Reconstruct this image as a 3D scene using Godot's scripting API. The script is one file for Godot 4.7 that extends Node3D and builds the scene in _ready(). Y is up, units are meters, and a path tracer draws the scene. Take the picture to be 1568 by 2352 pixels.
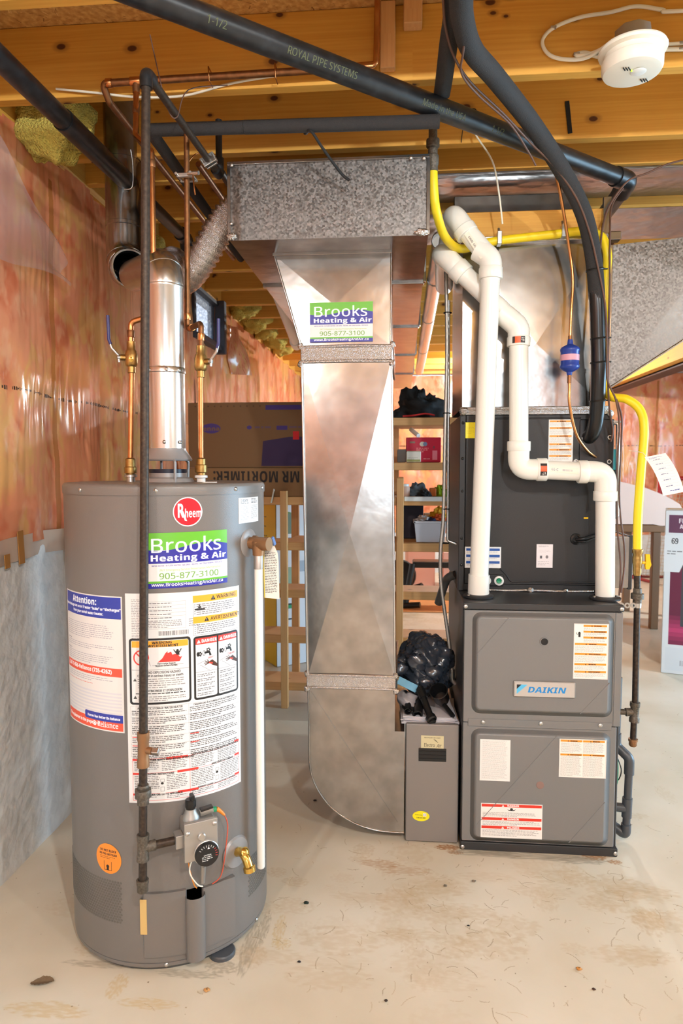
extends Node3D
# Basement utility corner: gas water heater, return duct, furnace with coil and plenum, pipes under open joists. Metres, y up, -z runs to the back of the basement.

func _ready() -> void:
	# ---- camera
	var cam := Camera3D.new()
	cam.name = "camera"
	add_child(cam)
	cam.position = Vector3(0, 1.33, 0)
	cam.rotation_degrees = Vector3(-3.8, 5.1, 0)
	var ca := CameraAttributesPhysical.new()
	ca.frustum_focal_length = 16.0
	ca.frustum_focus_distance = 2.1
	ca.frustum_near = 0.05
	ca.frustum_far = 60.0
	ca.exposure_aperture = 3.4
	cam.attributes = ca
	cam.fov = 73.74
	cam.near = 0.05
	cam.far = 60.0
	cam.current = true
	# ---- sky and exposure
	var we := WorldEnvironment.new()
	we.name = "world"
	var env := Environment.new()
	env.background_mode = Environment.BG_SKY
	var sky := Sky.new()
	var ps := ProceduralSkyMaterial.new()
	ps.sky_top_color = srgb(196, 214, 240)
	ps.sky_horizon_color = srgb(226, 234, 244)
	ps.ground_bottom_color = srgb(190, 190, 188)
	ps.ground_horizon_color = srgb(214, 218, 220)
	ps.sky_energy_multiplier = 1.5
	ps.ground_energy_multiplier = 1.1
	sky.sky_material = ps
	env.sky = sky
	env.tonemap_mode = Environment.TONE_MAPPER_LINEAR
	env.tonemap_exposure = 1.1
	env.sdfgi_enabled = true
	env.ssao_enabled = true
	env.ssil_enabled = true
	we.environment = env
	add_child(we)
	# ---- daylight at the big window in the right wall, out of the frame
	var day := AreaLight3D.new()
	day.name = "window_daylight"
	day.area_size = Vector2(2.3, 1.9)
	day.light_color = Color(0.69, 0.875, 1.0)
	day.light_energy = 20.0
	day.area_range = 20.0
	day.shadow_enabled = true
	add_child(day)
	day.transform = Transform3D(Basis(Vector3.UP, PI / 2), Vector3(4.27, 1.16, -2.9))
	# ---- daylight at the window in the wall behind the photographer
	var day2 := AreaLight3D.new()
	day2.name = "front_window_daylight"
	day2.area_size = Vector2(0.96, 0.96)
	day2.light_color = Color(0.88, 0.955, 1.0)
	day2.light_energy = 3.4
	day2.area_range = 20.0
	day2.shadow_enabled = true
	add_child(day2)
	day2.transform = Transform3D(Basis(), Vector3(0.8, 1.65, 3.17))
	# ---- everything else
	materials()
	build_setting()
	build_lamps()
	build_heater()
	build_heater_pipes()
	build_overhead()
	build_return_duct()
	build_air_cleaner()
	build_furnace()
	build_coil_and_plenum()
	build_furnace_pipes()
	build_storage()
	build_far_things()
	build_small_things()

var M := {}

# ---------------------------------------------------------------- mesh builder
class MB:
	var v := PackedVector3Array()
	var n := PackedVector3Array()
	var t := PackedVector2Array()
	var ix := PackedInt32Array()

	func tri(a: Vector3, b: Vector3, c: Vector3, na: Vector3, nb: Vector3, nc: Vector3, ua := Vector2.ZERO, ub := Vector2.ZERO, uc := Vector2.ZERO) -> void:
		var k := v.size()
		v.append(a); v.append(b); v.append(c)
		n.append(na); n.append(nb); n.append(nc)
		t.append(ua); t.append(ub); t.append(uc)
		if (b - a).cross(c - a).dot(na + nb + nc) > 0.0:
			ix.append(k); ix.append(k + 2); ix.append(k + 1)
		else:
			ix.append(k); ix.append(k + 1); ix.append(k + 2)

	func quad(a: Vector3, b: Vector3, c: Vector3, d: Vector3, nn: Vector3, ua := Vector2(0, 0), ub := Vector2(1, 0), uc := Vector2(1, 1), ud := Vector2(0, 1)) -> void:
		tri(a, b, c, nn, nn, nn, ua, ub, uc)
		tri(a, c, d, nn, nn, nn, ua, uc, ud)

	func quadn(a: Vector3, b: Vector3, c: Vector3, d: Vector3, na: Vector3, nb: Vector3, nc: Vector3, nd: Vector3, ua := Vector2.ZERO, ub := Vector2.ZERO, uc := Vector2.ZERO, ud := Vector2.ZERO) -> void:
		tri(a, b, c, na, nb, nc, ua, ub, uc)
		tri(a, c, d, na, nc, nd, ua, uc, ud)

	# flat quad with its own normal, turned to look along «out»
	func flat(a: Vector3, b: Vector3, c: Vector3, d: Vector3, out: Vector3) -> void:
		var nn := (b - a).cross(c - a)
		if nn.length() < 1e-12:
			nn = (c - a).cross(d - a)
		nn = nn.normalized()
		if nn.dot(out) < 0.0:
			nn = -nn
		quad(a, b, c, d, nn)

	func flat3(a: Vector3, b: Vector3, c: Vector3, out: Vector3) -> void:
		var nn := (b - a).cross(c - a).normalized()
		if nn.dot(out) < 0.0:
			nn = -nn
		tri(a, b, c, nn, nn, nn, Vector2(a.x, a.y), Vector2(b.x, b.y), Vector2(c.x, c.y))

	# box with chamfered, softly shaded edges; uv in metres along the longest side
	func box(c: Vector3, s: Vector3, bev := 0.002, bs := Basis(), uo := Vector2.ZERO) -> void:
		var h := s * 0.5
		bev = minf(bev, minf(h.x, minf(h.y, h.z)) * 0.95)
		var axes := [0, 1, 2]
		var lu := 0
		if s.y > s.x and s.y >= s.z: lu = 1
		if s.z > s.x and s.z > s.y: lu = 2
		for a: int in axes:
			for sg in [-1.0, 1.0]:
				var b: int = (a + 1) % 3
				var d: int = (a + 2) % 3
				var ps: Array[Vector3] = []
				var us: Array[Vector2] = []
				for q in [[-1, -1], [1, -1], [1, 1], [-1, 1]]:
					var p := Vector3.ZERO
					p[a] = sg * h[a]
					p[b] = q[0] * (h[b] - bev)
					p[d] = q[1] * (h[d] - bev)
					var u_ax := lu
					if a == lu:
						u_ax = b
					var v_ax: int = 3 - a - u_ax
					us.append(Vector2(p[u_ax], p[v_ax] + (0.31 if sg > 0 else 0.0) + a * 0.17) + uo)
					ps.append(c + bs * p)
				var nn := Vector3.ZERO
				nn[a] = sg
				quad(ps[0], ps[1], ps[2], ps[3], bs * nn, us[0], us[1], us[2], us[3])
		if bev <= 0.0:
			return
		for a: int in axes:
			var b: int = (a + 1) % 3
			var d: int = (a + 2) % 3
			for sb in [-1.0, 1.0]:
				for sd in [-1.0, 1.0]:
					var nb := Vector3.ZERO
					nb[b] = sb
					var nd := Vector3.ZERO
					nd[d] = sd
					var q: Array[Vector3] = []
					for e in [[-1.0, 0], [1.0, 0], [1.0, 1], [-1.0, 1]]:
						var p := Vector3.ZERO
						p[a] = e[0] * (h[a] - bev)
						p[b] = sb * (h[b] if e[1] == 0 else h[b] - bev)
						p[d] = sd * (h[d] - bev if e[1] == 0 else h[d])
						q.append(c + bs * p)
					quadn(q[0], q[1], q[2], q[3], bs * nb, bs * nb, bs * nd, bs * nd, uo, uo + Vector2(s[a], 0), uo + Vector2(s[a], 0.01), uo + Vector2(0, 0.01))
		for sx in [-1.0, 1.0]:
			for sy in [-1.0, 1.0]:
				for sz in [-1.0, 1.0]:
					var p1 := Vector3(sx * h.x, sy * (h.y - bev), sz * (h.z - bev))
					var p2 := Vector3(sx * (h.x - bev), sy * h.y, sz * (h.z - bev))
					var p3 := Vector3(sx * (h.x - bev), sy * (h.y - bev), sz * h.z)
					tri(c + bs * p1, c + bs * p2, c + bs * p3, bs * Vector3(sx, 0, 0), bs * Vector3(0, sy, 0), bs * Vector3(0, 0, sz), uo, uo, uo)

	func box2(lo: Vector3, hi: Vector3, bev := 0.002, uo := Vector2.ZERO) -> void:
		box((lo + hi) * 0.5, (hi - lo).abs(), bev, Basis(), uo)

	# a tube along a path; rad is a number or one per point
	func tube(path: Array, rad: Variant, sides := 14, caps := true, squash := 1.0) -> void:
		var m := path.size()
		var up := Vector3.UP
		var d0: Vector3 = (path[1] - path[0]).normalized()
		if absf(d0.dot(up)) > 0.9:
			up = Vector3.RIGHT
		var side := d0.cross(up).normalized()
		var prev := d0
		var rings: Array = []
		var norms: Array = []
		var lens := PackedFloat32Array()
		var run := 0.0
		for i in m:
			var d: Vector3
			if i == 0: d = d0
			elif i == m - 1: d = (path[i] - path[i - 1]).normalized()
			else:
				d = ((path[i] - path[i - 1]).normalized() + (path[i + 1] - path[i]).normalized())
				d = d.normalized() if d.length() > 1e-6 else prev
			var ax := prev.cross(d)
			if ax.length() > 1e-6:
				side = side.rotated(ax.normalized(), prev.angle_to(d))
			side = (side - d * side.dot(d)).normalized()
			prev = d
			var oth := d.cross(side)
			var rr: float = rad if (rad is float or rad is int) else rad[i]
			var ring := PackedVector3Array()
			var nr := PackedVector3Array()
			for k in sides + 1:
				var a := TAU * k / sides
				var o := side * cos(a) + oth * sin(a) * squash
				ring.append(path[i] + o * rr)
				nr.append(o.normalized())
			rings.append(ring); norms.append(nr)
			if i > 0: run += path[i].distance_to(path[i - 1])
			lens.append(run)
		for i in m - 1:
			for k in sides:
				quadn(rings[i][k], rings[i][k + 1], rings[i + 1][k + 1], rings[i + 1][k], norms[i][k], norms[i][k + 1], norms[i + 1][k + 1], norms[i + 1][k],
					Vector2(lens[i], float(k) / sides), Vector2(lens[i], float(k + 1) / sides), Vector2(lens[i + 1], float(k + 1) / sides), Vector2(lens[i + 1], float(k) / sides))
		if caps:
			for e in [0, m - 1]:
				var dd: Vector3 = (path[0] - path[1]).normalized() if e == 0 else (path[m - 1] - path[m - 2]).normalized()
				for k in sides:
					tri(path[e], rings[e][k], rings[e][k + 1], dd, dd, dd)

	# profile of (radius, height) turned about an axis
	func lathe(prof: Array, base: Vector3, axis := Vector3.UP, segs := 24, from := 0.0, to := TAU) -> void:
		var side := axis.cross(Vector3.FORWARD if absf(axis.dot(Vector3.FORWARD)) < 0.9 else Vector3.RIGHT).normalized()
		var oth := axis.cross(side).normalized()
		var m := prof.size()
		var sn: Array = []
		for i in m - 1:
			var d: Vector2 = prof[i + 1] - prof[i]
			sn.append(Vector2(d.y, -d.x).normalized())
		for i in m - 1:
			if (prof[i + 1] - prof[i]).length() < 1e-9: continue
			var n0: Vector2 = sn[i]
			var n1: Vector2 = sn[i]
			if i > 0 and sn[i - 1].dot(sn[i]) > 0.72: n0 = (sn[i - 1] + sn[i]).normalized()
			if i < m - 2 and sn[i + 1].dot(sn[i]) > 0.72: n1 = (sn[i + 1] + sn[i]).normalized()
			for k in segs:
				var a0 := from + (to - from) * k / segs
				var a1 := from + (to - from) * (k + 1) / segs
				var o0 := side * cos(a0) + oth * sin(a0)
				var o1 := side * cos(a1) + oth * sin(a1)
				var p: Vector2 = prof[i]
				var q: Vector2 = prof[i + 1]
				quadn(base + o0 * p.x + axis * p.y, base + o1 * p.x + axis * p.y, base + o1 * q.x + axis * q.y, base + o0 * q.x + axis * q.y,
					o0 * n0.x + axis * n0.y, o1 * n0.x + axis * n0.y, o1 * n1.x + axis * n1.y, o0 * n1.x + axis * n1.y,
					Vector2(float(k) / segs, p.y), Vector2(float(k + 1) / segs, p.y), Vector2(float(k + 1) / segs, q.y), Vector2(float(k) / segs, q.y))

	# outline in the plane (r, u) at o, thickness d along nn
	func prism(poly: PackedVector2Array, o: Vector3, r: Vector3, u: Vector3, d: float) -> void:
		var nn := r.cross(u).normalized()
		var ids := Geometry2D.triangulate_polygon(poly)
		for i in range(0, ids.size(), 3):
			var a := poly[ids[i]]; var b := poly[ids[i + 1]]; var c := poly[ids[i + 2]]
			tri(o + r * a.x + u * a.y, o + r * b.x + u * b.y, o + r * c.x + u * c.y, nn, nn, nn, a, b, c)
			var e := nn * -d
			tri(o + r * a.x + u * a.y + e, o + r * b.x + u * b.y + e, o + r * c.x + u * c.y + e, -nn, -nn, -nn, a, b, c)
		var m := poly.size()
		var ccw := not Geometry2D.is_polygon_clockwise(poly)
		for i in m:
			var a := poly[i]; var b := poly[(i + 1) % m]
			var ed := b - a
			var o2 := Vector2(ed.y, -ed.x).normalized() * (1.0 if ccw else -1.0)
			var on := r * o2.x + u * o2.y
			var pa := o + r * a.x + u * a.y
			var pb := o + r * b.x + u * b.y
			quad(pa, pb, pb - nn * d, pa - nn * d, on, Vector2(0, 0), Vector2(ed.length(), 0), Vector2(ed.length(), d), Vector2(0, d))

	# raised rounded panel: outer outline at depth 0, inner at height h
	func pillow(o: Vector3, r: Vector3, u: Vector3, w: float, ht: float, cr: float, bev: float, h: float) -> void:
		var nn := r.cross(u).normalized()
		var rings: Array = []
		var steps := [[0.0, 0.0, 0.75], [0.5, 0.62, 0.8], [1.0, 1.0, 0.25]]
		for st in steps:
			var ins: float = bev * st[0]
			var ring: Array = []
			for q in 4:
				var cx: float = [1, -1, -1, 1][q] * (w * 0.5 - cr)
				var cy: float = [1, 1, -1, -1][q] * (ht * 0.5 - cr)
				for k in 7:
					var a := PI * 0.5 * (q + k / 6.0)
					var dv := Vector2(cos(a), sin(a))
					var rad := maxf(cr - ins, 0.001)
					var p := Vector2(cx, cy) + dv * rad
					ring.append([o + r * p.x + u * p.y + nn * (h * st[1]), (nn * (1.0 - st[2]) + (r * dv.x + u * dv.y) * st[2]).normalized()])
			rings.append(ring)
		for i in 2:
			var m: int = rings[i].size()
			for k in m:
				var k2 := (k + 1) % m
				quadn(rings[i][k][0], rings[i][k2][0], rings[i + 1][k2][0], rings[i + 1][k][0], rings[i][k][1], rings[i][k2][1], rings[i + 1][k2][1], rings[i + 1][k][1])
		var m2: int = rings[2].size()
		for k in m2:
			tri(o + nn * h, rings[2][k][0], rings[2][(k + 1) % m2][0], nn, nn, nn)

	# smooth sheet over a grid of points
	func sheet(pts: Array, cols: int, rows: int, us: Array = [], flip := 1.0) -> void:
		var k0 := v.size()
		for j in rows:
			for i in cols:
				var p: Vector3 = pts[j * cols + i]
				var a: Vector3 = pts[j * cols + mini(i + 1, cols - 1)] - pts[j * cols + maxi(i - 1, 0)]
				var b: Vector3 = pts[mini(j + 1, rows - 1) * cols + i] - pts[maxi(j - 1, 0) * cols + i]
				v.append(p)
				n.append(a.cross(b).normalized() * flip)
				t.append(us[j * cols + i] if us.size() else Vector2(float(i) / (cols - 1), float(j) / (rows - 1)))
		for j in rows - 1:
			for i in cols - 1:
				var q := k0 + j * cols + i
				if flip > 0:
					ix.append_array(PackedInt32Array([q, q + cols, q + 1, q + 1, q + cols, q + cols + 1]))
				else:
					ix.append_array(PackedInt32Array([q, q + 1, q + cols, q + 1, q + cols + 1, q + cols]))

	func mesh() -> ArrayMesh:
		var a := []
		a.resize(Mesh.ARRAY_MAX)
		a[Mesh.ARRAY_VERTEX] = v
		a[Mesh.ARRAY_NORMAL] = n
		a[Mesh.ARRAY_TEX_UV] = t
		a[Mesh.ARRAY_INDEX] = ix
		var m := ArrayMesh.new()
		m.add_surface_from_arrays(Mesh.PRIMITIVE_TRIANGLES, a)
		return m


func rounded(pts: Array, rad: float, steps := 7) -> Array:
	var out: Array = [pts[0]]
	for i in range(1, pts.size() - 1):
		var p: Vector3 = pts[i]
		var a: Vector3 = pts[i - 1] - p
		var b: Vector3 = pts[i + 1] - p
		var ang := a.angle_to(b)
		if ang > PI - 0.02:
			out.append(p)
			continue
		var cut := minf(rad / tan(ang * 0.5), minf(a.length(), b.length()) * 0.49)
		var s := p + a.normalized() * cut
		var e := p + b.normalized() * cut
		for k in steps + 1:
			var f := float(k) / steps
			out.append(s.lerp(p, f).lerp(p.lerp(e, f), f))
	out.append(pts[pts.size() - 1])
	return out


func curve(pts: Array, steps := 8) -> Array:
	var out: Array = []
	var m := pts.size()
	for i in m - 1:
		var p0: Vector3 = pts[maxi(i - 1, 0)]
		var p1: Vector3 = pts[i]
		var p2: Vector3 = pts[i + 1]
		var p3: Vector3 = pts[mini(i + 2, m - 1)]
		for k in steps:
			var f := float(k) / steps
			out.append(0.5 * ((2.0 * p1) + (p2 - p0) * f + (2.0 * p0 - 5.0 * p1 + 4.0 * p2 - p3) * f * f + (3.0 * p1 - p0 - 3.0 * p2 + p3) * f * f * f))
	out.append(pts[m - 1])
	return out


# ---------------------------------------------------------------- nodes
var taken := {}
var origin := {}

func numbered(called: String) -> String:
	var k: int = taken.get(called, 0)
	taken[called] = k + 1
	return called if k == 0 else "%s_%03d" % [called, k]

func thing(called: String, label: String, category: String, at := Vector3.ZERO, group := "") -> Node3D:
	var o := Node3D.new()
	o.name = numbered(called)
	add_child(o, true)
	o.position = at
	origin[o] = at
	o.set_meta("label", label)
	o.set_meta("category", category)
	if group: o.set_meta("group", group)
	return o

# a piece of the setting
func setting(called: String, at := Vector3.ZERO) -> Node3D:
	var o := Node3D.new()
	o.name = called
	add_child(o, true)
	o.position = at
	origin[o] = at
	o.set_meta("kind", "structure")
	return o

# a part built in room coordinates under its thing (or a sub-part under its part)
func part(parent: Node3D, called: String, mb: MB, m: Material, label := "") -> MeshInstance3D:
	var o := MeshInstance3D.new()
	o.name = called
	o.mesh = mb.mesh()
	o.material_override = m
	o.cast_shadow = GeometryInstance3D.SHADOW_CASTING_SETTING_ON
	parent.add_child(o, true)
	o.position = -(origin.get(parent, Vector3.ZERO) as Vector3)
	if label: o.set_meta("label", label)
	return o

# a shared mesh set in place
func put(parent: Node3D, called: String, m: Mesh, mt: Material, x: Transform3D) -> MeshInstance3D:
	var o := MeshInstance3D.new()
	o.name = called
	o.mesh = m
	o.material_override = mt
	parent.add_child(o, true)
	x.origin -= origin.get(parent, Vector3.ZERO) as Vector3
	o.transform = x
	return o

# frame whose z looks along «out» and y is up
func facing(at: Vector3, out: Vector3) -> Transform3D:
	var z := out.normalized()
	var up := Vector3.UP if absf(z.y) < 0.95 else Vector3.BACK
	var x := up.cross(z).normalized()
	return Transform3D(Basis(x, z.cross(x), z), at)

# ---------------------------------------------------------------- materials
func srgb(r: float, g: float, b: float) -> Color:
	return Color(r / 255.0, g / 255.0, b / 255.0)

func mat(c: Color, rough := 0.6, metal := 0.0, spec := 0.5) -> StandardMaterial3D:
	var m := StandardMaterial3D.new()
	m.albedo_color = c
	m.roughness = rough
	m.metallic = metal
	m.metallic_specular = spec
	return m

func tex(im: Image) -> ImageTexture:
	return ImageTexture.create_from_image(im)

func noise_gray(size: int, freq: float, sd: int, kind := FastNoiseLite.TYPE_SIMPLEX_SMOOTH, oct := 4) -> Image:
	var f := FastNoiseLite.new()
	f.noise_type = kind
	f.frequency = freq
	f.seed = sd
	f.fractal_octaves = oct
	if kind == FastNoiseLite.TYPE_CELLULAR:
		f.cellular_return_type = FastNoiseLite.RETURN_CELL_VALUE
		f.fractal_type = FastNoiseLite.FRACTAL_NONE
	return f.get_seamless_image(size, size, false, false, 0.1, true)

# grey levels of an image drawn between two colours
func ramp(g: Image, a: Color, b: Color, gamma := 1.0) -> Image:
	var d := g.get_data()
	var out := PackedByteArray()
	out.resize(d.size() * 3)
	var lut: Array[Color] = []
	for i in 256:
		lut.append(a.lerp(b, pow(i / 255.0, gamma)))
	for i in d.size():
		var c := lut[d[i]]
		out[i * 3] = int(c.r * 255)
		out[i * 3 + 1] = int(c.g * 255)
		out[i * 3 + 2] = int(c.b * 255)
	return Image.create_from_data(g.get_width(), g.get_height(), false, Image.FORMAT_RGB8, out)

func tri_scale(m: StandardMaterial3D, per_metre: float) -> StandardMaterial3D:
	m.uv1_triplanar = true
	m.uv1_world_triplanar = true
	m.uv1_scale = Vector3.ONE * per_metre
	m.uv1_triplanar_sharpness = 4.0
	return m

func bump(m: StandardMaterial3D, t: Texture2D, cm: float) -> StandardMaterial3D:
	m.heightmap_enabled = true
	m.heightmap_texture = t
	m.heightmap_scale = cm
	return m

# ---------------------------------------------------------------- print
class Canvas:
	var im: Image
	var w: int
	var h: int
	var rng := RandomNumberGenerator.new()
	static var fonts := {}

	func _init(ww: int, hh: int, c: Color) -> void:
		w = ww
		h = hh
		im = Image.create(ww, hh, false, Image.FORMAT_RGBA8)
		im.fill(c)
		rng.seed = ww * 7 + hh

	func rect(x: float, y: float, ww: float, hh: float, c: Color) -> void:
		im.fill_rect(Rect2i(int(x), int(y), maxi(1, int(ww)), maxi(1, int(hh))), c)

	func frame(x: float, y: float, ww: float, hh: float, th: float, c: Color) -> void:
		rect(x, y, ww, th, c); rect(x, y + hh - th, ww, th, c)
		rect(x, y, th, hh, c); rect(x + ww - th, y, th, hh, c)

	func poly(pts: PackedVector2Array, c: Color) -> void:
		var lo := pts[0]
		var hi := pts[0]
		for p in pts:
			lo = lo.min(p)
			hi = hi.max(p)
		for y in range(maxi(0, int(lo.y)), mini(h, int(hi.y) + 1)):
			for x in range(maxi(0, int(lo.x)), mini(w, int(hi.x) + 1)):
				if Geometry2D.is_point_in_polygon(Vector2(x + 0.5, y + 0.5), pts):
					im.set_pixel(x, y, c)

	func disc(cx: float, cy: float, rx: float, ry: float, c: Color) -> void:
		for y in range(maxi(0, int(cy - ry)), mini(h, int(cy + ry) + 1)):
			var k := 1.0 - pow((y + 0.5 - cy) / ry, 2)
			if k > 0.0:
				var s := sqrt(k) * rx
				rect(maxf(0, cx - s), y, 2.0 * s, 1, c)

	func roundrect(x: float, y: float, ww: float, hh: float, r: float, c: Color) -> void:
		rect(x + r, y, ww - 2 * r, hh, c)
		rect(x, y + r, ww, hh - 2 * r, c)
		for q in [[x + r, y + r], [x + ww - r, y + r], [x + r, y + hh - r], [x + ww - r, y + hh - r]]:
			disc(q[0], q[1], r, r, c)

	func line(a: Vector2, b: Vector2, th: float, c: Color) -> void:
		var d := (b - a).normalized().orthogonal() * th * 0.5
		poly(PackedVector2Array([a + d, b + d, b - d, a - d]), c)

	static func font(bold: bool, serif: bool) -> RID:
		var key := [bold, serif]
		if not fonts.has(key):
			var f := SystemFont.new()
			f.font_names = PackedStringArray(["Droid Serif" if serif else "Droid Sans"])
			f.font_weight = 700 if bold else 400
			fonts[key] = [f, f.get_rids()[0]]
		return fonts[key][1]

	# lettering; x, y is the left end of the base line (or its middle with align 1), size the height of the type in pixels
	func text(s: String, x: float, y: float, size: int, c: Color, hs := 1.0, bold := false, serif := false, align := 0, shear := 0.0, upside := false) -> float:
		var ts := TextServerManager.get_primary_interface()
		var f := font(bold, serif)
		var sz := Vector2i(size, 0)
		var adv := 2.0
		var gl: Array = []
		for i in s.length():
			var g := ts.font_get_glyph_index(f, size, s.unicode_at(i), 0)
			ts.font_render_glyph(f, sz, g)
			gl.append([g, adv])
			adv += ts.font_get_glyph_advance(f, size, g).x
		var tw := int(adv) + 4
		var th := int(size * 1.6)
		var base := int(size * 1.15)
		var tmp := Image.create(tw, th, false, Image.FORMAT_RGBA8)
		tmp.fill(Color(c.r, c.g, c.b, 0.0))
		for e in gl:
			var tx := ts.font_get_glyph_texture_idx(f, sz, e[0])
			if tx < 0: continue
			var uvr := ts.font_get_glyph_uv_rect(f, sz, e[0])
			if uvr.size.x < 1: continue
			var at := ts.font_get_texture_image(f, sz, tx)
			var reg := at.get_region(Rect2i(uvr.position, uvr.size))
			reg.convert(Image.FORMAT_RGBA8)
			var src := Image.create(reg.get_width(), reg.get_height(), false, Image.FORMAT_RGBA8)
			src.fill(c)
			var off := ts.font_get_glyph_offset(f, sz, e[0])
			tmp.blend_rect_mask(src, reg, Rect2i(0, 0, reg.get_width(), reg.get_height()), Vector2i(int(e[1] + off.x), int(base + off.y)))
		if absf(hs - 1.0) > 0.01:
			tmp.resize(maxi(2, int(tw * hs)), th, Image.INTERPOLATE_BILINEAR)
			tw = tmp.get_width()
		if shear != 0.0:
			var big := Image.create(tw + int(th * absf(shear)) + 2, th, false, Image.FORMAT_RGBA8)
			big.fill(Color(c.r, c.g, c.b, 0.0))
			for yy in th:
				big.blit_rect(tmp, Rect2i(0, yy, tw, 1), Vector2i(int((base - yy) * shear + th * 0.3 * absf(shear)), yy))
			tmp = big
			tw = tmp.get_width()
		if upside:
			tmp.rotate_180()
			base = th - base
		var px := x
		if align == 1: px = x - tw * 0.5
		elif align == 2: px = x - tw
		im.blend_rect(tmp, Rect2i(0, 0, tw, th), Vector2i(int(px), int(y) - base))
		return tw

	# lines of print too small to read
	func fine(x: float, y: float, ww: float, rows: int, pitch: float, th: float, c: Color, last := 0.6) -> void:
		for i in rows:
			var lim := ww * (last if i == rows - 1 else rng.randf_range(0.88, 1.0))
			var p := 0.0
			while p < lim:
				var k := minf(rng.randf_range(0.6, 2.6) * pitch, lim - p)
				if k > 1.0:
					rect(x + p, y + i * pitch, k, th, c)
				p += k + pitch * 0.35

	func bars(x: float, y: float, ww: float, hh: float, c: Color) -> void:
		var p := 0.0
		while p < ww:
			var k := rng.randf_range(1.0, 4.0)
			rect(x + p, y, k, hh, c)
			p += k + rng.randf_range(1.5, 4.0)

	func warn(x: float, y: float, s: float, c: Color, inside: Color) -> void:
		poly(PackedVector2Array([Vector2(x, y), Vector2(x + s * 0.58, y + s), Vector2(x - s * 0.58, y + s)]), c)
		rect(x - s * 0.06, y + s * 0.35, maxf(1, s * 0.12), s * 0.32, inside)
		rect(x - s * 0.06, y + s * 0.75, maxf(1, s * 0.12), s * 0.12, inside)

	func material(rough := 0.45) -> StandardMaterial3D:
		var m := StandardMaterial3D.new()
		im.generate_mipmaps()
		m.albedo_texture = ImageTexture.create_from_image(im)
		m.roughness = rough
		m.texture_repeat = false
		return m

# a sticker laid on a flat face: origin at its lower left corner
func sticker(parent: Node3D, called: String, o: Vector3, r: Vector3, u: Vector3, m: Material, label := "", th := 0.0012) -> MeshInstance3D:
	var b := MB.new()
	var nn := r.cross(u).normalized() * th
	b.quad(o + nn + u, o + nn + r + u, o + nn + r, o + nn, nn.normalized())
	b.quad(o, o + r, o + r + nn, o + nn, -u.normalized(), Vector2(0, 1), Vector2(1, 1), Vector2(1, 1), Vector2(0, 1))
	b.quad(o + u, o + r + u, o + r + u + nn, o + u + nn, u.normalized(), Vector2(0, 0), Vector2(1, 0), Vector2(1, 0), Vector2(0, 0))
	b.quad(o, o + u, o + u + nn, o + nn, -r.normalized(), Vector2(0, 1), Vector2(0, 0), Vector2(0, 0), Vector2(0, 1))
	b.quad(o + r, o + r + u, o + r + u + nn, o + r + nn, r.normalized(), Vector2(1, 1), Vector2(1, 0), Vector2(1, 0), Vector2(1, 1))
	return part(parent, called, b, m, label)

func wood_image(w: int, h: int, sd: int, a: Color, b: Color, knots: int) -> Image:
	var f := FastNoiseLite.new()
	f.seed = sd
	f.frequency = 1.0
	f.fractal_octaves = 3
	var rng := RandomNumberGenerator.new()
	rng.seed = sd * 31 + 5
	var kn: Array = []
	for i in knots:
		kn.append(Vector3(rng.randf() * w, rng.randf_range(0.12, 0.88) * h, rng.randf_range(4.0, 9.0) * h / 256.0))
	var out := PackedByteArray()
	out.resize(w * h * 3)
	var kc := srgb(84, 44, 16)
	for y in h:
		for x in w:
			var bend := 0.0
			var dark := 0.0
			for k: Vector3 in kn:
				var dx := x - k.x
				if absf(dx) > 60.0: continue
				var dy := y - k.y
				var q := sqrt(dx * dx * 0.55 + dy * dy)
				if q < 44.0:
					bend += dy * 0.5 * exp(-q / 12.0)
					dark = maxf(dark, smoothstep(k.z * 1.25, k.z * 0.7, q))
					if q < k.z * 2.4:
						dark = maxf(dark, 0.28 * smoothstep(k.z * 2.4, k.z, q))
			var fy := (y + bend) * 0.05
			var g := 0.5 + 0.5 * f.get_noise_2d(x * 0.0016, fy * 2.6)
			var g2 := 0.5 + 0.5 * f.get_noise_2d(x * 0.01 + 91.0, fy * 12.0)
			var g3 := 0.5 + 0.5 * f.get_noise_2d(x * 0.004 + 300.0, y * 0.006 + 40.0)
			var t := clampf(g * 0.55 + g2 * 0.2 + g3 * 0.35 - 0.08, 0.0, 1.0)
			var c := a.lerp(b, t).lerp(kc, dark)
			var i := (y * w + x) * 3
			out[i] = int(c.r * 255); out[i + 1] = int(c.g * 255); out[i + 2] = int(c.b * 255)
	return Image.create_from_data(w, h, false, Image.FORMAT_RGB8, out)


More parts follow.
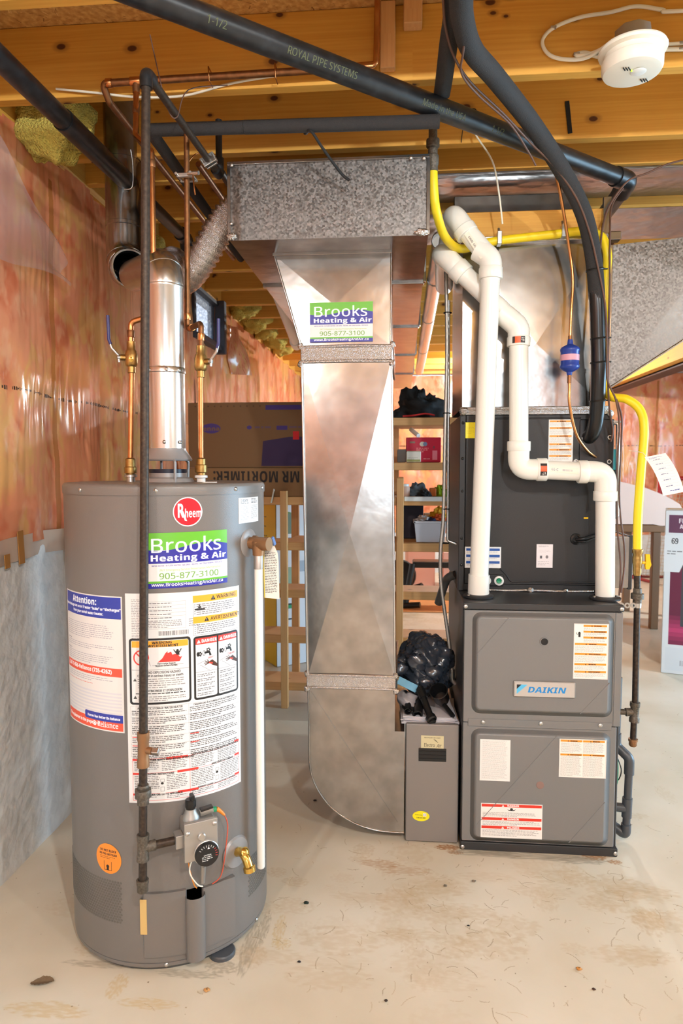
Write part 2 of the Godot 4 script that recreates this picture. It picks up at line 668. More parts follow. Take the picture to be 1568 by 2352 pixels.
# wrinkled plastic film over pink and yellow insulation, 3.4 m x 1.4 m, with the print line of the film
func film_image(w: int, h: int, sd: int) -> Image:
	var f := FastNoiseLite.new()
	f.seed = sd
	f.frequency = 1.0
	f.fractal_octaves = 4
	var pink := srgb(220, 142, 104)
	var tan_ := srgb(216, 160, 98)
	var red := srgb(198, 102, 68)
	var pale := srgb(230, 178, 138)
	var out := PackedByteArray()
	out.resize(w * h * 3)
	for y in h:
		for x in w:
			var u := x * 3.4 / w
			var v := y * 1.4 / h
			var a := f.get_noise_2d(u * 2.2 + 0.6 * f.get_noise_2d(u * 5.0, v * 3.0), v * 1.3)
			var b := f.get_noise_2d(u * 4.0 + 50.0, v * 3.0)
			var c2 := f.get_noise_2d(u * 11.0 + 120.0, v * 6.0)
			var c := pink.lerp(tan_, smoothstep(-0.05, 0.45, a))
			c = c.lerp(red, 0.75 * smoothstep(0.05, 0.5, b - 0.4 * a))
			c = c.lerp(pale, 0.5 * smoothstep(0.1, 0.55, c2 + 0.3 * b))
			var i := (y * w + x) * 3
			out[i] = int(c.r * 255); out[i + 1] = int(c.g * 255); out[i + 2] = int(c.b * 255)
	return Image.create_from_data(w, h, false, Image.FORMAT_RGB8, out)


func blob(im: Image, cx: float, cy: float, rx: float, ry: float, c: Color, strength: float, sd: int, ragged := 0.5) -> void:
	var s := 96
	var f := FastNoiseLite.new()
	f.seed = sd
	f.frequency = 0.06
	var b := Image.create(s, s, false, Image.FORMAT_RGBA8)
	for y in s:
		for x in s:
			var q := Vector2(x - s * 0.5, y - s * 0.5).length() / (s * 0.5)
			var n := f.get_noise_2d(x, y)
			var a := clampf((1.0 - q + ragged * n) * 2.2, 0.0, 1.0) * clampf(0.75 + n, 0.0, 1.0) if q < 1.0 else 0.0
			a *= smoothstep(1.0, 0.85, q)
			b.set_pixel(x, y, Color(c.r, c.g, c.b, a * strength))
	b.resize(maxi(2, int(rx * 2)), maxi(2, int(ry * 2)), Image.INTERPOLATE_BILINEAR)
	im.blend_rect(b, Rect2i(0, 0, b.get_width(), b.get_height()), Vector2i(int(cx - rx), int(cy - ry)))


# painted concrete, 4 m x 4 m at 2 mm a pixel; pixel (0, 0) lies at x = -1.6, z = -5.2
func floor_image() -> Image:
	var g := noise_gray(512, 0.012, 3, FastNoiseLite.TYPE_SIMPLEX_SMOOTH, 5)
	var im := ramp(g, srgb(204, 189, 164), srgb(224, 213, 194), 1.0)
	im.convert(Image.FORMAT_RGBA8)
	im.resize(2048, 2048, Image.INTERPOLATE_CUBIC)
	var rng := RandomNumberGenerator.new()
	rng.seed = 77
	var px := func(x: float, z: float) -> Vector2: return Vector2((x + 1.6) * 512.0, (z + 5.2) * 512.0)
	# worn, scuffed paint in front of the furnace
	for i in 70:
		var p: Vector2 = px.call(rng.randfn(0.15, 0.42), rng.randfn(-2.02, 0.22))
		blob(im, p.x, p.y, rng.randf_range(20, 70), rng.randf_range(12, 40), srgb(176, 138, 92), rng.randf_range(0.06, 0.22), i, 0.9)
	for i in 40:
		var p: Vector2 = px.call(rng.randf_range(-1.2, 2.2), rng.randf_range(-5.0, -1.4))
		blob(im, p.x, p.y, rng.randf_range(15, 80), rng.randf_range(10, 50), srgb(182, 156, 116), rng.randf_range(0.05, 0.16), 200 + i, 0.9)
	# rust by the feet of the furnace, water marks by the heater, a grey patch of bare concrete
	for q in [[0.165, -2.33, 26, 10, 0.7], [0.19, -2.30, 16, 7, 0.6], [0.66, -2.315, 24, 12, 0.6], [0.72, -2.29, 14, 8, 0.6], [-0.07, -2.21, 40, 14, 0.28], [0.02, -2.18, 50, 16, 0.22]]:
		var p: Vector2 = px.call(q[0], q[1])
		blob(im, p.x, p.y, q[2], q[3], srgb(150, 84, 36), q[4], int(q[2] * 7), 0.9)
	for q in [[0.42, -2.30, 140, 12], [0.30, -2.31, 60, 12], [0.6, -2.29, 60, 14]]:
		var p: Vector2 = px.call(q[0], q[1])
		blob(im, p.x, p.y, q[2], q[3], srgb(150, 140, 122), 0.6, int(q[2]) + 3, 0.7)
	for q in [[-0.415, -1.77, 12, 60], [-0.47, -1.70, 26, 16], [-0.39, -1.86, 9, 46], [-0.55, -1.665, 50, 9], [-0.8, -1.68, 60, 8]]:
		var p: Vector2 = px.call(q[0], q[1])
		blob(im, p.x, p.y, q[2], q[3], srgb(150, 136, 114), 0.5, int(q[2]) + 9, 0.7)
	for q in [[-0.345, -1.86, 10, 36], [-0.33, -1.80, 16, 14], [-0.72, -1.61, 14, 26], [-0.62, -1.56, 44, 10], [-0.86, -1.52, 60, 16]]:
		var p: Vector2 = px.call(q[0], q[1])
		blob(im, p.x, p.y, q[2], q[3], srgb(200, 164, 104), 0.4, int(q[3]) + 19, 0.9)
	# hair scratches and specks
	for i in 420:
		var near := i < 280
		var p: Vector2 = px.call(rng.randfn(0.2, 0.5) if near else rng.randf_range(-1.2, 2.3), rng.randfn(-1.98, 0.25) if near else rng.randf_range(-5.0, -1.3))
		var d := Vector2.from_angle(rng.randf() * TAU) * rng.randf_range(3, 26)
		var c := srgb(120, 92, 60).lerp(srgb(200, 172, 132), rng.randf())
		var steps := int(d.length())
		for k in steps:
			var q: Vector2 = p + d * (float(k) / steps) + d.orthogonal() * 0.12 * sin(3.0 * k / steps)
			if q.x >= 0 and q.y >= 0 and q.x < 2048 and q.y < 2048:
				im.set_pixel(int(q.x), int(q.y), im.get_pixel(int(q.x), int(q.y)).lerp(c, 0.55))
	for i in 900:
		var p := Vector2(rng.randf() * 2046, rng.randf() * 2046)
		im.fill_rect(Rect2i(int(p.x), int(p.y), 1 + int(rng.randf() * 1.6), 1 + int(rng.randf() * 1.4)), srgb(112, 92, 66).lerp(srgb(190, 164, 130), rng.randf()))
	return im


func materials() -> void:
	# metals
	var sp := noise_gray(512, 0.075, 11, FastNoiseLite.TYPE_CELLULAR)
	var spc := ramp(sp, Color(0.39, 0.375, 0.365), Color(0.55, 0.535, 0.52))
	var spangle := mat(Color.WHITE, 0.42, 0.85)
	spangle.albedo_texture = tex(spc)
	spangle.roughness_texture = tex(ramp(sp, Color(0.62, 0.62, 0.62), Color(1, 1, 1)))
	spangle.roughness = 0.5
	tri_scale(spangle, 4.6)
	M.spangle = spangle
	var sm := noise_gray(256, 0.02, 5)
	var sheetc := ramp(sm, Color(0.59, 0.58, 0.57), Color(0.71, 0.70, 0.69))
	var sheet := mat(Color.WHITE, 0.2, 1.0)
	sheet.albedo_texture = tex(sheetc)
	tri_scale(sheet, 1.7)
	bump(sheet, tex(sm), 0.035)
	M.sheet = sheet
	M.shiny = bump(tri_scale(mat(Color(0.82, 0.81, 0.795), 0.27, 1.0), 2.4), tex(sm), 0.02)
	M.foil = bump(tri_scale(mat(Color(0.86, 0.84, 0.82), 0.22, 1.0), 22.0), tex(noise_gray(256, 0.04, 8)), 0.25)
	M.panning = bump(tri_scale(mat(Color(0.60, 0.605, 0.615), 0.3, 1.0), 1.2), tex(noise_gray(256, 0.012, 9)), 0.8)
	var iron_n := noise_gray(256, 0.05, 21)
	var iron := mat(Color.WHITE, 0.5, 0.55)
	iron.albedo_texture = tex(ramp(iron_n, srgb(46, 37, 31), srgb(82, 68, 56)))
	tri_scale(iron, 6.0)
	M.iron = iron
	var fit := mat(Color.WHITE, 0.55, 0.5)
	fit.albedo_texture = tex(ramp(iron_n, srgb(78, 70, 60), srgb(120, 110, 98)))
	M.fitting = bump(tri_scale(fit, 9.0), tex(iron_n), 0.06)
	M.steelpipe = mat(srgb(112, 108, 104), 0.35, 0.85)
	var cop := mat(Color.WHITE, 0.27, 1.0)
	cop.albedo_texture = tex(ramp(noise_gray(256, 0.02, 31), srgb(184, 120, 72), srgb(218, 160, 106)))
	M.copper = tri_scale(cop, 3.0)
	var copold := mat(Color.WHITE, 0.45, 0.9)
	copold.albedo_texture = tex(ramp(noise_gray(256, 0.03, 33), srgb(116, 78, 50), srgb(158, 108, 70)))
	M.copper_old = tri_scale(copold, 4.0)
	M.solder = mat(srgb(200, 196, 188), 0.35, 1.0)
	var br := mat(Color.WHITE, 0.38, 0.95)
	br.albedo_texture = tex(ramp(noise_gray(128, 0.05, 35), srgb(150, 116, 66), srgb(196, 160, 96)))
	M.brass = tri_scale(br, 8.0)
	M.bronze = mat(srgb(150, 110, 76), 0.5, 0.7)
	M.goldbrass = mat(srgb(214, 176, 92), 0.22, 1.0)
	M.zinc = mat(srgb(190, 188, 184), 0.3, 0.95)
	M.alu = mat(srgb(176, 172, 166), 0.45, 0.8)
	# paints and plastics
	var peel := tex(noise_gray(256, 0.09, 41))
	M.heater = bump(tri_scale(mat(srgb(114, 108, 103), 0.36), 14.0), peel, 0.02)
	M.heater_dark = mat(srgb(88, 84, 80), 0.4)
	M.plate_grey = mat(srgb(150, 146, 144), 0.4, 0.3)
	M.furnace = bump(tri_scale(mat(srgb(122, 121, 120), 0.38), 16.0), peel, 0.02)
	M.furnace_dark = bump(tri_scale(mat(srgb(48, 47, 48), 0.42), 16.0), peel, 0.02)
	M.coil = bump(tri_scale(mat(srgb(31, 29, 29), 0.48), 16.0), peel, 0.03)
	M.cleaner = bump(tri_scale(mat(srgb(134, 128, 124), 0.42, 0.15), 20.0), peel, 0.02)
	M.pvc = mat(srgb(236, 233, 224), 0.32)
	M.pvc_grey = mat(srgb(74, 76, 80), 0.36)
	var absn := noise_gray(256, 0.03, 51)
	var ab := mat(Color.WHITE, 0.36)
	ab.albedo_texture = tex(ramp(absn, srgb(21, 22, 24), srgb(50, 50, 52), 2.2))
	M.abs = tri_scale(ab, 3.0)
	M.foam = bump(tri_scale(mat(srgb(44, 42, 42), 0.85), 10.0), tex(noise_gray(256, 0.12, 52)), 0.12)
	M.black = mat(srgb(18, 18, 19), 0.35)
	M.black_matt = mat(srgb(24, 23, 23), 0.75)
	M.tape_black = mat(srgb(20, 19, 20), 0.28)
	M.white = mat(srgb(238, 236, 230), 0.4)
	M.alarm = mat(srgb(236, 228, 212), 0.42)
	M.cable_white = mat(srgb(228, 220, 200), 0.5)
	M.yellow = mat(srgb(246, 214, 30), 0.42)
	M.yellow_paint = mat(srgb(250, 196, 20), 0.35)
	M.navy = mat(srgb(40, 38, 96), 0.4)
	M.blue = mat(srgb(28, 56, 140), 0.3)
	M.wire_brown = mat(srgb(92, 62, 48), 0.55)
	M.wire_orange = mat(srgb(216, 130, 40), 0.45)
	M.wire_red = mat(srgb(206, 84, 60), 0.45)
	M.green = mat(srgb(20, 140, 96), 0.4)
	M.teal = mat(srgb(20, 150, 160), 0.45)
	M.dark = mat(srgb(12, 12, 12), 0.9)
	M.masking = mat(srgb(206, 172, 108), 0.6)
	M.tan_stain = mat(srgb(170, 118, 56), 0.5)
	# wood
	var wd := wood_image(1280, 192, 4, srgb(202, 138, 48), srgb(234, 180, 82), 13)
	var w1 := mat(Color.WHITE, 0.62)
	w1.albedo_texture = tex(wd)
	w1.uv1_scale = Vector3(1.0 / 2.2, 1.0 / 0.27, 1.0)
	M.joist = w1
	var w2 := mat(srgb(250, 236, 214), 0.62)
	w2.albedo_texture = tex(wood_image(640, 128, 9, srgb(206, 156, 104), srgb(236, 196, 146), 5))
	w2.uv1_scale = Vector3(1.0 / 1.4, 1.0 / 0.22, 1.0)
	M.lumber = w2
	var on := noise_gray(512, 0.04, 61, FastNoiseLite.TYPE_SIMPLEX, 3)
	var flakes := ramp(on, srgb(176, 124, 60), srgb(222, 176, 106))
	flakes.convert(Image.FORMAT_RGBA8)
	var rng := RandomNumberGenerator.new()
	rng.seed = 8
	for i in 900:
		var c := srgb(120, 74, 30).lerp(srgb(236, 196, 128), rng.randf())
		var p := Vector2(rng.randf() * 512, rng.randf() * 512)
		var d := Vector2.from_angle(rng.randf() * TAU) * rng.randf_range(3, 15)
		var th := 1 + int(rng.randf() * 3.0)
		for k in int(d.length()):
			var q := p + d * (float(k) / d.length())
			flakes.fill_rect(Rect2i(int(q.x), int(q.y), th, 1), c)
	var osb := mat(Color.WHITE, 0.75)
	osb.albedo_texture = tex(flakes)
	M.osb = tri_scale(osb, 1.6)
	# room surfaces
	var fl := mat(Color.WHITE, 0.4)
	fl.albedo_texture = tex(floor_image())
	fl.roughness_texture = tex(ramp(noise_gray(512, 0.02, 71), Color(0.55, 0.55, 0.55), Color(1, 1, 1)))
	fl.roughness = 0.55
	fl.uv1_scale = Vector3(0.25, 0.25, 1)
	M.floor = bump(fl, tex(noise_gray(512, 0.02, 72)), 0.12)
	var conc := mat(Color.WHITE, 0.62)
	conc.albedo_texture = tex(ramp(noise_gray(512, 0.02, 73), srgb(210, 212, 212), srgb(232, 233, 232)))
	M.concrete = bump(tri_scale(conc, 1.1), tex(noise_gray(512, 0.03, 74)), 0.4)
	var film := mat(Color.WHITE, 0.2)
	film.metallic_specular = 0.62
	var fi := film_image(1024, 420, 15)
	fi.resize(2048, 840, Image.INTERPOLATE_CUBIC)
	fi.convert(Image.FORMAT_RGBA8)
	M.film_plain = film.duplicate()
	(M.film_plain as StandardMaterial3D).albedo_texture = tex(fi.duplicate())
	film_marks(fi)
	film.albedo_texture = tex(fi)
	M.film = film
	M.batt = bump(tri_scale(mat(srgb(222, 200, 96), 0.95), 9.0), tex(noise_gray(256, 0.05, 75)), 1.2)
	M.drywall = mat(srgb(222, 214, 200), 0.8)
	M.card = bump(tri_scale(mat(srgb(136, 96, 58), 0.8), 6.0), tex(noise_gray(256, 0.05, 76)), 0.05)


# the print line along the film and the brown caulk line over a stud, as seen through a close look at the wall
func film_marks(im: Image) -> void:
	var rng := RandomNumberGenerator.new()
	rng.seed = 12
	var ppm := 2048.0 / 3.4
	# texture: u runs to the back from z = -1.3, v runs down from y = 2.46
	var y0 := (2.46 - 1.582) * 840.0 / 1.4
	var x := 0.0
	while x < 2040:
		var gap := 1.0 if rng.randf() < 0.86 else rng.randf_range(8, 26)
		x += gap
		var k := rng.randf_range(2, 7)
		var hh := rng.randf_range(2, 9)
		im.fill_rect(Rect2i(int(x), int(y0 - hh * 0.5 + sin(x * 0.02) * 2.0), int(k), int(hh)), srgb(46, 30, 26))
		x += k
	var sx := (2.42 - 1.3) * ppm
	for yy in range(60, 838):
		var off := sin(yy * 0.011) * 4.0 + sin(yy * 0.05) * 1.2
		for k in range(-7, 9):
			var q := int(sx + off + k)
			im.set_pixel(q, yy, im.get_pixel(q, yy).lerp(srgb(166, 104, 50), 0.72))


func film_wall(o: Vector3, along: Vector3, len: float, y0: float, y1: float, step: float, sd: int, u0: float) -> MB:
	# a hung sheet that bellies between the studs, with gathered vertical creases
	var out := along.cross(Vector3.UP).normalized()
	var f := FastNoiseLite.new()
	f.seed = sd
	f.frequency = 1.0
	f.fractal_octaves = 2
	var cols := int(len / step) + 1
	var rows := int((y1 - y0) / (step * 1.6)) + 1
	var pts: Array = []
	var us: Array = []
	for j in rows:
		var y := y1 - (y1 - y0) * j / (rows - 1)
		for i in cols:
			var s := len * i / (cols - 1)
			var slant := s + 0.10 * (y - y0) * sin(s * 2.3 + sd)
			var belly := 0.016 * absf(sin((s + 0.12) * PI / 0.406))
			var big := 0.010 * f.get_noise_2d(s * 3.0, y * 2.0)
			var gather := f.get_noise_2d(slant * 26.0, y * 2.2)
			var crease := 0.0034 * gather + 0.0013 * f.get_noise_2d(slant * 60.0 + 40.0, y * 6.0)
			crease *= 0.3 + 1.1 * smoothstep(-0.2, 0.5, f.get_noise_2d(s * 2.4 + 9.0, y * 2.4 + 3.0))
			pts.append(o + along * s + Vector3.UP * (y - o.y) + out * (0.012 + belly + big + crease))
			us.append(Vector2((s + u0) / 3.4, (2.46 - y) / 1.4))
	var b := MB.new()
	b.sheet(pts, cols, rows, us, 1.0)
	# make sure it looks into the room
	if b.n[0].dot(out) < 0.0:
		for i in b.n.size():
			b.n[i] = -b.n[i]
		for i in range(0, b.ix.size(), 3):
			var q := b.ix[i + 1]
			b.ix[i + 1] = b.ix[i + 2]
			b.ix[i + 2] = q
	return b


func build_setting() -> void:
	# room: x -1.27 .. 4.3, z 3.2 .. -8.6
	var fl := setting("floor")
	var b := MB.new()
	var lo := Vector2(-1.5, -8.8)
	var hi := Vector2(4.5, 3.4)
	var uvf := func(x: float, z: float) -> Vector2: return Vector2(x + 1.6, z + 5.2)
	b.quad(Vector3(lo.x, 0, lo.y), Vector3(hi.x, 0, lo.y), Vector3(hi.x, 0, hi.y), Vector3(lo.x, 0, hi.y), Vector3.UP, uvf.call(lo.x, lo.y), uvf.call(hi.x, lo.y), uvf.call(hi.x, hi.y), uvf.call(lo.x, hi.y))
	part(fl, "slab_surface", b, M.floor)
	b = MB.new()
	b.box2(Vector3(lo.x, -0.2, lo.y), Vector3(hi.x, -0.002, hi.y), 0.0)
	part(fl, "slab", b, M.concrete)
	# ceiling: boards above, a joist every 0.41 m
	var ce := setting("ceiling")
	var rng := RandomNumberGenerator.new()
	rng.seed = 4
	var zs := [2.87, 2.46, 2.05, 1.64, 1.23, 0.82, 0.41, 0.0, -0.41, -0.82, -1.235, -1.642, -2.072, -2.478, -2.695]
	var z := -3.11
	while z > -8.6:
		zs.append(z)
		z -= 0.408
	b = MB.new()
	b.box2(Vector3(-1.5, 2.662, -8.8), Vector3(4.5, 2.70, 3.4), 0.0)
	part(ce, "subfloor", b, M.osb)
	for q in zs:
		b = MB.new()
		b.box2(Vector3(-1.3, 2.45, q - 0.038), Vector3(4.4, 2.662, q), 0.003, Vector2(rng.randf() * 9.0, rng.randf() * 0.02))
		part(ce, "joist", b, M.joist)
	# strip of framing lumber between two joists and a block nailed beside the copper riser
	b = MB.new()
	b.box2(Vector3(-0.072, 2.474, -2.071), Vector3(-0.028, 2.66, -2.045), 0.003)
	part(ce, "block", b, M.lumber)
	b = MB.new()
	b.box2(Vector3(-0.005, 2.585, -2.071), Vector3(0.048, 2.66, -2.03), 0.003)
	part(ce, "block", b, M.lumber)
	# walls
	var wl := setting("wall_left")
	b = MB.new()
	b.box2(Vector3(-1.5, 0, -4.10), Vector3(-1.285, 2.66, 3.4), 0.0)
	b.box2(Vector3(-1.5, 0, -8.8), Vector3(-1.285, 2.66, -5.7), 0.0)
	b.box2(Vector3(-1.31, 0, -5.7), Vector3(-1.285, 2.66, -4.56), 0.0)
	b.box2(Vector3(-1.5, 0, -5.7), Vector3(-1.31, 2.05, -4.10), 0.0)
	b.box2(Vector3(-1.31, 0, -4.56), Vector3(-1.285, 2.13, -4.10), 0.0)
	b.box2(Vector3(-1.31, 2.42, -4.56), Vector3(-1.285, 2.66, -4.10), 0.0)
	b.box2(Vector3(-1.5, 2.52, -5.7), Vector3(-1.31, 2.66, -4.10), 0.0)
	part(wl, "core", b, M.concrete)
	b = MB.new()
	b.box2(Vector3(-1.285, 2.43, -8.62), Vector3(-1.262, 2.66, 3.2), 0.0)
	part(wl, "rim_board", b, M.joist)
	part(wl, "insulation_film", film_wall(Vector3(-1.285, 1.075, -1.3), Vector3(0, 0, -1), 2.8, 1.075, 2.44, 0.009, 3, 0.0), M.film)
	part(wl, "insulation_film", film_wall(Vector3(-1.285, 1.075, -4.56), Vector3(0, 0, -1), 4.06, 1.075, 2.44, 0.02, 5, 0.16), M.film)
	part(wl, "insulation_film", film_wall(Vector3(-1.285, 1.075, -4.10), Vector3(0, 0, -1), 0.46, 1.075, 2.12, 0.016, 6, 3.0), M.film)
	part(wl, "insulation_film", film_wall(Vector3(-1.285, 1.075, 3.4), Vector3(0, 0, -1), 4.7, 1.075, 2.44, 0.04, 7, 0.3), M.film_plain)
	# a loose second lap of clear film over the head of the wall
	var lp: Array = []
	for j in 15:
		for i in 31:
			var q := i / 30.0
			var dz := 0.95 * q
			var tp := 2.40 - 0.30 * pow(q, 2.6)
			var bt := 1.98 + 0.02 * sin(q * 9.0)
			lp.append(Vector3(-1.232 + 0.010 * sin(q * 14.0 + j * 0.5) + 0.012 * sin(j * 0.7 + q * 5.0), lerpf(tp, bt, j / 14.0), -1.50 - dz))
	b = MB.new()
	b.sheet(lp, 31, 15)
	var clear := mat(Color(0.80, 0.70, 0.68, 0.34), 0.3)
	clear.transparency = BaseMaterial3D.TRANSPARENCY_ALPHA
	part(wl, "film_lap", b, clear)
	# painted, parged concrete below the film
	var f := FastNoiseLite.new()
	f.seed = 44
	f.fractal_octaves = 5
	var pts: Array = []
	var cols := 260
	var rows := 110
	for j in rows:
		var y := 1.09 * (1.0 - float(j) / (rows - 1))
		for i in cols:
			var zz := -1.2 - 2.4 * i / (cols - 1)
			var rough := smoothstep(-2.55, -1.7, zz)
			var d := 0.004 * f.get_noise_2d(zz * 900.0, y * 420.0) * rough + 0.005 * f.get_noise_2d(zz * 160.0, y * 120.0)
			pts.append(Vector3(-1.262 + d, y, zz))
	b = MB.new()
	b.sheet(pts, cols, rows, [], 1.0)
	part(wl, "painted_concrete", b, M.concrete)
	b = MB.new()
	b.box2(Vector3(-1.29, 0, -8.6), Vector3(-1.262, 1.09, -3.6), 0.0)
	b.box2(Vector3(-1.29, 0, -1.2), Vector3(-1.262, 1.09, 3.4), 0.0)
	part(wl, "painted_concrete", b, M.concrete)
	# loose hem of the film with tape remains
	pts = []
	for j in 6:
		for i in 60:
			var zz := -1.3 - 1.6 * i / 59.0
			pts.append(Vector3(-1.256 + 0.006 * sin(zz * 31.0) + 0.006 * f.get_noise_2d(zz * 300.0, j * 9.0), 1.10 - j * 0.016 - 0.006 * sin(zz * 9.0), zz))
	b = MB.new()
	b.sheet(pts, 60, 6)
	part(wl, "film_hem", b, mat(srgb(196, 176, 160), 0.2))
	for q in [[-2.13, 1.065, 0.034, 0.11], [-2.05, 1.03, 0.03, 0.045], [-2.44, 1.04, 0.014, 0.16]]:
		b = MB.new()
		b.box(Vector3(-1.2475, q[1], q[0]), Vector3(0.003, q[3], q[2]), 0.001, Basis(Vector3.RIGHT, 0.06))
		part(wl, "tape_scrap", b, M.tan_stain)
	# back wall
	var wb := setting("wall_back")
	b = MB.new()
	b.box2(Vector3(-1.5, 0, -8.85), Vector3(4.5, 2.66, -8.62), 0.0)
	part(wb, "core", b, M.concrete)
	part(wb, "insulation_film", film_wall(Vector3(-1.27, 0.5, -8.62), Vector3(1, 0, 0), 5.6, 0.5, 2.45, 0.02, 9, 0.2), M.film)
	b = MB.new()
	b.box2(Vector3(-1.3, 0, -8.64), Vector3(4.4, 0.5, -8.60), 0.0)
	part(wb, "painted_concrete", b, M.concrete)
	var wf := setting("wall_front")
	b = MB.new()
	b.box2(Vector3(1.3, 0, 3.2), Vector3(4.5, 2.66, 3.4), 0.0)
	b.box2(Vector3(-1.5, 0, 3.2), Vector3(0.3, 2.66, 3.4), 0.0)
	b.box2(Vector3(0.3, 0, 3.2), Vector3(1.3, 1.15, 3.4), 0.0)
	b.box2(Vector3(0.3, 2.15, 3.2), Vector3(1.3, 2.66, 3.4), 0.0)
	part(wf, "core", b, M.concrete)
	part(wf, "insulation_film", film_wall(Vector3(4.3, 1.05, 3.2), Vector3(-1, 0, 0), 3.0, 1.05, 2.45, 0.05, 10, 0.1), M.film_plain)
	part(wf, "insulation_film", film_wall(Vector3(0.3, 1.05, 3.2), Vector3(-1, 0, 0), 1.58, 1.05, 2.45, 0.05, 12, 0.1), M.film_plain)
	var w3 := setting("window_3")
	b = MB.new()
	for q in [0.32, 0.8, 1.28]:
		b.box2(Vector3(q - 0.02, 1.15, 3.26), Vector3(q + 0.02, 2.15, 3.32), 0.004)
	for q in [1.17, 2.13]:
		b.box2(Vector3(0.3, q - 0.02, 3.26), Vector3(1.3, q + 0.02, 3.32), 0.004)
	part(w3, "window_frame", b, M.white)
	var pane := mat(Color(0.95, 0.97, 1.0, 0.08), 0.02)
	pane.transparency = BaseMaterial3D.TRANSPARENCY_ALPHA
	b = MB.new()
	b.box2(Vector3(0.33, 1.18, 3.288), Vector3(1.27, 2.12, 3.292), 0.0)
	part(w3, "window_pane", b, pane)
	# right wall with a wide window out of the frame
	var wr := setting("wall_right")
	b = MB.new()
	b.box2(Vector3(4.3, 0, -1.7), Vector3(4.5, 2.66, 3.4), 0.0)
	b.box2(Vector3(4.3, 0, -8.8), Vector3(4.5, 2.66, -4.1), 0.0)
	b.box2(Vector3(4.3, 0, -4.1), Vector3(4.5, 0.15, -1.7), 0.0)
	b.box2(Vector3(4.3, 2.2, -4.1), Vector3(4.5, 2.66, -1.7), 0.0)
	part(wr, "core", b, M.drywall)
	var w2 := setting("window_2")
	b = MB.new()
	for q in [-1.72, -2.9, -4.08]:
		b.box2(Vector3(4.36, 0.15, q - 0.03), Vector3(4.44, 2.2, q + 0.03), 0.004)
	for q in [0.18, 2.17]:
		b.box2(Vector3(4.36, q - 0.03, -4.1), Vector3(4.44, q + 0.03, -1.7), 0.004)
	part(w2, "window_frame", b, M.white)
	var glass := mat(Color(0.95, 0.97, 1.0, 0.08), 0.02)
	glass.transparency = BaseMaterial3D.TRANSPARENCY_ALPHA
	b = MB.new()
	b.box2(Vector3(4.398, 0.2, -4.06), Vector3(4.402, 2.15, -1.74), 0.0)
	part(w2, "window_pane", b, glass)
	# small basement window in the left wall, with its snowy well outside
	# sheet-metal panning under two joist bays above the supply plenum
	b = MB.new()
	b.flat(Vector3(0.09, 2.449, -2.735), Vector3(4.2, 2.449, -2.735), Vector3(4.2, 2.485, -3.108), Vector3(0.09, 2.485, -3.108), Vector3.DOWN)
	var pan := part(ce, "panning_sheet", b, M.panning, "sheet metal closing a joist bay above the supply plenum")
	b = MB.new()
	b.box2(Vector3(0.09, 2.440, -2.742), Vector3(4.2, 2.450, -2.715), 0.002)
	part(pan, "nailing_strip", b, M.panning)
	b = MB.new()
	b.flat(Vector3(0.09, 2.4485, -3.14), Vector3(4.2, 2.4485, -3.14), Vector3(4.2, 2.4485, -3.56), Vector3(0.09, 2.4485, -3.56), Vector3.DOWN)
	part(ce, "panning_sheet", b, M.panning, "sheet metal closing the next joist bay")
	var w1 := setting("window_1")
	b = MB.new()
	b.box2(Vector3(-1.30, 2.11, -4.60), Vector3(-1.215, 2.145, -4.09), 0.004)
	b.box2(Vector3(-1.30, 2.405, -4.60), Vector3(-1.235, 2.43, -4.09), 0.004)
	b.box2(Vector3(-1.30, 2.11, -4.12), Vector3(-1.25, 2.43, -4.085), 0.004)
	b.box2(Vector3(-1.30, 2.09, -4.62), Vector3(-1.195, 2.44, -4.565), 0.004)
	part(w1, "window_frame", b, mat(srgb(58, 56, 62), 0.6))
	# frosted, rain-spotted pane
	var fg := noise_gray(256, 0.04, 81)
	var fr := ramp(fg, srgb(96, 112, 140), srgb(232, 240, 252))
	fr.convert(Image.FORMAT_RGBA8)
	for yy in 256:
		for xx in 256:
			var q := fr.get_pixel(xx, yy)
			q.a = clampf(1.1 - q.g, 0.12, 0.7)
			fr.set_pixel(xx, yy, q)
	var frost := mat(Color.WHITE, 0.5)
	frost.albedo_texture = tex(fr)
	frost.transparency = BaseMaterial3D.TRANSPARENCY_ALPHA
	tri_scale(frost, 4.0)
	b = MB.new()
	b.box2(Vector3(-1.278, 2.13, -4.57), Vector3(-1.274, 2.42, -4.10), 0.0)
	part(w1, "window_pane", b, frost)


func bulb(at: Vector3, energy: float, label: String) -> void:
	var t := thing("ceiling_lamp", label, "lamp", at, "bare bulbs in porcelain holders under the joists")
	var b := MB.new()
	b.lathe([Vector2(0.055, 0.0), Vector2(0.055, -0.02), Vector2(0.035, -0.045), Vector2(0.02, -0.05), Vector2(0.0, -0.05)], at)
	part(t, "lampholder", b, M.white)
	b = MB.new()
	var pr: Array = [Vector2(0.014, -0.045)]
	for k in 13:
		var a := PI * k / 12.0
		pr.append(Vector2(0.033 * sin(a) if k > 0 else 0.014, -0.085 + 0.033 * cos(a)))
	b.lathe(pr, at)
	var g := mat(Color(1, 0.96, 0.88), 0.4)
	g.emission_enabled = true
	g.emission = Color(0.95, 0.985, 1.0)
	g.emission_energy_multiplier = 14.0
	part(t, "bulb", b, g)
	var l := OmniLight3D.new()
	l.name = "bulb_light"
	l.light_color = Color(0.945, 0.985, 1.0)
	l.light_energy = energy
	l.light_size = 0.034
	l.omni_range = 14.0
	l.omni_attenuation = 2.0
	l.shadow_enabled = true
	t.add_child(l, true)
	l.position = Vector3(0, -0.085, 0)


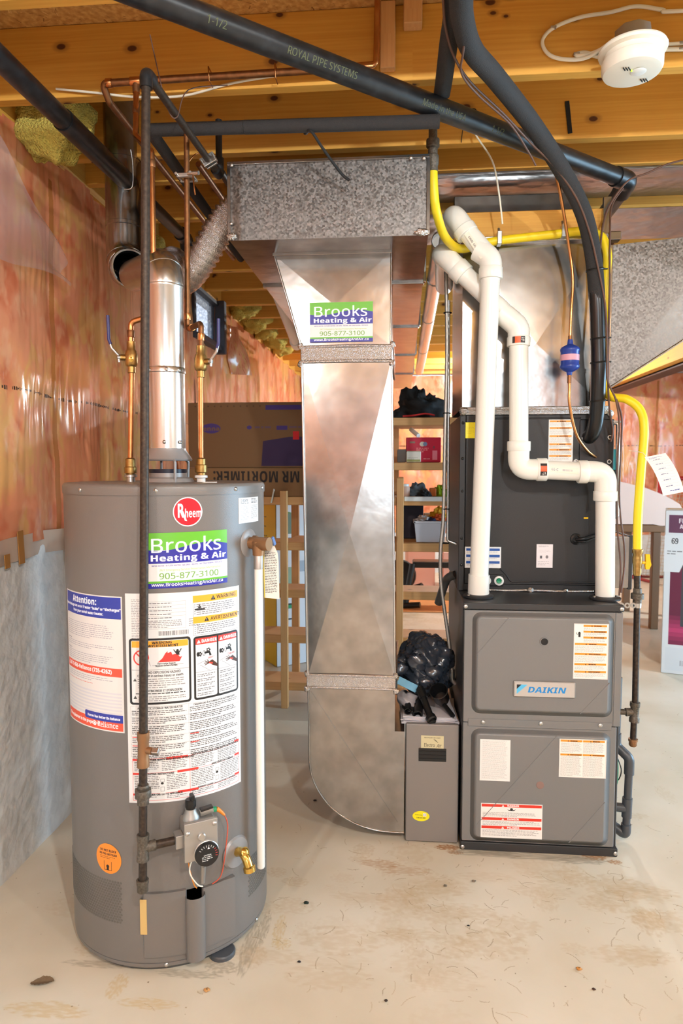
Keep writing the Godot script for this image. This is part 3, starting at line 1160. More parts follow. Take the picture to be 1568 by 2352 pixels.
func build_lamps() -> void:
	bulb(Vector3(0.50, 2.45, 0.3), 2.6, "bare bulb lamp under the joists above the photographer, out of the frame")
	bulb(Vector3(-1.05, 2.45, 1.0), 1.6, "bare bulb lamp under the joists by the front wall, out of the frame")
	bulb(Vector3(2.4, 2.45, 0.5), 2.3, "bare bulb lamp under the joists nearest the right wall window, out of the frame")
	bulb(Vector3(1.0, 2.45, -7.2), 4.5, "bare bulb lamp over the far floor, hidden by the furnace")

const HX := -0.683
const HZ := -1.935
const HR := 0.28

func hp(deg: float, y: float, r := HR) -> Vector3:
	var a := deg_to_rad(deg)
	return Vector3(HX + r * sin(a), y, HZ + r * cos(a))

func hn(deg: float) -> Vector3:
	return Vector3(sin(deg_to_rad(deg)), 0, cos(deg_to_rad(deg)))

# a sheet bent round the tank
func bent(a0: float, a1: float, y0: float, y1: float, off := 0.0008, tilt := 0.0) -> MB:
	var b := MB.new()
	var cols := maxi(6, int(absf(a1 - a0) / 2.0)) + 1
	for i in cols - 1:
		var f0 := float(i) / (cols - 1)
		var f1 := float(i + 1) / (cols - 1)
		var p0 := lerpf(a0, a1, f0)
		var p1 := lerpf(a0, a1, f1)
		b.quadn(hp(p0, y1 + tilt * f0, HR + off), hp(p1, y1 + tilt * f1, HR + off), hp(p1, y0 + tilt * f1, HR + off), hp(p0, y0 + tilt * f0, HR + off), hn(p0), hn(p1), hn(p1), hn(p0),
			Vector2(f0, 0), Vector2(f1, 0), Vector2(f1, 1), Vector2(f0, 1))
	# its edges
	b.quad(hp(a0, y0, HR), hp(a0, y1, HR), hp(a0, y1, HR + off), hp(a0, y0, HR + off), hn(a0 - 90), Vector2(0, 1), Vector2(0, 0), Vector2(0, 0), Vector2(0, 1))
	b.quad(hp(a1, y0 + tilt, HR), hp(a1, y1 + tilt, HR), hp(a1, y1 + tilt, HR + off), hp(a1, y0 + tilt, HR + off), hn(a1 + 90), Vector2(1, 1), Vector2(1, 0), Vector2(1, 0), Vector2(1, 1))
	return b

func bent_disc(deg: float, y: float, r: float, off := 0.001) -> MB:
	var b := MB.new()
	var seg := 40
	var at := func(k: int, q: float) -> Array:
		var a := TAU * k / seg
		var dd := deg + rad_to_deg(cos(a) * q * r / HR)
		return [hp(dd, y + sin(a) * q * r, HR + off), hn(dd), Vector2(0.5 + 0.5 * q * cos(a), 0.5 - 0.5 * q * sin(a))]
	for k in seg:
		var q0 := 0.0
		for q1 in [0.5, 1.0]:
			var a0: Array = at.call(k, q0)
			var a1: Array = at.call(k + 1, q0)
			var c1: Array = at.call(k + 1, q1)
			var c0: Array = at.call(k, q1)
			b.quadn(a0[0], a1[0], c1[0], c0[0], a0[1], a1[1], c1[1], c0[1], a0[2], a1[2], c1[2], c0[2])
			q0 = q1
	return b


func brooks_print() -> StandardMaterial3D:
	var c := Canvas.new(640, 420, srgb(230, 228, 224))
	var green := srgb(104, 182, 48)
	var blue := srgb(46, 44, 152)
	c.rect(0, 0, 640, 130, green)
	var wave := PackedVector2Array([Vector2(0, 232)])
	for k in 33:
		var x := k * 20.0
		wave.append(Vector2(x, 112 - 24 * sin(x / 640.0 * TAU * 0.92 - 2.6) - x * 0.01))
	wave.append(Vector2(640, 232))
	c.poly(wave, blue)
	c.text("Brooks", 26, 150, 150, Color.WHITE, 1.2)
	c.text("Heating & Air", 30, 214, 62, Color.WHITE, 1.5, true)
	c.text("WATER HEATERS - IN FLOOR HEATING - GAS LINES - HEATING - AIR CONDITIONING - FIREPLACES", 320, 254, 15, srgb(120, 110, 170), 0.84, false, false, 1)
	c.text("24/7 Emergency Service", 215, 290, 22, srgb(170, 196, 130), 0.95, false, false, 1)
	c.text("Preventative Maintenance", 455, 290, 22, srgb(170, 196, 130), 0.95, false, false, 1)
	c.text("905-877-3100", 330, 350, 62, srgb(108, 160, 66), 1.22, false, false, 1)
	c.rect(0, 366, 640, 22, green)
	c.rect(0, 382, 640, 38, blue)
	c.text("www.BrooksHeatingAndAir.ca", 322, 405, 34, Color.WHITE, 1.22, false, false, 1)
	return c.material(0.35)


func rental_print() -> StandardMaterial3D:
	var c := Canvas.new(560, 890, srgb(226, 220, 215))
	var blue := srgb(48, 58, 158)
	var red := srgb(232, 84, 56)
	var grey := srgb(168, 162, 172)
	c.rect(8, 8, 544, 166, blue)
	c.roundrect(8, 148, 620, 160, 22, srgb(226, 220, 215))
	c.text("Attention:", 250, 66, 60, Color.WHITE, 0.86, true, false, 1)
	c.text("Water damage can occur if water “leaks” or “discharges”", 278, 98, 25, Color.WHITE, 0.80, true, false, 1)
	c.text("from your rental water heater.", 278, 130, 25, Color.WHITE, 0.80, true, false, 1)
	c.fine(26, 196, 480, 8, 13, 4, grey)
	c.fine(26, 316, 60, 1, 12, 5, srgb(120, 112, 124), 1.0)
	c.fine(26, 330, 490, 3, 13, 4, grey)
	c.fine(26, 384, 60, 1, 12, 5, srgb(120, 112, 124), 1.0)
	c.fine(26, 398, 480, 5, 13, 4, grey)
	c.rect(8, 470, 544, 56, red)
	c.text("Call 1-866-Reliance (735-4262)", 255, 508, 38, Color.WHITE, 0.84, true, false, 1)
	c.fine(26, 540, 480, 3, 13, 4, grey)
	c.fine(26, 586, 300, 1, 12, 4, srgb(220, 120, 110), 1.0)
	for k in 8:
		c.rect(14, 632 + k * 22, 532, 11, srgb(212, 208, 212))
	c.rect(8, 810, 544, 72, red)
	c.roundrect(244, 776, 330, 52, 14, blue)
	c.rect(552, 770, 8, 70, srgb(226, 220, 215))
	c.text("Homes Run Better On Reliance", 402, 812, 23, Color.WHITE, 0.78, true, false, 1)
	c.text("This equipment is the property of", 20, 858, 31, Color.WHITE, 0.72, true)
	c.disc(336, 850, 16, 16, Color.WHITE)
	c.disc(336, 850, 11, 11, red)
	c.poly(PackedVector2Array([Vector2(336, 838), Vector2(347, 858), Vector2(325, 858)]), Color.WHITE)
	c.text("Reliance", 358, 866, 48, Color.WHITE, 0.82, false, true)
	return c.material(0.4)


func tap(c: Canvas, x: float, y: float, s: float, word: String) -> void:
	var k := srgb(30, 28, 28)
	c.disc(x - 52 * s, y + 2 * s, 12 * s, 18 * s, k)
	for a in 5:
		c.disc(x - 36 * s + 10 * s * cos(a * TAU / 5), y + 2 * s + 13 * s * sin(a * TAU / 5), 7 * s, 7 * s, k)
	c.disc(x - 4 * s, y - 2 * s, 12 * s, 20 * s, k)
	c.disc(x - 4 * s, y - 2 * s, 9 * s, 16 * s, Color.WHITE)
	c.rect(x - 2 * s, y - 12 * s, 46 * s, 17 * s, k)
	c.poly(PackedVector2Array([Vector2(x + 30 * s, y - 12 * s), Vector2(x + 44 * s, y - 12 * s), Vector2(x + 58 * s, y + 22 * s), Vector2(x + 40 * s, y + 24 * s)]), k)
	for a in 5:
		c.disc(x + 32 * s + 12 * s * cos(a * TAU / 5), y - 24 * s + 11 * s * sin(a * TAU / 5), 7 * s, 6 * s, k)
	c.text(word, x + 50 * s, y + 46 * s, int(19 * s), srgb(224, 70, 60), 1.0, false, false, 1)
	var brown := srgb(74, 44, 36)
	c.poly(PackedVector2Array([Vector2(x + 30 * s, y + 72 * s), Vector2(x + 64 * s, y + 58 * s), Vector2(x + 110 * s, y + 100 * s), Vector2(x + 110 * s, y + 122 * s), Vector2(x + 60 * s, y + 100 * s)]), brown)
	for f in [[-18, 62], [-26, 78], [-20, 94], [2, 56]]:
		c.line(Vector2(x + 40 * s, y + 80 * s), Vector2(x + (20 + f[0]) * s, y + f[1] * s), 6 * s, brown)
	c.poly(PackedVector2Array([Vector2(x + 34 * s, y + 74 * s), Vector2(x + 70 * s, y + 82 * s), Vector2(x + 62 * s, y + 94 * s), Vector2(x + 38 * s, y + 86 * s)]), srgb(222, 66, 48))
	c.line(Vector2(x - 60 * s, y + 80 * s), Vector2(x + 84 * s, y + 30 * s), 2, srgb(110, 104, 104))
	c.line(Vector2(x - 40 * s, y + 86 * s), Vector2(x + 40 * s, y + 140 * s), 2, srgb(110, 104, 104))


func rating_print() -> StandardMaterial3D:
	var white := srgb(228, 226, 224)
	var c := Canvas.new(800, 1400, white)
	var k := srgb(34, 32, 32)
	var grey := srgb(120, 116, 118)
	var orange := srgb(250, 172, 50)
	var red := srgb(226, 60, 50)
	# data plate
	c.fine(40, 40, 60, 24, 11, 4, srgb(150, 146, 146), 1.0)
	c.frame(110, 56, 280, 180, 1, grey)
	for q in 5:
		c.rect(110, 56 + q * 24, 280, 1, grey)
		c.fine(120, 64 + q * 24, 200, 1, 11, 6, grey, 0.9)
	c.fine(120, 180, 260, 5, 11, 4, grey)
	c.bars(440, 40, 90, 24, k)
	c.poly(PackedVector2Array([Vector2(482, 86), Vector2(500, 130), Vector2(466, 130)]), k)
	c.rect(450, 118, 70, 10, k)
	c.frame(400, 76, 150, 86, 1, srgb(200, 196, 196))
	c.fine(410, 180, 130, 4, 14, 4, grey)
	c.bars(216, 250, 190, 30, k)
	# orange warnings, right
	c.frame(438, 30, 344, 266, 2, grey)
	c.rect(438, 30, 344, 46, orange)
	c.warn(580, 38, 30, k, white)
	c.text("WARNING", 604, 64, 34, k, 1.02)
	for q in 5:
		c.rect(448, 88 + q * 15, 5, 5, k)
	c.fine(462, 88, 306, 6, 13, 5, grey)
	c.rect(438, 172, 344, 44, orange)
	c.warn(532, 178, 30, k, white)
	c.text("AVERTISSEMENT", 558, 205, 33, k, 0.98)
	for q in 5:
		c.rect(448, 226 + q * 14, 5, 5, k)
	c.fine(462, 226, 306, 5, 13, 5, grey)
	# flammable vapour box, left
	c.roundrect(20, 296, 400, 440, 22, k)
	c.roundrect(34, 310, 372, 412, 12, white)
	c.rect(38, 314, 364, 42, orange)
	c.text("WARNING", 236, 334, 24, k, 1.1, true, false, 1)
	c.warn(148, 338, 16, k, white)
	c.text("AVERTISSEMENT", 246, 354, 23, k, 1.05, true, false, 1)
	c.disc(100, 424, 52, 52, red)
	c.disc(100, 424, 43, 43, white)
	c.rect(88, 392, 26, 58, k)
	c.line(Vector2(66, 392), Vector2(134, 456), 9, red)
	c.line(Vector2(132, 398), Vector2(160, 480), 5, srgb(190, 186, 186))
	c.poly(PackedVector2Array([Vector2(206, 456), Vector2(236, 430), Vector2(256, 396), Vector2(270, 384), Vector2(270, 398), Vector2(292, 388), Vector2(300, 410), Vector2(330, 402), Vector2(348, 428), Vector2(362, 424), Vector2(346, 456)]), red)
	c.disc(334, 384, 9, 9, k)
	c.poly(PackedVector2Array([Vector2(318, 388), Vector2(344, 390), Vector2(346, 414), Vector2(326, 412)]), k)
	c.line(Vector2(322, 398), Vector2(308, 376), 6, k)
	c.line(Vector2(344, 396), Vector2(358, 372), 6, k)
	c.line(Vector2(170, 478), Vector2(370, 474), 3, srgb(150, 146, 146))
	c.text("Flammable Vapors", 262, 470, 14, k, 1.0, false, false, 1)
	c.text("Vapeurs Inflammables", 262, 484, 14, k, 1.0, false, false, 1)
	c.rect(36, 504, 368, 2, grey)
	c.text("FIRE AND EXPLOSION HAZARD", 222, 530, 21, k, 0.92, false, false, 1)
	c.text("Can result in serious injury or death", 222, 552, 20, k, 0.92, false, false, 1)
	c.warn(56, 560, 20, k, white)
	c.fine(74, 564, 320, 5, 14, 5, srgb(140, 136, 136))
	c.text("RISQUE D’INCENDIE ET D’EXPLOSION", 222, 652, 19, k, 0.88, false, false, 1)
	c.fine(60, 660, 320, 1, 14, 6, k, 1.0)
	c.warn(56, 676, 20, k, white)
	c.fine(74, 682, 320, 3, 13, 5, srgb(140, 136, 136))
	# scald box, right
	c.roundrect(438, 304, 344, 430, 22, k)
	c.roundrect(452, 318, 152, 402, 10, white)
	c.roundrect(616, 318, 152, 402, 10, white)
	for q in [[452, "HOT"], [616, "CHAUDE"]]:
		var x0: float = q[0]
		c.rect(x0, 318, 152, 42, red)
		c.warn(x0 + 22, 328, 24, Color.WHITE, red)
		c.text("DANGER", x0 + 38, 350, 30, Color.WHITE, 0.92, true)
		tap(c, x0 + 62, 424, 0.86, q[1])
		c.rect(x0, 546, 152, 2, grey)
		for p in 5:
			c.fine(x0 + 10, 562 + p * 32, 128, 2, 12, 5, srgb(110, 106, 106), 0.8)
	# instructions
	c.frame(22, 748, 760, 340, 1, grey)
	c.rect(400, 748, 1, 340, grey)
	c.text("AUTOMATIC STORAGE WATER HEATER", 216, 768, 19, k, 0.9, false, false, 1)
	c.text("CHAUFFE-EAU À ACCUMULATION AUTOMATIQUE", 590, 766, 17, k, 0.84, false, false, 1)
	var y := 778.0
	for q in 6:
		var n: int = [3, 4, 5, 4, 4, 4][q]
		c.fine(30, y, 362, n, 12, 5, srgb(84, 80, 80))
		c.fine(408, y - 4, 366, n, 12, 5, srgb(84, 80, 80))
		if q == 3 or q == 4:
			c.rect(30, y, 52, 6, red)
			c.rect(408, y, 60, 6, red)
		y += n * 12 + 5
		c.rect(22, y, 760, 1, grey)
		y += 5
	for q in [[1100, 250, 90, 420, "FOR YOUR SAFETY READ BEFORE OPERATING"], [1196, 320, 80, 430, "LIGHTING INSTRUCTIONS"], [1336, 320, 80, 430, "TO TURN GAS OFF TO APPLIANCE"]]:
		var yy: float = q[0]
		c.rect(28, yy, 752, 2, red)
		c.rect(28, yy, 76, 14, red)
		c.rect(q[1], yy - 5, 140, 16, red)
		c.rect(740, yy - 18, 40, 14, red)
		c.text(q[4], 112, yy + 15, 18, k, 0.84, true)
	c.text("POUR VOTRE SÉCURITÉ, VEUILLEZ LIRE AVANT DE METTRE EN MARCHE", 596, 1103, 15, k, 0.72, true, false, 1)
	c.text("DIRECTIVES D’ALLUMAGE", 640, 1199, 16, k, 0.9, true, false, 1)
	c.text("COMMENT COUPER L’ARRIVÉE DE GAZ À L’APPAREIL", 600, 1336, 15, k, 0.78, true, false, 1)
	c.rect(28, 1100, 2, 284, red)
	c.rect(780, 1090, 2, 290, red)
	c.rect(402, 1100, 2, 276, red)
	c.rect(28, 1382, 754, 2, red)
	for q in [[40, 1122, 6], [220, 1122, 6], [412, 1112, 7], [600, 1112, 7], [40, 1218, 9], [250, 1218, 9], [412, 1208, 10], [620, 1208, 10], [40, 1358, 2], [250, 1358, 2], [412, 1346, 3], [600, 1346, 3]]:
		c.fine(q[0], q[1], 166 if q[0] != 250 else 140, q[2], 11.5, 4, srgb(96, 92, 92))
	for q in [[206, 1250], [578, 1240]]:
		c.rect(q[0], q[1] - 20, 34, 110, white)
		c.disc(q[0] + 16, q[1] + 20, 10, 8, k)
		c.frame(q[0] + 4, q[1] - 10, 26, 20, 2, grey)
		c.frame(q[0] + 4, q[1] + 44, 26, 30, 2, grey)
	return c.material(0.4)


func round_logo_print() -> StandardMaterial3D:
	var c := Canvas.new(320, 320, srgb(240, 238, 236))
	c.disc(160, 160, 148, 148, srgb(206, 30, 44))
	c.text("R", 40, 222, 210, Color.WHITE, 0.58, true)
	c.poly(PackedVector2Array([Vector2(88, 150), Vector2(108, 148), Vector2(150, 262), Vector2(126, 258)]), Color.WHITE)
	c.text("heem", 122, 222, 128, Color.WHITE, 0.545, true)
	return c.material(0.3)


func build_heater() -> void:
	var t := thing("water_heater", "grey cylindrical gas water heater covered in stickers beside the insulated wall", "water heater", Vector3(HX, 0, HZ))
	var b := MB.new()
	b.lathe([Vector2(0.0, 0.012), Vector2(0.272, 0.012), Vector2(0.2785, 0.018), Vector2(0.2785, 0.0265), Vector2(0.2765, 0.0275), Vector2(0.2765, 0.0295), Vector2(HR, 0.0305), Vector2(HR, 0.036)], Vector3(HX, 0, HZ), Vector3.UP, 120)
	# open behind the channel of the burner door
	b.lathe([Vector2(HR, 0.036), Vector2(HR, 0.219)], Vector3(HX, 0, HZ), Vector3.UP, 118, deg_to_rad(125.6), deg_to_rad(475.2))
	b.lathe([Vector2(HR, 0.219), Vector2(HR, 1.259), Vector2(HR - 0.001, 1.2595)], Vector3(HX, 0, HZ), Vector3.UP, 120)
	part(t, "jacket", b, M.heater)
	b = MB.new()
	b.lathe([Vector2(0.20, 0.0), Vector2(0.262, 0.0), Vector2(0.262, 0.014)], Vector3(HX, 0, HZ), Vector3.UP, 60)
	part(t, "base_ring", b, M.heater_dark)
	b = MB.new()
	b.lathe([Vector2(HR + 0.0022, 1.2575), Vector2(HR + 0.0026, 1.276), Vector2(HR + 0.0005, 1.2825), Vector2(HR - 0.004, 1.2855), Vector2(HR - 0.012, 1.286), Vector2(0.0, 1.286)], Vector3(HX, 0, HZ), Vector3.UP, 120)
	part(t, "top_pan", b, M.heater)
	# screws round the rim and the foot
	var sb := MB.new()
	sb.lathe([Vector2(0.0055, 0.0), Vector2(0.0055, 0.002), Vector2(0.0035, 0.004), Vector2(0.0, 0.0045)], Vector3.ZERO, Vector3.BACK, 12)
	var screw := sb.mesh()
	M.screw_mesh = screw
	for a in [-30.5, 13.8, 58.5, 88.0]:
		put(t, "screw", screw, M.zinc, facing(hp(a, 1.2705, HR + 0.002), hn(a)))
	for a in [15.0, 75.0]:
		put(t, "screw", screw, M.zinc, facing(hp(a, 0.0225, HR - 0.0015), hn(a)))
	# stickers
	var bp := brooks_print()
	M.brooks = bp
	part(t, "rental_sticker", bent(-52.4, -4.8, 0.647, 1.001), rental_print(), "white rental notice with blue and orange bands")
	part(t, "rating_label", bent(-3.0, 60.5, 0.464, 1.010), rating_print(), "tall white rating and warning label")
	part(t, "company_sticker", bent(8.0, 52.0, 1.022, 1.163, 0.0016, 0.002), bp, "green and blue heating company sticker")
	part(t, "round_logo", bent_disc(29.9, 1.2155, 0.0375), round_logo_print(), "round red logo badge")
	var c := Canvas.new(200, 260, srgb(236, 234, 232))
	c.fine(16, 14, 70, 4, 13, 7, srgb(110, 106, 106), 1.0)
	c.fine(112, 14, 70, 4, 13, 7, srgb(110, 106, 106), 1.0)
	c.fine(14, 80, 80, 16, 10, 4, srgb(150, 146, 146))
	c.fine(110, 80, 78, 15, 10, 4, srgb(150, 146, 146))
	part(t, "notice_sticker", bent(61.0, 81.6, 1.177, 1.246), c.material(0.4))
	c = Canvas.new(256, 256, srgb(246, 142, 42))
	c.text("DO NOT BLOCK", 128, 70, 26, srgb(40, 24, 12), 0.86, true, false, 1)
	c.text("NE PAS OBSTRUER", 128, 100, 25, srgb(40, 24, 12), 0.82, true, false, 1)
	c.fine(44, 112, 170, 2, 13, 4, srgb(120, 66, 20))
	c.frame(84, 146, 78, 84, 4, srgb(40, 24, 12))
	c.rect(84, 140, 78, 12, srgb(246, 142, 42))
	c.disc(123, 196, 15, 15, srgb(40, 24, 12))
	c.rect(112, 206, 22, 20, srgb(40, 24, 12))
	part(t, "round_warning_sticker", bent_disc(-16.6, 0.304, 0.0405), c.material(0.45), "orange do-not-block sticker")
	b = MB.new()
	b = bent(2.0, 5.5, 0.113, 0.208, 0.0062)
	part(t, "masking_tape", b, M.masking)
	# burner door: two leaves and a half-round channel
	for q in [[3.8, 25.6, 0.048, 0.222], [35.0, 53.4, 0.048, 0.214]]:
		var lf := MB.new()
		var cols := 16
		for i in cols:
			var a0: float = lerpf(q[0], q[1], float(i) / cols)
			var a1: float = lerpf(q[0], q[1], float(i + 1) / cols)
			# the free edge on the right stands a little off the jacket
			var r0 := HR + 0.0052 + 0.007 * smoothstep(46.0, 53.4, a0)
			var r1 := HR + 0.0052 + 0.007 * smoothstep(46.0, 53.4, a1)
			lf.quadn(hp(a0, q[3], r0), hp(a1, q[3], r1), hp(a1, q[2], r1), hp(a0, q[2], r0), hn(a0), hn(a1), hn(a1), hn(a0))
			lf.quad(hp(a0, q[3], r0), hp(a1, q[3], r1), hp(a1, q[3] + 0.003, HR), hp(a0, q[3] + 0.003, HR), Vector3.UP)
			lf.quad(hp(a0, q[2], r0), hp(a1, q[2], r1), hp(a1, q[2] - 0.003, HR), hp(a0, q[2] - 0.003, HR), Vector3.DOWN)
		for e in [q[0], q[1]]:
			if e > 50.0: continue
			var sg := -1.0 if e == q[0] else 1.0
			lf.flat(hp(e, q[2], HR + 0.0052), hp(e, q[3], HR + 0.0052), hp(e + sg * 0.6, q[3], HR), hp(e + sg * 0.6, q[2], HR), hn(e + sg * 90))
		part(t, "burner_door", lf, M.heater)
	b = MB.new()
	var ch: Array = []
	for j in 2:
		for i in 15:
			var a := PI * i / 14.0
			var dd := lerpf(25.2, 35.6, 0.5 - 0.5 * cos(a))
			ch.append(hp(dd, 0.206 if j == 0 else 0.034, HR + 0.0015 + 0.029 * pow(sin(a), 0.7)))
	b.sheet(ch, 15, 2)
	for i in 14:
		b.flat3(ch[15 + i], ch[16 + i], hp(30.4, 0.034, HR), Vector3.DOWN)
	part(t, "door_channel", b, M.heater)
	M.air_hole = mat(srgb(108, 103, 96), 0.5, 0.4)
	# perforated combustion air grilles: rows of small round holes
	for q in [[-66.0, -8.5, 0.135, 0.245], [67.0, 93.0, 0.118, 0.228]]:
		var hb := MB.new()
		hb.lathe([Vector2(0.0, 0.0006), Vector2(0.0029, 0.0006), Vector2(0.0033, 0.0)], Vector3.ZERO, Vector3.BACK, 8)
		var mm := MultiMesh.new()
		mm.transform_format = MultiMesh.TRANSFORM_3D
		mm.mesh = hb.mesh()
		var xs: Array = []
		var row := 0
		var y: float = q[2]
		while y < q[3]:
			var a: float = q[0] + (0.85 if row % 2 else 0.0)
			while a < q[1]:
				xs.append(facing(hp(a, y, HR + 0.0003), hn(a)))
				a += 1.7
			y += 0.0072
			row += 1
		mm.instance_count = xs.size()
		for i in xs.size():
			mm.set_instance_transform(i, xs[i])
		var mi := MultiMeshInstance3D.new()
		mi.name = "air_hole"
		mi.multimesh = mm
		mi.material_override = M.air_hole
		mi.set_meta("kind", "stuff")
		t.add_child(mi, true)
		mi.position = -Vector3(HX, 0, HZ)
	# pads under the foot
	for a in [47.0, 167.0, -73.0]:
		b = MB.new()
		var p := hp(a, 0.0, 0.272 if a == 47.0 else 0.22)
		b.lathe([Vector2(0.036, 0.0), Vector2(0.036, 0.009), Vector2(0.033, 0.012), Vector2(0.0, 0.012)], p, Vector3.UP, 20)
		part(t, "foot_pad", b, M.pvc_grey)
	# draft hood and flue collar
	var vx := Vector3(-0.684, 0, -1.95)
	b = MB.new()
	b.lathe([Vector2(0.075, 1.286), Vector2(0.07, 1.296), Vector2(0.054, 1.300), Vector2(0.054, 1.312), Vector2(0.0, 1.312)], vx, Vector3.UP, 36)
	part(t, "flue_collar", b, M.plate_grey)
	b = MB.new()
	b.lathe([Vector2(0.0535, 1.311), Vector2(0.0545, 1.323), Vector2(0.049, 1.323), Vector2(0.049, 1.312)], vx, Vector3.UP, 36)
	part(t, "flue_baffle_ring", b, mat(srgb(28, 30, 46), 0.35))
	b = MB.new()
	b.lathe([Vector2(0.068, 1.347), Vector2(0.0705, 1.352), Vector2(0.053, 1.378), Vector2(0.052, 1.388), Vector2(0.05, 1.388), Vector2(0.05, 1.378), Vector2(0.066, 1.35), Vector2(0.068, 1.347)], vx, Vector3.UP, 40)
	part(t, "draft_hood", b, M.plate_grey)
	for a in [35.0, 145.0, 215.0, 325.0]:
		var d := Vector3(sin(deg_to_rad(a)), 0, cos(deg_to_rad(a)))
		b = MB.new()
		b.tube(rounded([vx + d * 0.064 + Vector3(0, 1.352, 0), vx + d * 0.073 + Vector3(0, 1.343, 0), vx + d * 0.071 + Vector3(0, 1.286, 0)], 0.006), 0.0042, 8)
		part(t, "hood_leg", b, M.plate_grey)
	b = MB.new()
	b.prism(PackedVector2Array([Vector2(-0.02, 0), Vector2(-0.012, 0.006), Vector2(0.014, 0.006), Vector2(0.022, 0), Vector2(0.012, -0.006), Vector2(-0.014, -0.006)]), Vector3(-0.535, 1.288, -1.86), Vector3.RIGHT, Vector3.FORWARD, 0.002)
	part(t, "blanking_plug", b, M.white)
	# relief valve, discharge tube and tag
	var rv := part(t, "relief_valve", relief_body(), M.bronze)
	b = MB.new()
	b.lathe([Vector2(0.0, 0.006), Vector2(0.034, 0.005), Vector2(0.040, 0.0)], hp(70, 1.121, HR - 0.001), hn(70), 32)
	part(rv, "escutcheon", b, M.plate_grey)
	var lev := hp(73, 1.127, HR + 0.068)
	b = MB.new()
	b.box(lev, Vector3(0.012, 0.028, 0.008), 0.003, Basis(Vector3.UP, deg_to_rad(70)) * Basis(Vector3.BACK, 0.5))
	part(rv, "lever", b, mat(srgb(96, 120, 168), 0.4, 0.2))
	var dx := hp(69, 0, HR + 0.034)
	b = MB.new()
	b.lathe([Vector2(0.0, 0.0), Vector2(0.0095, 0.0), Vector2(0.0115, 0.004), Vector2(0.0115, 0.86), Vector2(0.0, 0.86)], dx + Vector3(0, 0.205, 0), Vector3.UP, 20)
	part(t, "discharge_tube", b, M.pvc)
	b = MB.new()
	b.lathe([Vector2(0.0135, 0.0), Vector2(0.0135, 0.038), Vector2(0.011, 0.042)], dx + Vector3(0, 1.052, 0), Vector3.UP, 18)
	part(t, "tube_adapter", b, M.alu)
	c = Canvas.new(160, 420, srgb(240, 236, 226))
	c.fine(14, 60, 130, 26, 12.5, 5, srgb(96, 92, 90))
	c.rect(0, 0, 9, 420, srgb(240, 214, 40))
	b = MB.new()
	var tp := hp(74, 1.118, HR + 0.056)
	var tag_pts: Array = []
	for j in 7:
		for i in 3:
			var f := j / 6.0
			var half := lerpf(0.010, 0.0235, smoothstep(0.0, 0.22, f))
			var side := Vector3(0.97, 0, 0.22)
			tag_pts.append(tp + side * ((i - 1) * half + 0.004 * sin(f * 2.0)) + Vector3(0, -0.15 * f, 0.012 * sin(f * 2.6) + (i - 1) * 0.002))
	b.sheet(tag_pts, 3, 7)
	part(t, "paper_tag", b, c.material(0.7), "white paper tag with a yellow edge")
	# drain valve
	b = MB.new()
	b.lathe([Vector2(0.0, 0.007), Vector2(0.040, 0.006), Vector2(0.0455, 0.0)], hp(56.3, 0.272, HR - 0.001), hn(56.3), 36)
	var dv := part(t, "drain_valve", b, M.plate_grey)
	var p0 := hp(56.3, 0.274, HR + 0.005)
	var o := hn(56.3)
	b = MB.new()
	b.tube(curve([p0, p0 + o * 0.018 + Vector3(0, 0.006, 0), p0 + o * 0.03 + Vector3(0.004, -0.004, 0.004), p0 + o * 0.036 + Vector3(0.008, -0.024, 0.006)], 6), 0.0125, 14)
	b.lathe([Vector2(0.0, 0.0), Vector2(0.0165, 0.0), Vector2(0.0165, 0.012), Vector2(0.012, 0.014)], p0 + o * 0.038 + Vector3(0.009, -0.036, 0.0065), Vector3(-0.15, 0.98, -0.1).normalized(), 16)
	b.lathe([Vector2(0.014, 0.0), Vector2(0.0135, 0.012), Vector2(0.008, 0.017), Vector2(0.0, 0.018)], p0 + o * 0.022 + Vector3(0, 0.006, 0), (o + Vector3(0, 0.5, 0)).normalized(), 16)
	part(dv, "spigot", b, M.goldbrass)
	gas_control(t)


func relief_body() -> MB:
	var b := MB.new()
	var p := hp(70, 1.121, HR)
	var o := hn(70)
	b.tube([p, p + o * 0.03], 0.0165, 18)
	b.lathe([Vector2(0.0, 0.0), Vector2(0.021, 0.0), Vector2(0.021, 0.012), Vector2(0.016, 0.014)], p + o * 0.014, o, 6)
	var q := hp(69, 1.121, HR + 0.034)
	b.tube([p + o * 0.026, q, q + o * 0.034], 0.0185, 18)
	b.tube([q + Vector3(0, 0.006, 0), q + Vector3(0, -0.032, 0)], [0.018, 0.0155], 18)
	return b


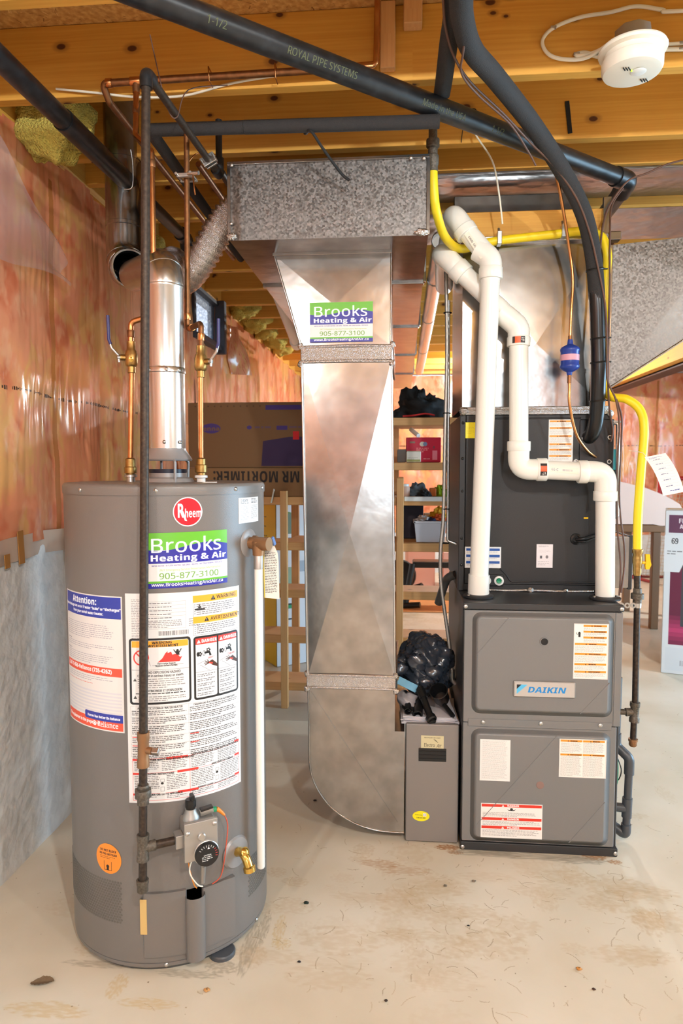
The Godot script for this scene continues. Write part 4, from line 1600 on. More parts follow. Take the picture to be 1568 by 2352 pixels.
func gas_control(t: Node3D) -> void:
	var deg := 31.0
	var o := hn(deg)
	var rt := Vector3(cos(deg_to_rad(deg)), 0, -sin(deg_to_rad(deg)))
	var bs := Basis(rt, Vector3.UP, o)
	var c := hp(deg, 0.383, HR)
	var b := MB.new()
	b.box(c + o * 0.034, Vector3(0.080, 0.094, 0.056), 0.004, bs)
	b.box(c + o * 0.065, Vector3(0.086, 0.101, 0.010), 0.002, bs)
	b.box(c + o * 0.036 - rt * 0.05 + Vector3(0, -0.002, 0), Vector3(0.022, 0.036, 0.034), 0.003, bs)
	b.tube([c + o * 0.03, c - o * 0.004], 0.02, 12)
	var gv := part(t, "gas_control", b, M.alu, "bare aluminium gas control box")
	for q in [[-0.035, 0.026], [0.034, 0.038], [0.034, -0.018]]:
		put(gv, "screw", M.screw_mesh, M.zinc, Transform3D(bs, c + rt * q[0] + Vector3.UP * q[1] + o * 0.07))
	b = MB.new()
	b.lathe([Vector2(0.010, 0.0), Vector2(0.010, 0.006), Vector2(0.008, 0.008), Vector2(0.0, 0.008)], c + rt * 0.0 + Vector3(0, 0.012, 0) + o * 0.07, o, 18)
	part(gv, "igniter_button", b, M.zinc)
	# thermostat dial
	var cv := Canvas.new(256, 256, srgb(22, 21, 22))
	for k in 11:
		var a := -2.5 + k * 0.27
		var col := srgb(230, 228, 224) if k < 7 else srgb(214, 70, 70)
		cv.line(Vector2(128 + 92 * cos(a), 128 + 92 * sin(a)), Vector2(128 + 116 * cos(a), 128 + 116 * sin(a)), 5, col)
	cv.poly(PackedVector2Array([Vector2(140, 34), Vector2(156, 58), Vector2(128, 58)]), Color.WHITE)
	cv.text("CAUTION", 128, 134, 20, srgb(220, 218, 214), 1.0, false, false, 1)
	cv.fine(66, 144, 124, 3, 20, 8, srgb(214, 212, 208))
	b = MB.new()
	var dc := c + rt * 0.012 + Vector3(0, -0.034, 0) + o * 0.07
	b.lathe([Vector2(0.0325, 0.0), Vector2(0.0325, 0.003), Vector2(0.031, 0.004)], dc, o, 40)
	var dial := part(gv, "dial_rim", b, M.zinc)
	b = MB.new()
	b.lathe([Vector2(0.031, 0.002), Vector2(0.0305, 0.011), Vector2(0.029, 0.014)], dc, o, 40)
	part(gv, "dial_edge", b, M.black)
	b = MB.new()
	for k in 40:
		var a0 := TAU * k / 40
		var a1 := TAU * (k + 1) / 40
		b.tri(dc + o * 0.014, dc + o * 0.014 + (rt * cos(a0) + Vector3.UP * sin(a0)) * 0.029, dc + o * 0.014 + (rt * cos(a1) + Vector3.UP * sin(a1)) * 0.029, o, o, o, Vector2(0.5, 0.5), Vector2(0.5 + 0.5 * cos(a0), 0.5 - 0.5 * sin(a0)), Vector2(0.5 + 0.5 * cos(a1), 0.5 - 0.5 * sin(a1)))
	part(gv, "dial_face", b, cv.material(0.35), "black temperature dial")
	# pilot knob on top
	var kp := c - rt * 0.018 + o * 0.036 + Vector3(0, 0.046, 0)
	b = MB.new()
	b.lathe([Vector2(0.022, 0.0), Vector2(0.021, 0.008), Vector2(0.014, 0.022), Vector2(0.014, 0.028), Vector2(0.0, 0.028)], kp, Vector3.UP, 18)
	part(gv, "knob_base", b, M.alu)
	b = MB.new()
	b.lathe([Vector2(0.0115, 0.026), Vector2(0.014, 0.034), Vector2(0.014, 0.050), Vector2(0.012, 0.052), Vector2(0.0, 0.052)], kp, Vector3.UP, 14)
	b.box(kp + Vector3(0, 0.056, 0) + rt * 0.004, Vector3(0.010, 0.014, 0.024), 0.002, bs)
	part(gv, "pilot_knob", b, M.black)
	# thermopile plug and leads
	var tp := c + rt * 0.022 + o * 0.038 + Vector3(0, 0.058, 0)
	b = MB.new()
	b.box(tp, Vector3(0.036, 0.013, 0.016), 0.002, bs * Basis(Vector3.BACK, 0.12))
	part(gv, "plug", b, M.zinc)
	b = MB.new()
	b.box(tp + Vector3(0, 0.008, 0), Vector3(0.032, 0.006, 0.017), 0.001, bs * Basis(Vector3.BACK, 0.12))
	part(gv, "plug_clip", b, M.black)
	b = MB.new()
	b.tube([tp + rt * 0.018, tp + rt * 0.026], 0.007, 10)
	part(gv, "plug_collar", b, M.green)
	b = MB.new()
	b.tube(curve([tp + rt * 0.026, tp + rt * 0.036 - Vector3(0, 0.008, 0), tp + rt * 0.048 - Vector3(0, 0.022, 0)], 5), [0.006, 0.006, 0.006, 0.006, 0.0055, 0.005, 0.0048, 0.0044, 0.004, 0.0036, 0.003], 8)
	part(gv, "lead_sleeve", b, M.wire_orange)
	b = MB.new()
	b.tube(curve([tp + rt * 0.048 - Vector3(0, 0.022, 0), tp + rt * 0.056 - Vector3(0, 0.05, 0), tp + rt * 0.052 - Vector3(0, 0.1, 0), hp(44, 0.245, HR + 0.02), hp(40, 0.218, HR + 0.006)], 8), 0.0016, 6)
	part(gv, "red_lead", b, M.wire_red)
	# burner supply tube, pilot tube and igniter wire into the door channel
	var bt := c + rt * 0.014 + o * 0.03 + Vector3(0, -0.05, 0)
	b = MB.new()
	b.tube([bt, bt + Vector3(0, -0.042, 0)], 0.0062, 12)
	var rib: Array = []
	var rr: Array = []
	for k in 40:
		rib.append(bt + Vector3(0, -0.042 - 0.0013 * k, 0) - o * (0.0003 * k))
		rr.append(0.0070 if k % 2 else 0.0060)
	b.tube(rib, rr, 12)
	part(gv, "burner_tube", b, M.alu)
	b = MB.new()
	b.tube(curve([bt - rt * 0.04 + Vector3(0, 0.002, 0), bt - rt * 0.036 + Vector3(0, -0.04, 0), bt - rt * 0.026 + Vector3(0, -0.085, -0.002), bt - rt * 0.02 + Vector3(0, -0.1, -0.006)], 6), 0.0017, 6)
	part(gv, "pilot_tube", b, M.wire_orange)
	b = MB.new()
	b.tube(curve([bt - rt * 0.006, bt - rt * 0.028 + Vector3(0, -0.018, 0.004), bt - rt * 0.034 + Vector3(0, -0.05, 0.004), bt - rt * 0.016 + Vector3(0, -0.088, 0), bt - rt * 0.004 + Vector3(0, -0.1, -0.006)], 6), 0.0018, 6)
	part(gv, "igniter_wire", b, M.cable_white)
	M.gas_in = c + o * 0.036 - rt * 0.061 + Vector3(0, -0.002, 0)
	M.gas_dir = -rt

func V(x: float, y: float, z: float) -> Vector3:
	return Vector3(x, y, z)

# a ring of fitting round a straight pipe
func band(b: MB, a: Vector3, e: Vector3, r: float, lip := 0.0, segs := 18) -> void:
	var d := (e - a).normalized()
	var l := a.distance_to(e)
	if lip > 0.0:
		b.lathe([Vector2(r * 0.7, 0), Vector2(r + lip, 0), Vector2(r + lip, l * 0.2), Vector2(r, l * 0.26), Vector2(r, l * 0.74), Vector2(r + lip, l * 0.8), Vector2(r + lip, l), Vector2(r * 0.7, l)], a, d, segs)
	else:
		b.lathe([Vector2(r * 0.7, 0), Vector2(r * 0.96, 0), Vector2(r, l * 0.06), Vector2(r, l * 0.94), Vector2(r * 0.96, l), Vector2(r * 0.7, l)], a, d, segs)

func ball_valve(t: Node3D, p: Vector3, side: Vector3) -> void:
	var b := MB.new()
	b.lathe([Vector2(0.0105, -0.044), Vector2(0.0115, -0.043), Vector2(0.0115, -0.026), Vector2(0.0165, -0.022), Vector2(0.0185, -0.014), Vector2(0.0185, 0.010), Vector2(0.0165, 0.014), Vector2(0.0165, 0.018), Vector2(0.0125, 0.024), Vector2(0.0125, 0.046), Vector2(0.0105, 0.047)], p, Vector3.UP, 12)
	b.tube([p, p + side * 0.03], 0.009, 12)
	var v := part(t, "ball_valve", b, M.brass)
	b = MB.new()
	var s := p + side * 0.034
	b.lathe([Vector2(0.0, 0.004), Vector2(0.0075, 0.004), Vector2(0.0075, -0.004), Vector2(0.0, -0.004)], s, side, 6)
	b.tube(rounded([s + V(0, -0.014, 0), s + V(0, 0.006, 0) + side * 0.002, s + side * 0.02 + V(0, 0.026, 0), s + side * 0.026 + V(0, 0.046, 0)], 0.008), 0.0042, 8)
	part(v, "valve_stem", b, M.zinc)
	b = MB.new()
	b.tube(rounded([s + side * 0.022 + V(0, 0.036, 0), s + side * 0.027 + V(0, 0.05, 0), s + side * 0.028 + V(0, 0.118, 0)], 0.01), 0.0062, 10, true, 0.7)
	part(v, "lever_grip", b, M.navy)

func build_heater_pipes() -> void:
	# flue from the draft hood: upright, elbow, run to a wider elbow
	var v := V(-0.684, 0, -1.95)
	var t := thing("flue_pipe", "shiny galvanized round flue pipe standing on the water heater hood", "flue", v + V(0, 1.388, 0))
	var b := MB.new()
	b.lathe([Vector2(0.0525, 1.378), Vector2(0.0525, 1.598), Vector2(0.055, 1.600), Vector2(0.055, 1.612), Vector2(0.053, 1.615)], v, Vector3.UP, 40)
	part(t, "lower_pipe", b, M.shiny)
	b = MB.new()
	b.lathe([Vector2(0.053, 1.612), Vector2(0.053, 1.838), Vector2(0.0545, 1.840), Vector2(0.0545, 1.848), Vector2(0.053, 1.85)], v, Vector3.UP, 40)
	part(t, "upper_pipe", b, M.shiny)
	var d := V(-0.53, 0, -0.85).normalized()
	var k := v + V(0, 1.905, 0)
	b = MB.new()
	var pth: Array = [v + V(0, 1.848, 0)]
	for i in 9:
		var a := PI * 0.5 * i / 8.0
		pth.append(v + V(0, 1.85 + 0.062 * sin(a), 0) + d * (0.062 * (1.0 - cos(a))))
	pth.append(k + d * 0.08 + V(0, 0.012, 0))
	b.tube(pth, 0.0535, 30, false)
	part(t, "elbow", b, M.shiny)
	for q in [[0.0, 1.85, 0.0], [0.018, 1.893, 0.0]]:
		b = MB.new()
		var nn: Vector3 = (Vector3.UP.lerp(d, q[0] * 20.0)).normalized()
		b.lathe([Vector2(0.053, -0.003), Vector2(0.0555, -0.002), Vector2(0.0555, 0.002), Vector2(0.053, 0.003)], v + V(0, q[1], 0) + d * q[0], nn, 36)
		part(t, "crimp_ring", b, M.shiny)
	b = MB.new()
	b.tube([k + d * 0.06 + V(0, 0.012, 0), k + d * 0.46 + V(0, 0.085, 0)], 0.0525, 30, false)
	part(t, "cross_run", b, M.sheet)
	for q in [[-40.0, 1.605], [20.0, 1.605], [60.0, 1.605], [10.0, 1.40], [60.0, 1.40], [-70.0, 1.795]]:
		put(t, "screw", M.screw_mesh, M.zinc, facing(v + V(0.054 * sin(deg_to_rad(q[0])), q[1], 0.054 * cos(deg_to_rad(q[0]))), V(sin(deg_to_rad(q[0])), 0, cos(deg_to_rad(q[0])))))
	# wider riser in the corner
	var w := V(-1.027, 0, -2.50)
	t = thing("flue_riser", "wide grey galvanized flue riser turning up beside the insulated wall", "flue", w + V(0, 1.95, 0))
	b = MB.new()
	b.lathe([Vector2(0.065, 2.16), Vector2(0.065, 2.205), Vector2(0.068, 2.207), Vector2(0.068, 2.219), Vector2(0.065, 2.221), Vector2(0.065, 2.45)], w, Vector3.UP, 36)
	part(t, "riser_pipe", b, M.sheet)
	b = MB.new()
	b.lathe([Vector2(0.0662, 2.445), Vector2(0.0662, 2.66)], w, Vector3.UP, 36)
	part(t, "riser_sleeve", b, M.sheet)
	b = MB.new()
	pth = []
	var e := -d
	var cen := w + V(0, 2.14, 0) + e * 0.105
	for i in 13:
		var a := PI * 0.5 * i / 12.0
		pth.append(cen - e * (0.105 * cos(a)) - V(0, 0.105 * sin(a), 0))
	b.tube([w + V(0, 2.17, 0)] + pth, 0.0665, 34, false)
	part(t, "wide_elbow", b, M.sheet)
	var mouth := cen + V(0, -0.105, 0)
	b = MB.new()
	b.lathe([Vector2(0.066, -0.008), Vector2(0.070, -0.006), Vector2(0.070, 0.006), Vector2(0.066, 0.010), Vector2(0.060, 0.010), Vector2(0.060, -0.02)], mouth, e, 34)
	part(t, "elbow_collar", b, M.sheet)
	for i in [4, 8]:
		b = MB.new()
		var tg: Vector3 = (pth[i + 1] - pth[i - 1]).normalized()
		b.lathe([Vector2(0.0655, -0.003), Vector2(0.0685, -0.001), Vector2(0.0685, 0.001), Vector2(0.0655, 0.003)], pth[i], tg, 34)
		part(t, "crimp_ring", b, M.sheet)
	# copper to the heater, left: from the main down to the inlet
	var r := 0.0082
	t = thing("copper_water_pipe", "copper pipe dropping from the copper main to the water heater's left port", "pipe", V(-0.797, 1.286, -1.95))
	b = MB.new()
	b.tube(rounded([V(-0.789, 2.447, -2.03), V(-0.785, 2.30, -2.01), V(-0.716, 2.225, -1.95), V(-0.716, 1.768, -1.95), V(-0.787, 1.748, -1.95), V(-0.789, 1.69, -1.95)], 0.018, 6), r, 14)
	part(t, "upper_pipe", b, M.copper)
	b = MB.new()
	b.tube([V(-0.788, 1.605, -1.95), V(-0.797, 1.345, -1.95)], r, 14)
	part(t, "lower_pipe", b, M.copper)
	for q in [[V(-0.789, 2.40, -2.028), V(-0.788, 2.365, -2.02)], [V(-0.716, 2.20, -1.95), V(-0.716, 2.18, -1.95)], [V(-0.716, 1.81, -1.95), V(-0.716, 1.79, -1.95)], [V(-0.788, 1.725, -1.95), V(-0.788, 1.705, -1.95)]]:
		b = MB.new()
		band(b, q[1], q[0], r + 0.0022)
		part(t, "socket", b, M.copper_old)
	ball_valve(t, V(-0.788, 1.646, -1.95), V(-0.93, 0, 0.36).normalized())
	b = MB.new()
	b.lathe([Vector2(0.0, 0.006), Vector2(0.007, 0.004), Vector2(0.007, -0.012)], V(-0.7795, 1.638, -1.929), V(0.3, -0.1, 0.95).normalized(), 12)
	part(t, "drain_cap", b, M.goldbrass)
	b = MB.new()
	b.lathe([Vector2(0.009, 1.356), Vector2(0.0155, 1.352), Vector2(0.0155, 1.330), Vector2(0.019, 1.328), Vector2(0.019, 1.312), Vector2(0.0135, 1.310), Vector2(0.0135, 1.302)], V(-0.797, 0, -1.95), Vector3.UP, 8)
	part(t, "brass_union", b, M.brass)
	b = MB.new()
	b.lathe([Vector2(0.0125, 1.305), Vector2(0.0125, 1.284)], V(-0.797, 0, -1.95), Vector3.UP, 16)
	b.lathe([Vector2(0.013, 1.308), Vector2(0.0185, 1.306), Vector2(0.0185, 1.300), Vector2(0.013, 1.299)], V(-0.797, 0, -1.95), Vector3.UP, 16)
	part(t, "nipple", b, M.zinc)
	# right: from the insulated line down to the outlet
	t = thing("copper_water_pipe", "copper pipe dropping from the black foam line to the water heater's right port", "pipe", V(-0.585, 1.286, -1.95))
	b = MB.new()
	b.tube(rounded([V(-0.642, 2.31, -2.04), V(-0.647, 1.742, -2.04), V(-0.579, 1.742, -1.95), V(-0.581, 1.67, -1.95)], 0.017, 6), r, 14)
	part(t, "upper_pipe", b, M.copper_old)
	b = MB.new()
	b.tube([V(-0.583, 1.59, -1.95), V(-0.585, 1.345, -1.95)], r, 14)
	part(t, "lower_pipe", b, M.copper)
	for q in [[V(-0.6465, 1.79, -2.04), V(-0.6465, 1.77, -2.04)], [V(-0.5795, 1.712, -1.95), V(-0.58, 1.692, -1.95)], [V(-0.633, 1.742, -2.0225), V(-0.622, 1.742, -2.008)]]:
		b = MB.new()
		band(b, q[1], q[0], r + 0.0022)
		part(t, "socket", b, M.copper)
	ball_valve(t, V(-0.582, 1.631, -1.95), V(0.95, 0, 0.3).normalized())
	b = MB.new()
	b.lathe([Vector2(0.009, 1.356), Vector2(0.0145, 1.352), Vector2(0.0145, 1.336), Vector2(0.0185, 1.334), Vector2(0.0185, 1.314), Vector2(0.0135, 1.312), Vector2(0.0135, 1.304)], V(-0.585, 0, -1.95), Vector3.UP, 8)
	part(t, "brass_union", b, M.brass)
	b = MB.new()
	b.lathe([Vector2(0.0125, 1.305), Vector2(0.0125, 1.284)], V(-0.585, 0, -1.95), Vector3.UP, 16)
	b.lathe([Vector2(0.013, 1.306), Vector2(0.0185, 1.304), Vector2(0.0185, 1.298), Vector2(0.013, 1.297)], V(-0.585, 0, -1.95), Vector3.UP, 16)
	part(t, "nipple", b, M.white)
	# ground clamp on it
	b = MB.new()
	b.box(V(-0.643, 2.186, -2.022), V(0.05, 0.012, 0.012), 0.002)
	b.box(V(-0.643, 2.186, -2.056), V(0.05, 0.012, 0.010), 0.002)
	b.tube([V(-0.665, 2.186, -2.065), V(-0.665, 2.186, -2.005)], 0.004, 8)
	b.tube([V(-0.621, 2.186, -2.065), V(-0.621, 2.186, -2.0)], 0.004, 8)
	b.tube([V(-0.63, 2.186, -2.01), V(-0.595, 2.182, -2.0)], 0.006, 8)
	part(t, "ground_clamp", b, M.zinc)
	b = MB.new()
	b.tube(curve([V(-0.615, 2.18, -2.01), V(-0.61, 2.15, -2.0), V(-0.606, 2.12, -2.0)], 5), 0.0025, 6)
	part(t, "ground_wire_end", b, M.copper)
	# black iron gas pipe in front of the heater
	var gi: Vector3 = M.gas_in
	var gx := gi + (M.gas_dir as Vector3) * 0.08
	t = thing("gas_pipe", "brown black-iron gas pipe standing in front of the water heater", "pipe", V(gx.x, 0.27, gx.z))
	var top := V(-0.62, 2.27, -1.66)
	var low := V(gx.x, 0.28, gx.z)
	var at := func(y: float) -> Vector3: return low.lerp(top, (y - 0.28) / (2.27 - 0.28)) if y > 0.65 else V(lerpf(low.x, low.lerp(top, 0.186).x, (y - 0.28) / 0.37), y, lerpf(low.z, low.lerp(top, 0.186).z, (y - 0.28) / 0.37))
	b = MB.new()
	b.tube([at.call(0.65), top], 0.0107, 18)
	part(t, "riser", b, M.iron)
	for q in [[at.call(0.53), at.call(0.60)], [at.call(0.41), at.call(0.50)], [at.call(0.29), at.call(0.37)], [at.call(gi.y), gi]]:
		b = MB.new()
		b.tube(q, 0.0103, 18)
		part(t, "nipple", b, M.iron)
	b = MB.new()
	band(b, at.call(0.585), at.call(0.672), 0.0135, 0.0016)
	b.tube([at.call(0.628), at.call(0.628) + V(0.026, 0.0, 0.006)], 0.009, 14)
	part(t, "test_tee", b, M.bronze)
	b = MB.new()
	b.box(at.call(0.628) + V(0.034, 0.0, 0.008), V(0.018, 0.015, 0.015), 0.002, Basis(Vector3.RIGHT, 0.7))
	part(t, "test_plug", b, M.zinc)
	b = MB.new()
	band(b, at.call(0.491), at.call(0.512), 0.0155, 0.0, 8)
	b.lathe([Vector2(0.012, 0.0), Vector2(0.0205, 0.001), Vector2(0.0215, 0.004), Vector2(0.0215, 0.018), Vector2(0.0205, 0.021), Vector2(0.012, 0.022)], at.call(0.508), Vector3.UP, 8)
	band(b, at.call(0.529), at.call(0.54), 0.0145, 0.0, 8)
	part(t, "union", b, M.fitting)
	b = MB.new()
	band(b, at.call(gi.y - 0.033), at.call(gi.y + 0.033), 0.0138, 0.0014)
	b.tube([at.call(gi.y), (at.call(gi.y) as Vector3).lerp(gi, 0.4)], [0.0125, 0.0135], 16)
	part(t, "tee", b, M.fitting)
	b = MB.new()
	b.lathe([Vector2(0.0, 0.0), Vector2(0.011, 0.0), Vector2(0.0138, 0.003), Vector2(0.0138, 0.020), Vector2(0.0152, 0.022), Vector2(0.0152, 0.032), Vector2(0.011, 0.033)], at.call(0.268), Vector3.UP, 18)
	part(t, "drip_cap", b, M.fitting)
	b = MB.new()
	b.tube(rounded([top + V(0, -0.03, 0), top + V(0, 0.006, 0), top + V(0.002, 0.006, -0.034)], 0.016), 0.0155, 16)
	part(t, "elbow", b, M.abs)
	b = MB.new()
	b.tube([top + V(0.001, 0.006, -0.02), V(-0.60, 2.276, -2.226)], 0.0107, 16)
	part(t, "ceiling_run", b, M.iron)
	b = MB.new()
	b.tube(rounded([V(-0.6005, 2.276, -2.2), V(-0.6, 2.276, -2.246), V(-0.6, 2.33, -2.246)], 0.012), 0.0155, 14)
	b.tube([V(-0.6, 2.31, -2.246), V(-0.6, 2.45, -2.246)], 0.0107, 14)
	part(t, "tail_elbow", b, M.abs)
	b = MB.new()
	b.box(V(-0.602, 2.276, -2.13), V(0.045, 0.03, 0.009), 0.002, Basis(Vector3.BACK, 0.5))
	b.box(V(-0.602, 2.276, -2.145), V(0.038, 0.034, 0.008), 0.002, Basis(Vector3.BACK, 0.5))
	for q in [-0.018, 0.018]:
		b.tube([V(-0.602 + q, 2.276 + q * 0.5, -2.16), V(-0.602 + q, 2.276 + q * 0.5, -2.105)], 0.0035, 8)
	part(t, "ground_clamp", b, M.zinc)
	b = MB.new()
	b.tube(curve([V(-0.602, 2.29, -2.12), V(-0.635, 2.285, -2.11), V(-0.66, 2.25, -2.1), V(-0.662, 2.215, -2.09), V(-0.664, 2.19, -2.07)], 6), 0.0022, 6)
	part(t, "ground_wire", b, M.copper)
	b = MB.new()
	b.tube(curve([V(-0.52, 2.45, -2.05), V(-0.585, 2.35, -1.88), V(-0.607, 2.262, -1.845), V(-0.63, 2.29, -1.83), V(-0.66, 2.45, -1.80)], 6), 0.0016, 6)
	part(t, "hanger_wire", b, M.wire_brown)


func build_overhead() -> void:
	# copper main along the joist
	var t := thing("copper_main", "weathered copper water main clipped along the joist face", "pipe", V(-0.892, 2.46, -2.03))
	var b := MB.new()
	b.tube(rounded([V(-0.079, 2.66, -2.03), V(-0.082, 2.472, -2.03), V(-0.125, 2.470, -2.03)], 0.02), 0.0085, 14)
	part(t, "riser", b, M.copper)
	b = MB.new()
	b.tube(rounded([V(-0.11, 2.470, -2.03), V(-0.892, 2.462, -2.03), V(-0.885, 2.425, -2.062), V(-0.84, 2.36, -3.4)], 0.016), 0.0105, 14)
	part(t, "run", b, M.copper_old)
	for q in [[V(-0.14, 2.470, -2.03), V(-0.09, 2.471, -2.03)], [V(-0.772, 2.463, -2.03), V(-0.806, 2.463, -2.03)], [V(-0.862, 2.462, -2.03), V(-0.88, 2.462, -2.03)]]:
		b = MB.new()
		band(b, q[0], q[1], 0.0128)
		part(t, "socket", b, M.copper)
	b = MB.new()
	b.tube([V(-0.789, 2.463, -2.03), V(-0.789, 2.43, -2.03)], 0.0105, 12)
	part(t, "tee_branch", b, M.copper_old)
	for q in [-0.36, -0.555]:
		b = MB.new()
		b.tube([V(q - 0.012, 2.452, -2.06), V(q - 0.012, 2.452, -2.022), V(q - 0.012, 2.486, -2.016), V(q - 0.012, 2.486, -2.06)], 0.002, 6)
		part(t, "pipe_clip", b, M.copper)
	# foam insulated line
	t = thing("insulated_pipe", "pipe in black foam sleeve crossing under the joists above the big duct", "pipe", V(-0.75, 2.33, -2.045))
	b = MB.new()
	b.tube(rounded([V(-0.47, 2.326, -2.045), V(-0.752, 2.33, -2.045), V(-0.757, 2.33, -2.09), V(-0.78, 2.33, -3.3)], 0.012, 5), 0.0185, 18)
	part(t, "foam_sleeve", b, M.foam)
	b = MB.new()
	b.tube([V(-0.469, 2.326, -2.045), V(0.10, 2.318, -2.045)], 0.0192, 18)
	part(t, "foam_sleeve", b, M.foam)
	t = thing("plastic_strap", "narrow black strip dangling from the foam line over the duct front", "strap", V(-0.27, 2.3, -2.06))
	b = MB.new()
	b.tube(curve([V(-0.292, 2.312, -2.07), V(-0.27, 2.30, -2.03), V(-0.24, 2.265, -2.06), V(-0.19, 2.215, -2.12), V(-0.165, 2.198, -2.13)], 5), 0.0062, 8, true, 0.6)
	part(t, "strip", b, M.black_matt)
	# big drain pipe across the room
	t = thing("drain_pipe", "thick black plastic drain pipe slung diagonally under the joists", "drain pipe", V(0.801, 2.36, -2.62), "black plastic drain pipes under the ceiling")
	b = MB.new()
	var a0 := V(-0.80, 2.375, -1.365)
	var a1 := V(0.775, 2.36, -2.60)
	b.tube([a0, a1], 0.0302, 28)
	part(t, "main_run", b, M.abs)
	var dd := (a1 - a0).normalized()
	b = MB.new()
	b.tube(rounded([a1 - dd * 0.035, a1 + dd * 0.036, a1 + dd * 0.036 + V(0, -0.012, -0.075)], 0.034), 0.0345, 26)
	part(t, "elbow", b, M.abs)
	b = MB.new()
	b.tube([a1 + dd * 0.036 + V(0, -0.008, -0.05), a1 + dd * 0.036 + V(0, -0.05, -1.4)], 0.0302, 24)
	part(t, "branch", b, M.abs)
	# print along the pipe, letters laid on its side facing down the room
	var side := dd.cross(Vector3.UP).normalized()
	side = side if side.z > 0 else -side
	var nrm := (side * 0.86 - V(0, 0.5, 0)).normalized()
	var upv := nrm.cross(dd).normalized()
	upv = upv if upv.y > 0 else -upv
	var tc := mat(srgb(88, 90, 56), 0.6)
	for q in [["1-1/2", 0.42], ["ROYAL PIPE SYSTEMS", 0.63], ["Made in the USA", 1.06], ["1-1/2", 1.33]]:
		var tm := TextMesh.new()
		var sf := SystemFont.new()
		sf.font_names = PackedStringArray(["Droid Sans"])
		tm.font = sf
		tm.text = q[0]
		tm.font_size = 20
		tm.pixel_size = 0.0011
		tm.depth = 0.0012
		tm.horizontal_alignment = HORIZONTAL_ALIGNMENT_LEFT
		put(t, "lettering", tm, tc, Transform3D(Basis(dd, upv, dd.cross(upv)), a0 + dd * (q[1] as float) + nrm * 0.0298))
	t = thing("drain_pipe", "thick black plastic drain pipe running back along the insulated wall", "drain pipe", V(-1.02, 2.36, -1.7), "black plastic drain pipes under the ceiling")
	b = MB.new()
	b.tube([V(-1.035, 2.36, -1.2), V(-0.998, 2.36, -2.50)], 0.030, 26)
	part(t, "main_run", b, M.abs)
	b = MB.new()
	b.tube([V(-1.012, 2.36, -2.02), V(-0.998, 2.36, -2.52)], 0.0335, 26)
	part(t, "coupling", b, M.abs)
	b = MB.new()
	b.tube([V(-0.998, 2.36, -2.50), V(-0.985, 2.36, -3.05)], 0.0255, 22)
	b.tube(rounded([V(-0.985, 2.36, -3.02), V(-0.984, 2.36, -3.10), V(-0.99, 2.30, -3.14)], 0.03), 0.031, 20)
	part(t, "tail", b, M.abs)
	b = MB.new()
	b.tube(curve([V(-0.965, 2.45, -2.42), V(-0.962, 2.40, -2.43), V(-0.97, 2.33, -2.44), V(-1.0, 2.322, -2.44)], 6), 0.002, 6)
	part(t, "hanger_wire", b, M.zinc)
	# iron and copper lines far back, left of the trunk
	for q in [[-0.62, 2.33, 0.012, "dark iron gas line running back left of the trunk duct"], [-0.70, 2.36, 0.010, "dull copper water line running back left of the trunk duct"]]:
		t = thing("service_line", q[3], "pipe", V(q[0], q[1], -2.6))
		b = MB.new()
		b.tube([V(q[0], q[1], -2.35), V(q[0] + 0.05, q[1] - 0.02, -6.2)], q[2], 10)
		part(t, "pipe", b, M.iron if q[2] > 0.011 else M.copper_old)
	t = thing("plastic_vent_pipe", "white plastic pipe stub running back under the joists behind the trunk duct", "pipe", V(-0.70, 2.22, -3.6))
	b = MB.new()
	b.tube([V(-0.66, 2.26, -3.55), V(-0.74, 2.18, -4.75)], 0.032, 18)
	part(t, "pipe", b, M.white)
	b = MB.new()
	band(b, V(-0.735, 2.185, -4.66), V(-0.742, 2.178, -4.80), 0.038)
	part(t, "coupling", b, M.white)
	# smoke alarm on its octagon box
	t = thing("smoke_alarm", "round white smoke alarm hanging below a metal ceiling box", "smoke alarm", V(0.612, 2.44, -1.985))
	var c := V(0.612, 0, -1.985)
	b = MB.new()
	b.lathe([Vector2(0.0, 2.505), Vector2(0.046, 2.505), Vector2(0.048, 2.503), Vector2(0.048, 2.452), Vector2(0.0, 2.452)], c, Vector3.UP, 8)
	part(t, "ceiling_box", b, M.alu)
	b = MB.new()
	b.lathe([Vector2(0.0, 2.456), Vector2(0.086, 2.455), Vector2(0.0885, 2.450), Vector2(0.086, 2.444), Vector2(0.070, 2.440)], c, Vector3.UP, 48)
	part(t, "mounting_plate", b, M.alarm)
	b = MB.new()
	b.lathe([Vector2(0.073, 2.442), Vector2(0.074, 2.428), Vector2(0.079, 2.424), Vector2(0.0785, 2.402), Vector2(0.074, 2.394), Vector2(0.060, 2.390), Vector2(0.0, 2.388)], c, Vector3.UP, 48)
	var body := part(t, "cover", b, M.alarm)
	b = MB.new()
	b.lathe([Vector2(0.0, 2.3875), Vector2(0.018, 2.3875), Vector2(0.0205, 2.389)], c + V(0.012, -0.0012, 0.014), Vector3.UP, 28)
	part(body, "test_button", b, M.white)
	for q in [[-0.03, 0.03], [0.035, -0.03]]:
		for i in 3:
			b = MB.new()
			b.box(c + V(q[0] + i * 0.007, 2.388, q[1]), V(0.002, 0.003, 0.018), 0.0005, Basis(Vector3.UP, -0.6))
			part(body, "slot_shade", b, M.dark)  # near-black bars: the shade of the sounder slots put into colour
	b = MB.new()
	b.lathe([Vector2(0.0, -0.0035), Vector2(0.002, -0.003), Vector2(0.0025, 0.0)], c + V(-0.008, 2.3885, 0.022), Vector3.UP, 10)
	var led := mat(srgb(160, 220, 60), 0.3)
	led.emission_enabled = true
	led.emission = srgb(170, 230, 60)
	led.emission_energy_multiplier = 1.2
	part(body, "indicator_light", b, led)
